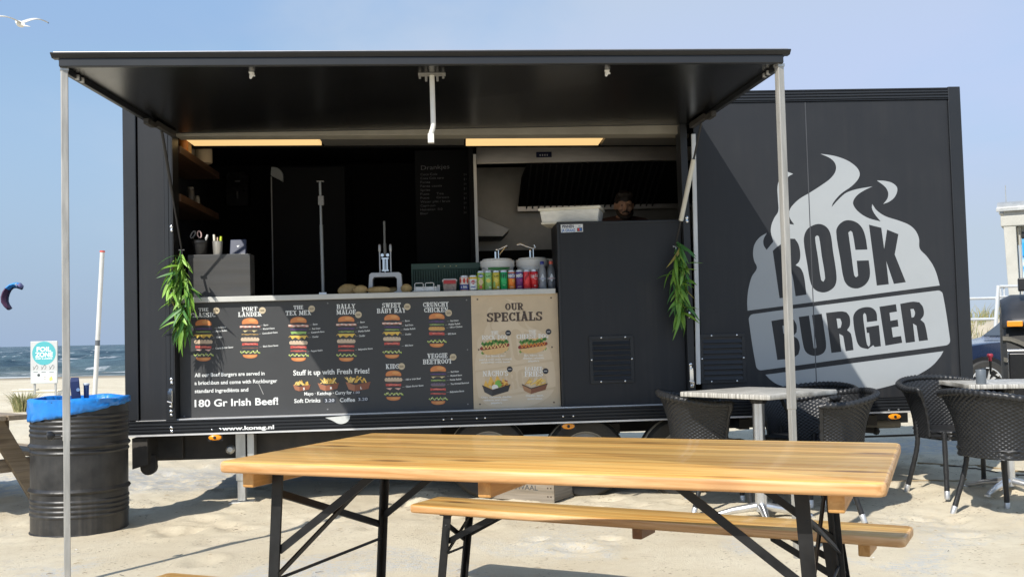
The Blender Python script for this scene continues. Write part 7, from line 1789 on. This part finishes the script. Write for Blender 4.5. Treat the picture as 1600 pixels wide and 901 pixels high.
# gull overhead
gp = at(32, 38, 15.0); t = thing('seagull', 'white gull gliding with spread wings high at the left', 'gull', Matrix.Translation(gp) @ Euler((R(8), R(20), R(-40))).to_matrix().to_4x4() @ Matrix.Scale(.82, 4))
GW = pm('white feathers', (0.74, 0.71, 0.64), rough=.8, var=.08); GG = pm('pale grey wing feathers', (0.55, 0.54, 0.50), rough=.8, var=.1); GB = pm('black wing tip', (0.03, 0.03, 0.035), rough=.7)
m = MB(); m.tube([(-.19, 0, 0.02), (-.16, 0, .02), (-.11, 0, .015), (-.03, 0, 0), (.06, 0, 0), (.13, 0, .005), (.19, 0, .01)], [.012, .030, .040, .056, .052, .03, .012], 14); m.build('body', GW, t, smooth=80)
m = MB(); m.add([(.16, -.02, .01), (.16, .02, .01), (.27, .06, 0), (.275, 0, 0), (.27, -.06, 0), (.16, -.02, .004), (.16, .02, .004), (.27, .06, -.006), (.275, 0, -.006), (.27, -.06, -.006)], [(0, 1, 2, 3, 4), (9, 8, 7, 6, 5), (0, 5, 6, 1), (1, 6, 7, 2), (2, 7, 8, 3), (3, 8, 9, 4), (4, 9, 5, 0)]); m.build('tail', GW, t)
m = MB(); m.tube([(-.19, 0, .02), (-.225, 0, .012)], [.010, .003], 8); m.build('beak', ink(226, 180, 70), t)
for s_ in (-1, 1):
    def wing(i, j):
        u = i / 14; c = .14 * (1 - u) ** .6 + .025; sw = .05 * math.sin(u * 2.2) - .10 * u ** 2
        y = s_ * (.03 + .52 * u); z = .03 + .11 * math.sin(min(1, u * 1.5) * math.pi * .5) - .10 * u ** 2.2
        x = -.06 - sw * -1 + c * (j / 5) + .0; return (x, y, z - .012 * math.sin(math.pi * j / 5) + .01)
    m = MB(); m.grid(wing, 15, 6); m.m = [1 if (k % 14) >= 13 else 0 for k in range(len(m.f))]; m.build('wing', [GG, GB], t, smooth=80, solid=.008)
# kite over the sea
Yk = 160.0; kp = at(14, 461, Yk); t = thing('kite', 'dark red and blue foil kite over the sea at left', 'kite', Matrix.Translation(kp))
kk = Yk / FPX
CEN = [(12.0, 482.5, .8), (7, 477, 3.2), (3.6, 471, 5.6), (3.2, 464, 6.6), (5.2, 457, 6.2), (9.4, 450.5, 4.4), (15, 446, 3.2), (21, 444.4, 4.4), (27, 445.6, 5.2), (31.6, 449.0, 2.4)]
def kgrid(i, j):
    x, y, w = CEN[i]; a = CEN[max(0, i - 1)]; b = CEN[min(len(CEN) - 1, i + 1)]; tx, ty = b[0] - a[0], b[1] - a[1]; l_ = math.hypot(tx, ty); nx_, ny_ = -ty / l_, tx / l_
    o = (j / 4 - .5) * w; px, py = x + nx_ * o, y + ny_ * o
    return ((px - 14) * kk, (j - 2) ** 2 * .22, -(py - 461) * kk)
m = MB(); m.grid(kgrid, len(CEN), 5); nu = len(CEN) - 1
m.m = [0 if (k % nu) < 5 else (1 if (k % nu) < 8 else 2) for k in range(len(m.f))]
m.build('canopy', [ink(92, 52, 78), ink(70, 150, 220), ink(130, 120, 160)], t, smooth=70, solid=.35)
m = MB(); lead = [Vector(kgrid(i, 4)) for i in range(len(CEN))]; m.tube(lead, .3, 8); m.build('leading_edge', ink(48, 40, 70), t, smooth=60)
m = MB(); m.add([Vector(kgrid(8, 1)) + Vector((-.1, -.35, .2)), Vector(kgrid(8, 3)) + Vector((.0, -.35, -.1)), Vector(kgrid(7, 2)) + Vector((.35, -.35, 0))], [(0, 1, 2)]); m.build('white_patch', ink(226, 232, 240), t, solid=.1)

# ================================================================ BEYOND THE TRAILER, RIGHT
CONC = pm('pale rendered concrete', (0.44, 0.43, 0.38), rough=.8, var=.14, vs=1.6, bump=.1, bs=20, col2=(0.52, 0.505, 0.45))
# raised terrace the railing stands on
Yt = 19.0
ter = MB(); z_t = at(1515, 536, Yt).z
ter.box(8.0, 24, Yt - .12, Yt + 6.5, -.6, z_t); o = ter.build('terrace', pm('pale terrace concrete', (0.46, 0.43, 0.37), rough=.85, var=.12, vs=1.5), bevel=.02); tag(o, 'raised pale terrace behind the trailer', kind='structure')
# pavilion
Yb_ = 21.5
b0_ = at(1562, 314, Yb_); t = thing('beach_pavilion', 'pale concrete beach building with blue poster at right edge', 'building', TR(b0_.x, Yb_, 0, R(-29)))
pxb = lambda px, py: (at(px, py, Yb_).x - b0_.x, at(px, py, Yb_).z)
zt_, zl0, zl1, zf0, zf1 = b0_.z, pxb(1562, 330)[1], pxb(1562, 326)[1], pxb(1562, 354)[1], pxb(1562, 338)[1]
m = MB(); m.box(.36, 6.2, .25, 5.5, z_t, zf0); m.build('wall', CONC, t)
m = MB(); m.box(.0, 6.5, -.02, 5.8, zf0, zf1); m.build('fascia_beam', CONC, t, bevel=.015)
m = MB(); m.box(.06, 6.4, .05, 5.7, zf1, zl0 + .02); m.build('recess_band', pm('grey recess', (0.36, 0.355, 0.33), rough=.7), t)
def rf(i, j): a = R(90 * j / 8); return (-.06 + 6.6 * i, .02 + .5 - .55 * math.cos(a), zl0 + (zt_ - zl0) * math.sin(a) + .02)
m = MB(); m.grid(rf, 2, 9); m.box(-.06, 6.54, .5, 5.8, zl0, zt_ + .02); m.box(-.07, 6.55, -.05, .04, zl0 - .005, zl0 + .06); m.build('zinc_roof', pm('zinc roof sheet', (0.44, 0.44, 0.42), rough=.4, metal=.4, var=.2), t, smooth=40)
m = MB(); m.add([(.05, .0, zf0), (.28, .0, zf0), (.28, .5, zf0), (.05, .5, zf0), (.12, .02, z_t), (.31, .02, z_t), (.31, .5, z_t), (.12, .5, z_t)], [(0, 1, 2, 3), (7, 6, 5, 4), (0, 4, 5, 1), (1, 5, 6, 2), (2, 6, 7, 3), (3, 7, 4, 0)]); m.build('tapered_column', CONC, t, bevel=.01)
m = MB(); m.box(.32, .35, .18, .25, z_t, zf0); m.build('downpipe', CONC, t)
m = MB(); m.box(.37, 3.6, .16, .249, pxb(1588, 371)[1], zf0 - .12); m.build('roller_box', M_BLKPL, t)
POST_ = bpy.data.materials.new('sky photo poster'); POST_.use_nodes = True
n_, l_ = POST_.node_tree.nodes, POST_.node_tree.links; tq = n_.new('ShaderNodeTexCoord'); mq = n_.new('ShaderNodeMapping'); mq.inputs['Rotation'].default_value = (0, R(40), 0); mq.inputs['Scale'].default_value = (.9, 1, 3.2); l_.new(tq.outputs['Object'], mq.inputs[0])
nq = n_.new('ShaderNodeTexNoise'); nq.inputs['Scale'].default_value = 1.3; nq.inputs['Detail'].default_value = 5; l_.new(mq.outputs[0], nq.inputs['Vector']); rq = n_.new('ShaderNodeValToRGB'); rq.color_ramp.elements[0].position = .42; rq.color_ramp.elements[0].color = (0.03, 0.33, 0.72, 1); rq.color_ramp.elements[1].position = .62; rq.color_ramp.elements[1].color = (0.62, 0.76, 0.82, 1)
l_.new(nq.outputs['Fac'], rq.inputs['Fac']); l_.new(rq.outputs['Color'], n_['Principled BSDF'].inputs['Base Color']); n_['Principled BSDF'].inputs['Roughness'].default_value = .3
zp1, zpm, zp0 = pxb(1588, 372)[1], pxb(1588, 401)[1], z_t + .3
for za, zb in ((zpm + .01, zp1 - .01), (zp0, zpm - .01)):
    m = MB(); m.box(.37, 3.6, .20, .248, za, zb); m.build('poster_panel', POST_, t)
m = MB(); m.tube([(.1, .3, zt_), (.1, .3, zt_ + .35)], .012, 6); m.build('roof_rod', M_GALV, t)
# railing
t = thing('terrace_railing', 'white tubular railing with sloping handrail on the terrace', 'railing', TR(0, Yt, 0)); rp = lambda px, py: Vector((at(px, py, Yt).x, 0, at(px, py, Yt).z))
RW = pm('white galvanised railing', (0.66, 0.67, 0.67), rough=.4, metal=.3, var=.08)
for py in (465.5, 498, 532):
    a, b = rp(1556, py), rp(1420, py + 3); b.z = a.z; m = MB(); m.tube([a, b], .026, 10); m.build('rail', RW, t, smooth=50)
for px in (1440, 1490):
    a = rp(px, 466); m = MB(); m.tube([(a.x, 0, a.z), (a.x, 0, z_t)], .026, 10); m.build('rail_post', RW, t, smooth=50)
for (pa, pb, r_) in (((1558.5, 446), (1554, 514), .034), ((1561, 448), (1568, 540), .024), ((1567.5, 448), (1571, 540), .020)):
    m = MB(); m.tube([rp(*pa) + Vector((0, -.03, 0)), rp(*pb) + Vector((0, -.03, 0))], r_, 10); m.build('stair_post', RW, t, smooth=50)
for py in (447.5, 463.5, 496):
    a, b = rp(1560, py), rp(1640, py - 1); m = MB(); m.tube([a + Vector((0, -.05, 0)), b + Vector((0, -.05, 0))], .028 if py < 450 else .018, 10); m.build('handrail', RW, t, smooth=50)
m = MB(); P_ = [rp(1554.5, 514), rp(1558, 514), rp(1562, 524), rp(1561, 530), rp(1556, 530)]; m.prism([(p.x, p.z) for p in P_], lambda x, z: (x, -.08, z), lambda x, z: (x, .0, z)); m.build('post_shoe', pm('grey shoe plate', (0.36, 0.4, 0.44), rough=.5), t)

# ---------------------------------------------------------------- dark blue car, side on, nose to the left
CARB = pm('dark blue car paint', (0.012, 0.022, 0.055), rough=.25, var=.06, coat=1.0)
GLASS = pm('car window glass', (0.02, 0.024, 0.028), rough=.06, var=.05, spec=.8)
wc = at(1543, 598, 15.3); cz0 = gz(wc.x, 15.3)
t = thing('parked_car', 'dark blue parked car with pale spoked wheels behind the tractor', 'car', TR(wc.x, 15.3, cz0, 0))
WR = .335; side = [(-.83, .30), (-.86, .52), (-.80, .66), (-.45, .84), (.05, .925), (.70, .995), (1.15, 1.36), (1.62, 1.455), (2.35, 1.42), (2.95, 1.20), (3.35, 1.02), (3.52, .86), (3.55, .42), (3.45, .28)]
def halfw(z): return .86 - .10 * max(0, (z - .95) / .5) ** 1.1 * 1.6 - .05 * max(0, (.45 - z) / .2)
ol = smooth_loop(side, 3, 60)
m = MB(); n = len(ol); rows_ = []
ymid = .90
for s_ in (-1, -.97, -.6, 0, .6, .97, 1):
    q = []
    for x, z in ol:
        sh = 0 if abs(s_) < .99 else .03
        cx_, cz_ = 1.3, .7; k_ = 1 - sh; fx = cx_ + (x - cx_) * (k_ if abs(s_) > .99 else 1); fz = cz_ + (z - cz_) * k_
        q.append((fx - (.12 if x < 0 else 0) * (1 - abs(s_)) * 1.0, ymid + s_ * halfw(z), fz))
    rows_.append(q)
vs = [p for q in rows_ for p in q]; fs = []
for r in range(len(rows_) - 1):
    for k in range(n): fs.append((r * n + k, r * n + (k + 1) % n, (r + 1) * n + (k + 1) % n, (r + 1) * n + k))
tri = tessellate_polygon([[Vector((p[0], p[1], 0)) for p in ol]])
fs += [tuple(q) for q in tri] + [tuple(i + (len(rows_) - 1) * n for i in reversed(q)) for q in tri]
m.add(vs, fs); m.build('body', CARB, t, smooth=38)
for s_ in (-1, 1):
    yy = lambda z: ymid + s_ * (halfw(z) + .006)
    for win in ([(.86, 1.01), (1.20, 1.32), (1.55, 1.385), (1.55, 1.01)], [(1.60, 1.0), (1.60, 1.385), (2.3, 1.35), (2.72, 1.15), (2.6, 1.0)]):
        m = MB(); m.add([(x, yy(z), z) for x, z in win], [tuple(range(len(win)))]); m.build('side_window', GLASS, t, solid=.006)
    m = MB(); m.add([(x, yy(z) + s_ * .004, z) for x, z in ((1.572, .4), (1.578, .4), (1.578, .98), (1.572, .98))], [(0, 1, 2, 3)]); m.build('door_gap', M_BLKPL, t)
    m = MB(); q = 1.3; m.box(q, q + .18, min(yy(.86), yy(.86) + s_ * .03), max(yy(.86), yy(.86) + s_ * .03), .85, .875); m.build('door_handle', CARB, t, bevel=.006)
    m = MB(); m.add([(x, yy(z) + s_ * .002, z) for x, z in ((-.80, .60), (-.48, .68), (-.50, .80), (-.74, .70))], [(0, 1, 2, 3)]); m.build('headlight', pm('headlight glass', (0.5, 0.52, 0.55), rough=.1), t, solid=.01)
    for xw in (0, 2.62):
        Mw = Matrix.Translation((xw, ymid + s_ * .80, WR)) @ Matrix.Rotation(R(90) * s_, 4, 'X') @ Matrix.Rotation(math.pi if s_ > 0 else math.pi, 4, 'X')
        m = MB(); m.lathe([(WR + .055, -.06), (WR + .055, .075)], 40, 0, Mw, cap=False); m.lathe([(0, .074), (WR + .055, .074)], 40, 0, Mw, cap=False); m.build('wheel_arch', M_BLKPL, t, smooth=40)
        m = MB(); m.lathe([(.225, .085), (.24, .10), (.31, .10), (WR, .075), (WR, -.08), (.30, -.1)], 44, 0, Mw, cap=False); m.lathe([(0, .03), (.23, .03)], 40, 0, Mw, cap=False); wh = m.build('wheel', M_RUBBER, t, smooth=40)
        m = MB(); m.lathe([(.228, .06), (.232, .098), (.218, .102), (.21, .06)], 44, 0, Mw, cap=False); m.lathe([(.055, .05), (.055, .085), (.04, .095), (0, .095)], 20, 0, Mw, cap=False)
        for k in range(10):
            a = k * .6283; d = Vector((math.cos(a), math.sin(a), 0)); pe = Vector((-d.y, d.x, 0))
            pts = [d * .045 + pe * .012, d * .045 - pe * .012, d * .218 - pe * .02, d * .218 + pe * .02]
            m.add([Mw @ (p + Vector((0, 0, z))) for z in (.06, .094) for p in pts], [(0, 1, 2, 3), (7, 6, 5, 4), (0, 4, 5, 1), (1, 5, 6, 2), (2, 6, 7, 3), (3, 7, 4, 0)])
        m.build('spoked_rim', pm('pale alloy', (0.62, 0.62, 0.60), rough=.35, metal=.4), wh, smooth=30)
m = MB(); m.add([(.70, ymid - .72, 1.015), (.70, ymid + .72, 1.015), (1.14, ymid + .60, 1.37), (1.14, ymid - .60, 1.37)], [(0, 1, 2, 3)]); m.build('windscreen', GLASS, t, solid=.02)

# ---------------------------------------------------------------- tractor, seen from behind
tw = at(1618, 560, 10.8); tx_ = tw.x; zg = gz(tx_, 10.8)
TMX = Matrix.Translation((tx_, 10.9, zg)) @ Matrix.Rotation(R(-24), 4, 'Z') @ Matrix.Translation((.95, .70, 0)); TMI = TMX.inverted()
t = thing('tractor', 'black tractor with lugged rear tyres and amber reflector', 'tractor', TMX)
TRB = pm('black tractor paint', (0.016, 0.017, 0.019), rough=.45, var=.3, vs=4, col2=(0.035, 0.035, 0.038))
TYR = pm('dusty tractor tyre', (0.09, 0.085, 0.07), rough=.85, var=.4, vs=6, col2=(0.19, 0.175, 0.14))
RR, TWD = .72, .26
for s_ in (-1, 1):
    Mw = Matrix.Translation((s_ * .95, 0, RR)) @ Matrix.Rotation(R(90), 4, 'Y')
    m = MB(); m.lathe([(.36, -.2), (.48, -.25), (.60, -TWD), (.67, -.22), (.685, -.1), (.69, 0), (.685, .1), (.67, .22), (.60, TWD), (.48, .25), (.36, .2)], 56, 0, Mw, cap=False); wh = m.build('rear_tyre', M_RUBBER, t, smooth=40)
    first = None
    for k in range(18):
        for hv in (-1, 1):
            a = k * 2 * math.pi / 18 + (0 if hv > 0 else math.pi / 18)
            key = (s_, hv)
            m = MB(); pts = []
            for u, da in ((.02, .17), (.10, .10), (.18, .04), (.255, -.0)):
                pts.append((hv * u, da))
            A, B = [], []
            for i, (x, da) in enumerate(pts):
                r0_ = .685 - (abs(x) / TWD) ** 3 * .05
                for wv_, lst in ((-.035, A), (.035, B)):
                    for rr_ in (r0_ - .02, r0_ + .042):
                        aa = a + da + wv_; lst.append((s_ * 0 + x, -math.cos(aa) * rr_ * -1 * 1, math.sin(aa) * rr_))
            vs = A + B; nA = len(A); f = []
            for i in range(3):
                a0_, a1_ = i * 2, i * 2 + 2
                f += [(a0_ + 1, a1_ + 1, nA + a1_ + 1, nA + a0_ + 1), (a0_, a0_ + 1, a1_ + 1, a1_), (nA + a0_, nA + a1_, nA + a1_ + 1, nA + a0_ + 1)]
            f += [(0, 1, nA + 1, nA), (6, nA + 6, nA + 7, 7)]
            m.add(vs, f); m.build('tyre_lug', TYR, wh, M=Matrix.Translation((s_ * .95, 0, RR)))
    m = MB(); m.lathe([(.37, -.1), (.35, -.16), (.2, -.14), (.12, -.18), (0, -.18)], 32, 0, Mw if s_ < 0 else Mw @ Matrix.Rotation(math.pi, 4, 'X'), cap=False); m.build('wheel_disc', pm('cream wheel disc', (0.42, 0.38, 0.28), rough=.5), wh, smooth=40)
    # mudguard wrapping over the tyre
    def guard(i, j):
        a = R(36 + 112 * i / 16); r = .80 + (.0 if 0 < j < 5 else -.05); x = s_ * .95 - .25 + .52 * j / 5
        return (x, -math.cos(a) * r, RR + math.sin(a) * r)
    m = MB(); m.grid(guard, 17, 6); m.build('mudguard', TRB, t, smooth=60, solid=.03)
    m = MB(); m.box(s_ * .95 - .21, s_ * .95 - .06, -.685, -.66, RR + .46, RR + .52); m.build('amber_reflector', M_AMBER, t, bevel=.006)
    m = MB(); m.box(s_ * .95 + .02 * s_ - .06, s_ * .95 + .02 * s_ + .06, -.45, -.3, RR + .84, RR + .98); m.build('rear_lamp', M_BLKPL, t, bevel=.012)
    Mf = Matrix.Translation((s_ * .75, 2.15, .42)) @ Matrix.Rotation(R(90), 4, 'Y')
    m = MB(); m.lathe([(.2, -.12), (.3, -.15), (.40, -.13), (.42, 0), (.40, .13), (.3, .15), (.2, .12)], 36, 0, Mf, cap=False); m.lathe([(0, .05), (.21, .05)], 24, 0, Mf, cap=False); m.lathe([(0, -.05), (.21, -.05)], 24, 0, Mf, cap=False); m.build('front_tyre', M_RUBBER, t, smooth=40)
m = MB(); m.box(-.66, .66, -.2, .2, RR - .16, RR + .16); m.tube([(-.9, 0, RR), (.9, 0, RR)], .10, 16); m.build('rear_axle', TRB, t, bevel=.02)
m = MB(); m.box(-.3, .3, .1, 2.5, .45, 1.15); m.box(-.62, .62, -.35, .9, .75, .85); m.tube([(-.6, 2.15, .42), (.6, 2.15, .42)], .06, 12); m.build('bonnet', TRB, t, bevel=.05)
m = MB(); m.box(-.25, .25, -.1, .35, .95, 1.05); m.box(-.25, .25, -.2, -.1, 1.0, 1.4); m.build('driver_seat', M_BLKPL, t, bevel=.03)
m = MB(); m.tube([(0, .9, 1.1), (0, .62, 1.35)], .02, 8); m.tube([(.19 * math.cos(k * .3142), .62 + .19 * math.sin(k * .3142) * .5, 1.36 + .19 * math.sin(k * .3142) * .85) for k in range(20)], .014, 8, closed=True); m.build('steering_wheel', M_BLKPL, t, smooth=60)
lx, ly, lz = TMI @ at(1592, 573, 10.2)
m = MB(); m.box(lx - .09, .5, ly, ly + .25, lz - .28, lz + .14); hb = m.build('hitch_box', pm('glossy black steel box', (0.008, 0.008, 0.009), rough=.25), t, bevel=.015)
m = MB(); m.tube([(lx - .095, ly - .01, lz + .16), (.5, ly - .01, lz + .17)], .012, 8); m.build('box_edge', M_ALU, hb, smooth=50)
q = at(1547, 557, 10.0); m = MB(); b_ = TMI @ q; m.lathe([(.016, -.04), (.018, -.01), (.028, .0), (.028, .022), (.02, .03), (0, .03)], 16, 0, Matrix.Translation(b_)); rc_ = m.build('red_coupling', [ink(150, 40, 58)], t, smooth=50)
m = MB(); m.tube([b_ - Vector((0, 0, .04)), b_ + Vector((0, .02, -.16)), b_ + Vector((.2, .3, -.3)), Vector((-.5, -.1, RR - .2))], .012, 8); m.build('hydraulic_hose', M_BLKPL, rc_, smooth=50)

# ---------------------------------------------------------------- cords and reeds lying on the sand at the right
def ground_line(name, pts, r, mt, label, cat):
    P = []
    for a, b in zip(pts[:-1], pts[1:]):
        for k in range(10):
            q = ground_pt(a[0] + (b[0] - a[0]) * k / 10, a[1] + (b[1] - a[1]) * k / 10); P.append(Vector((q.x, q.y, float(sand_z(q.x, q.y)) + r * .8 + .004)))
    m = MB(); m.tube(P, r, 7); o = m.build(name, mt, None, smooth=70); tag(o, label, cat)
ROPE = pm('pale straw rope', (0.36, 0.27, 0.16), rough=.9, var=.25, vs=30)
ground_line('rope', [(1434, 731), (1470, 732.5), (1520, 737), (1560, 742), (1610, 747)], .007, ROPE, 'pale rope on the sand running right past chair legs', 'rope')
ground_line('reed_stem', [(1345, 768), (1400, 764), (1450, 762), (1518, 761)], .005, ROPE, 'long dry reed stem on sand between the wicker chairs', 'reed')
ground_line('cable', [(1470, 736), (1530, 745), (1570, 752), (1610, 757)], .005, pm('dark brown cord', (0.07, 0.05, 0.04), rough=.8), 'dark cord on the sand behind the nearest wicker chair', 'cord')
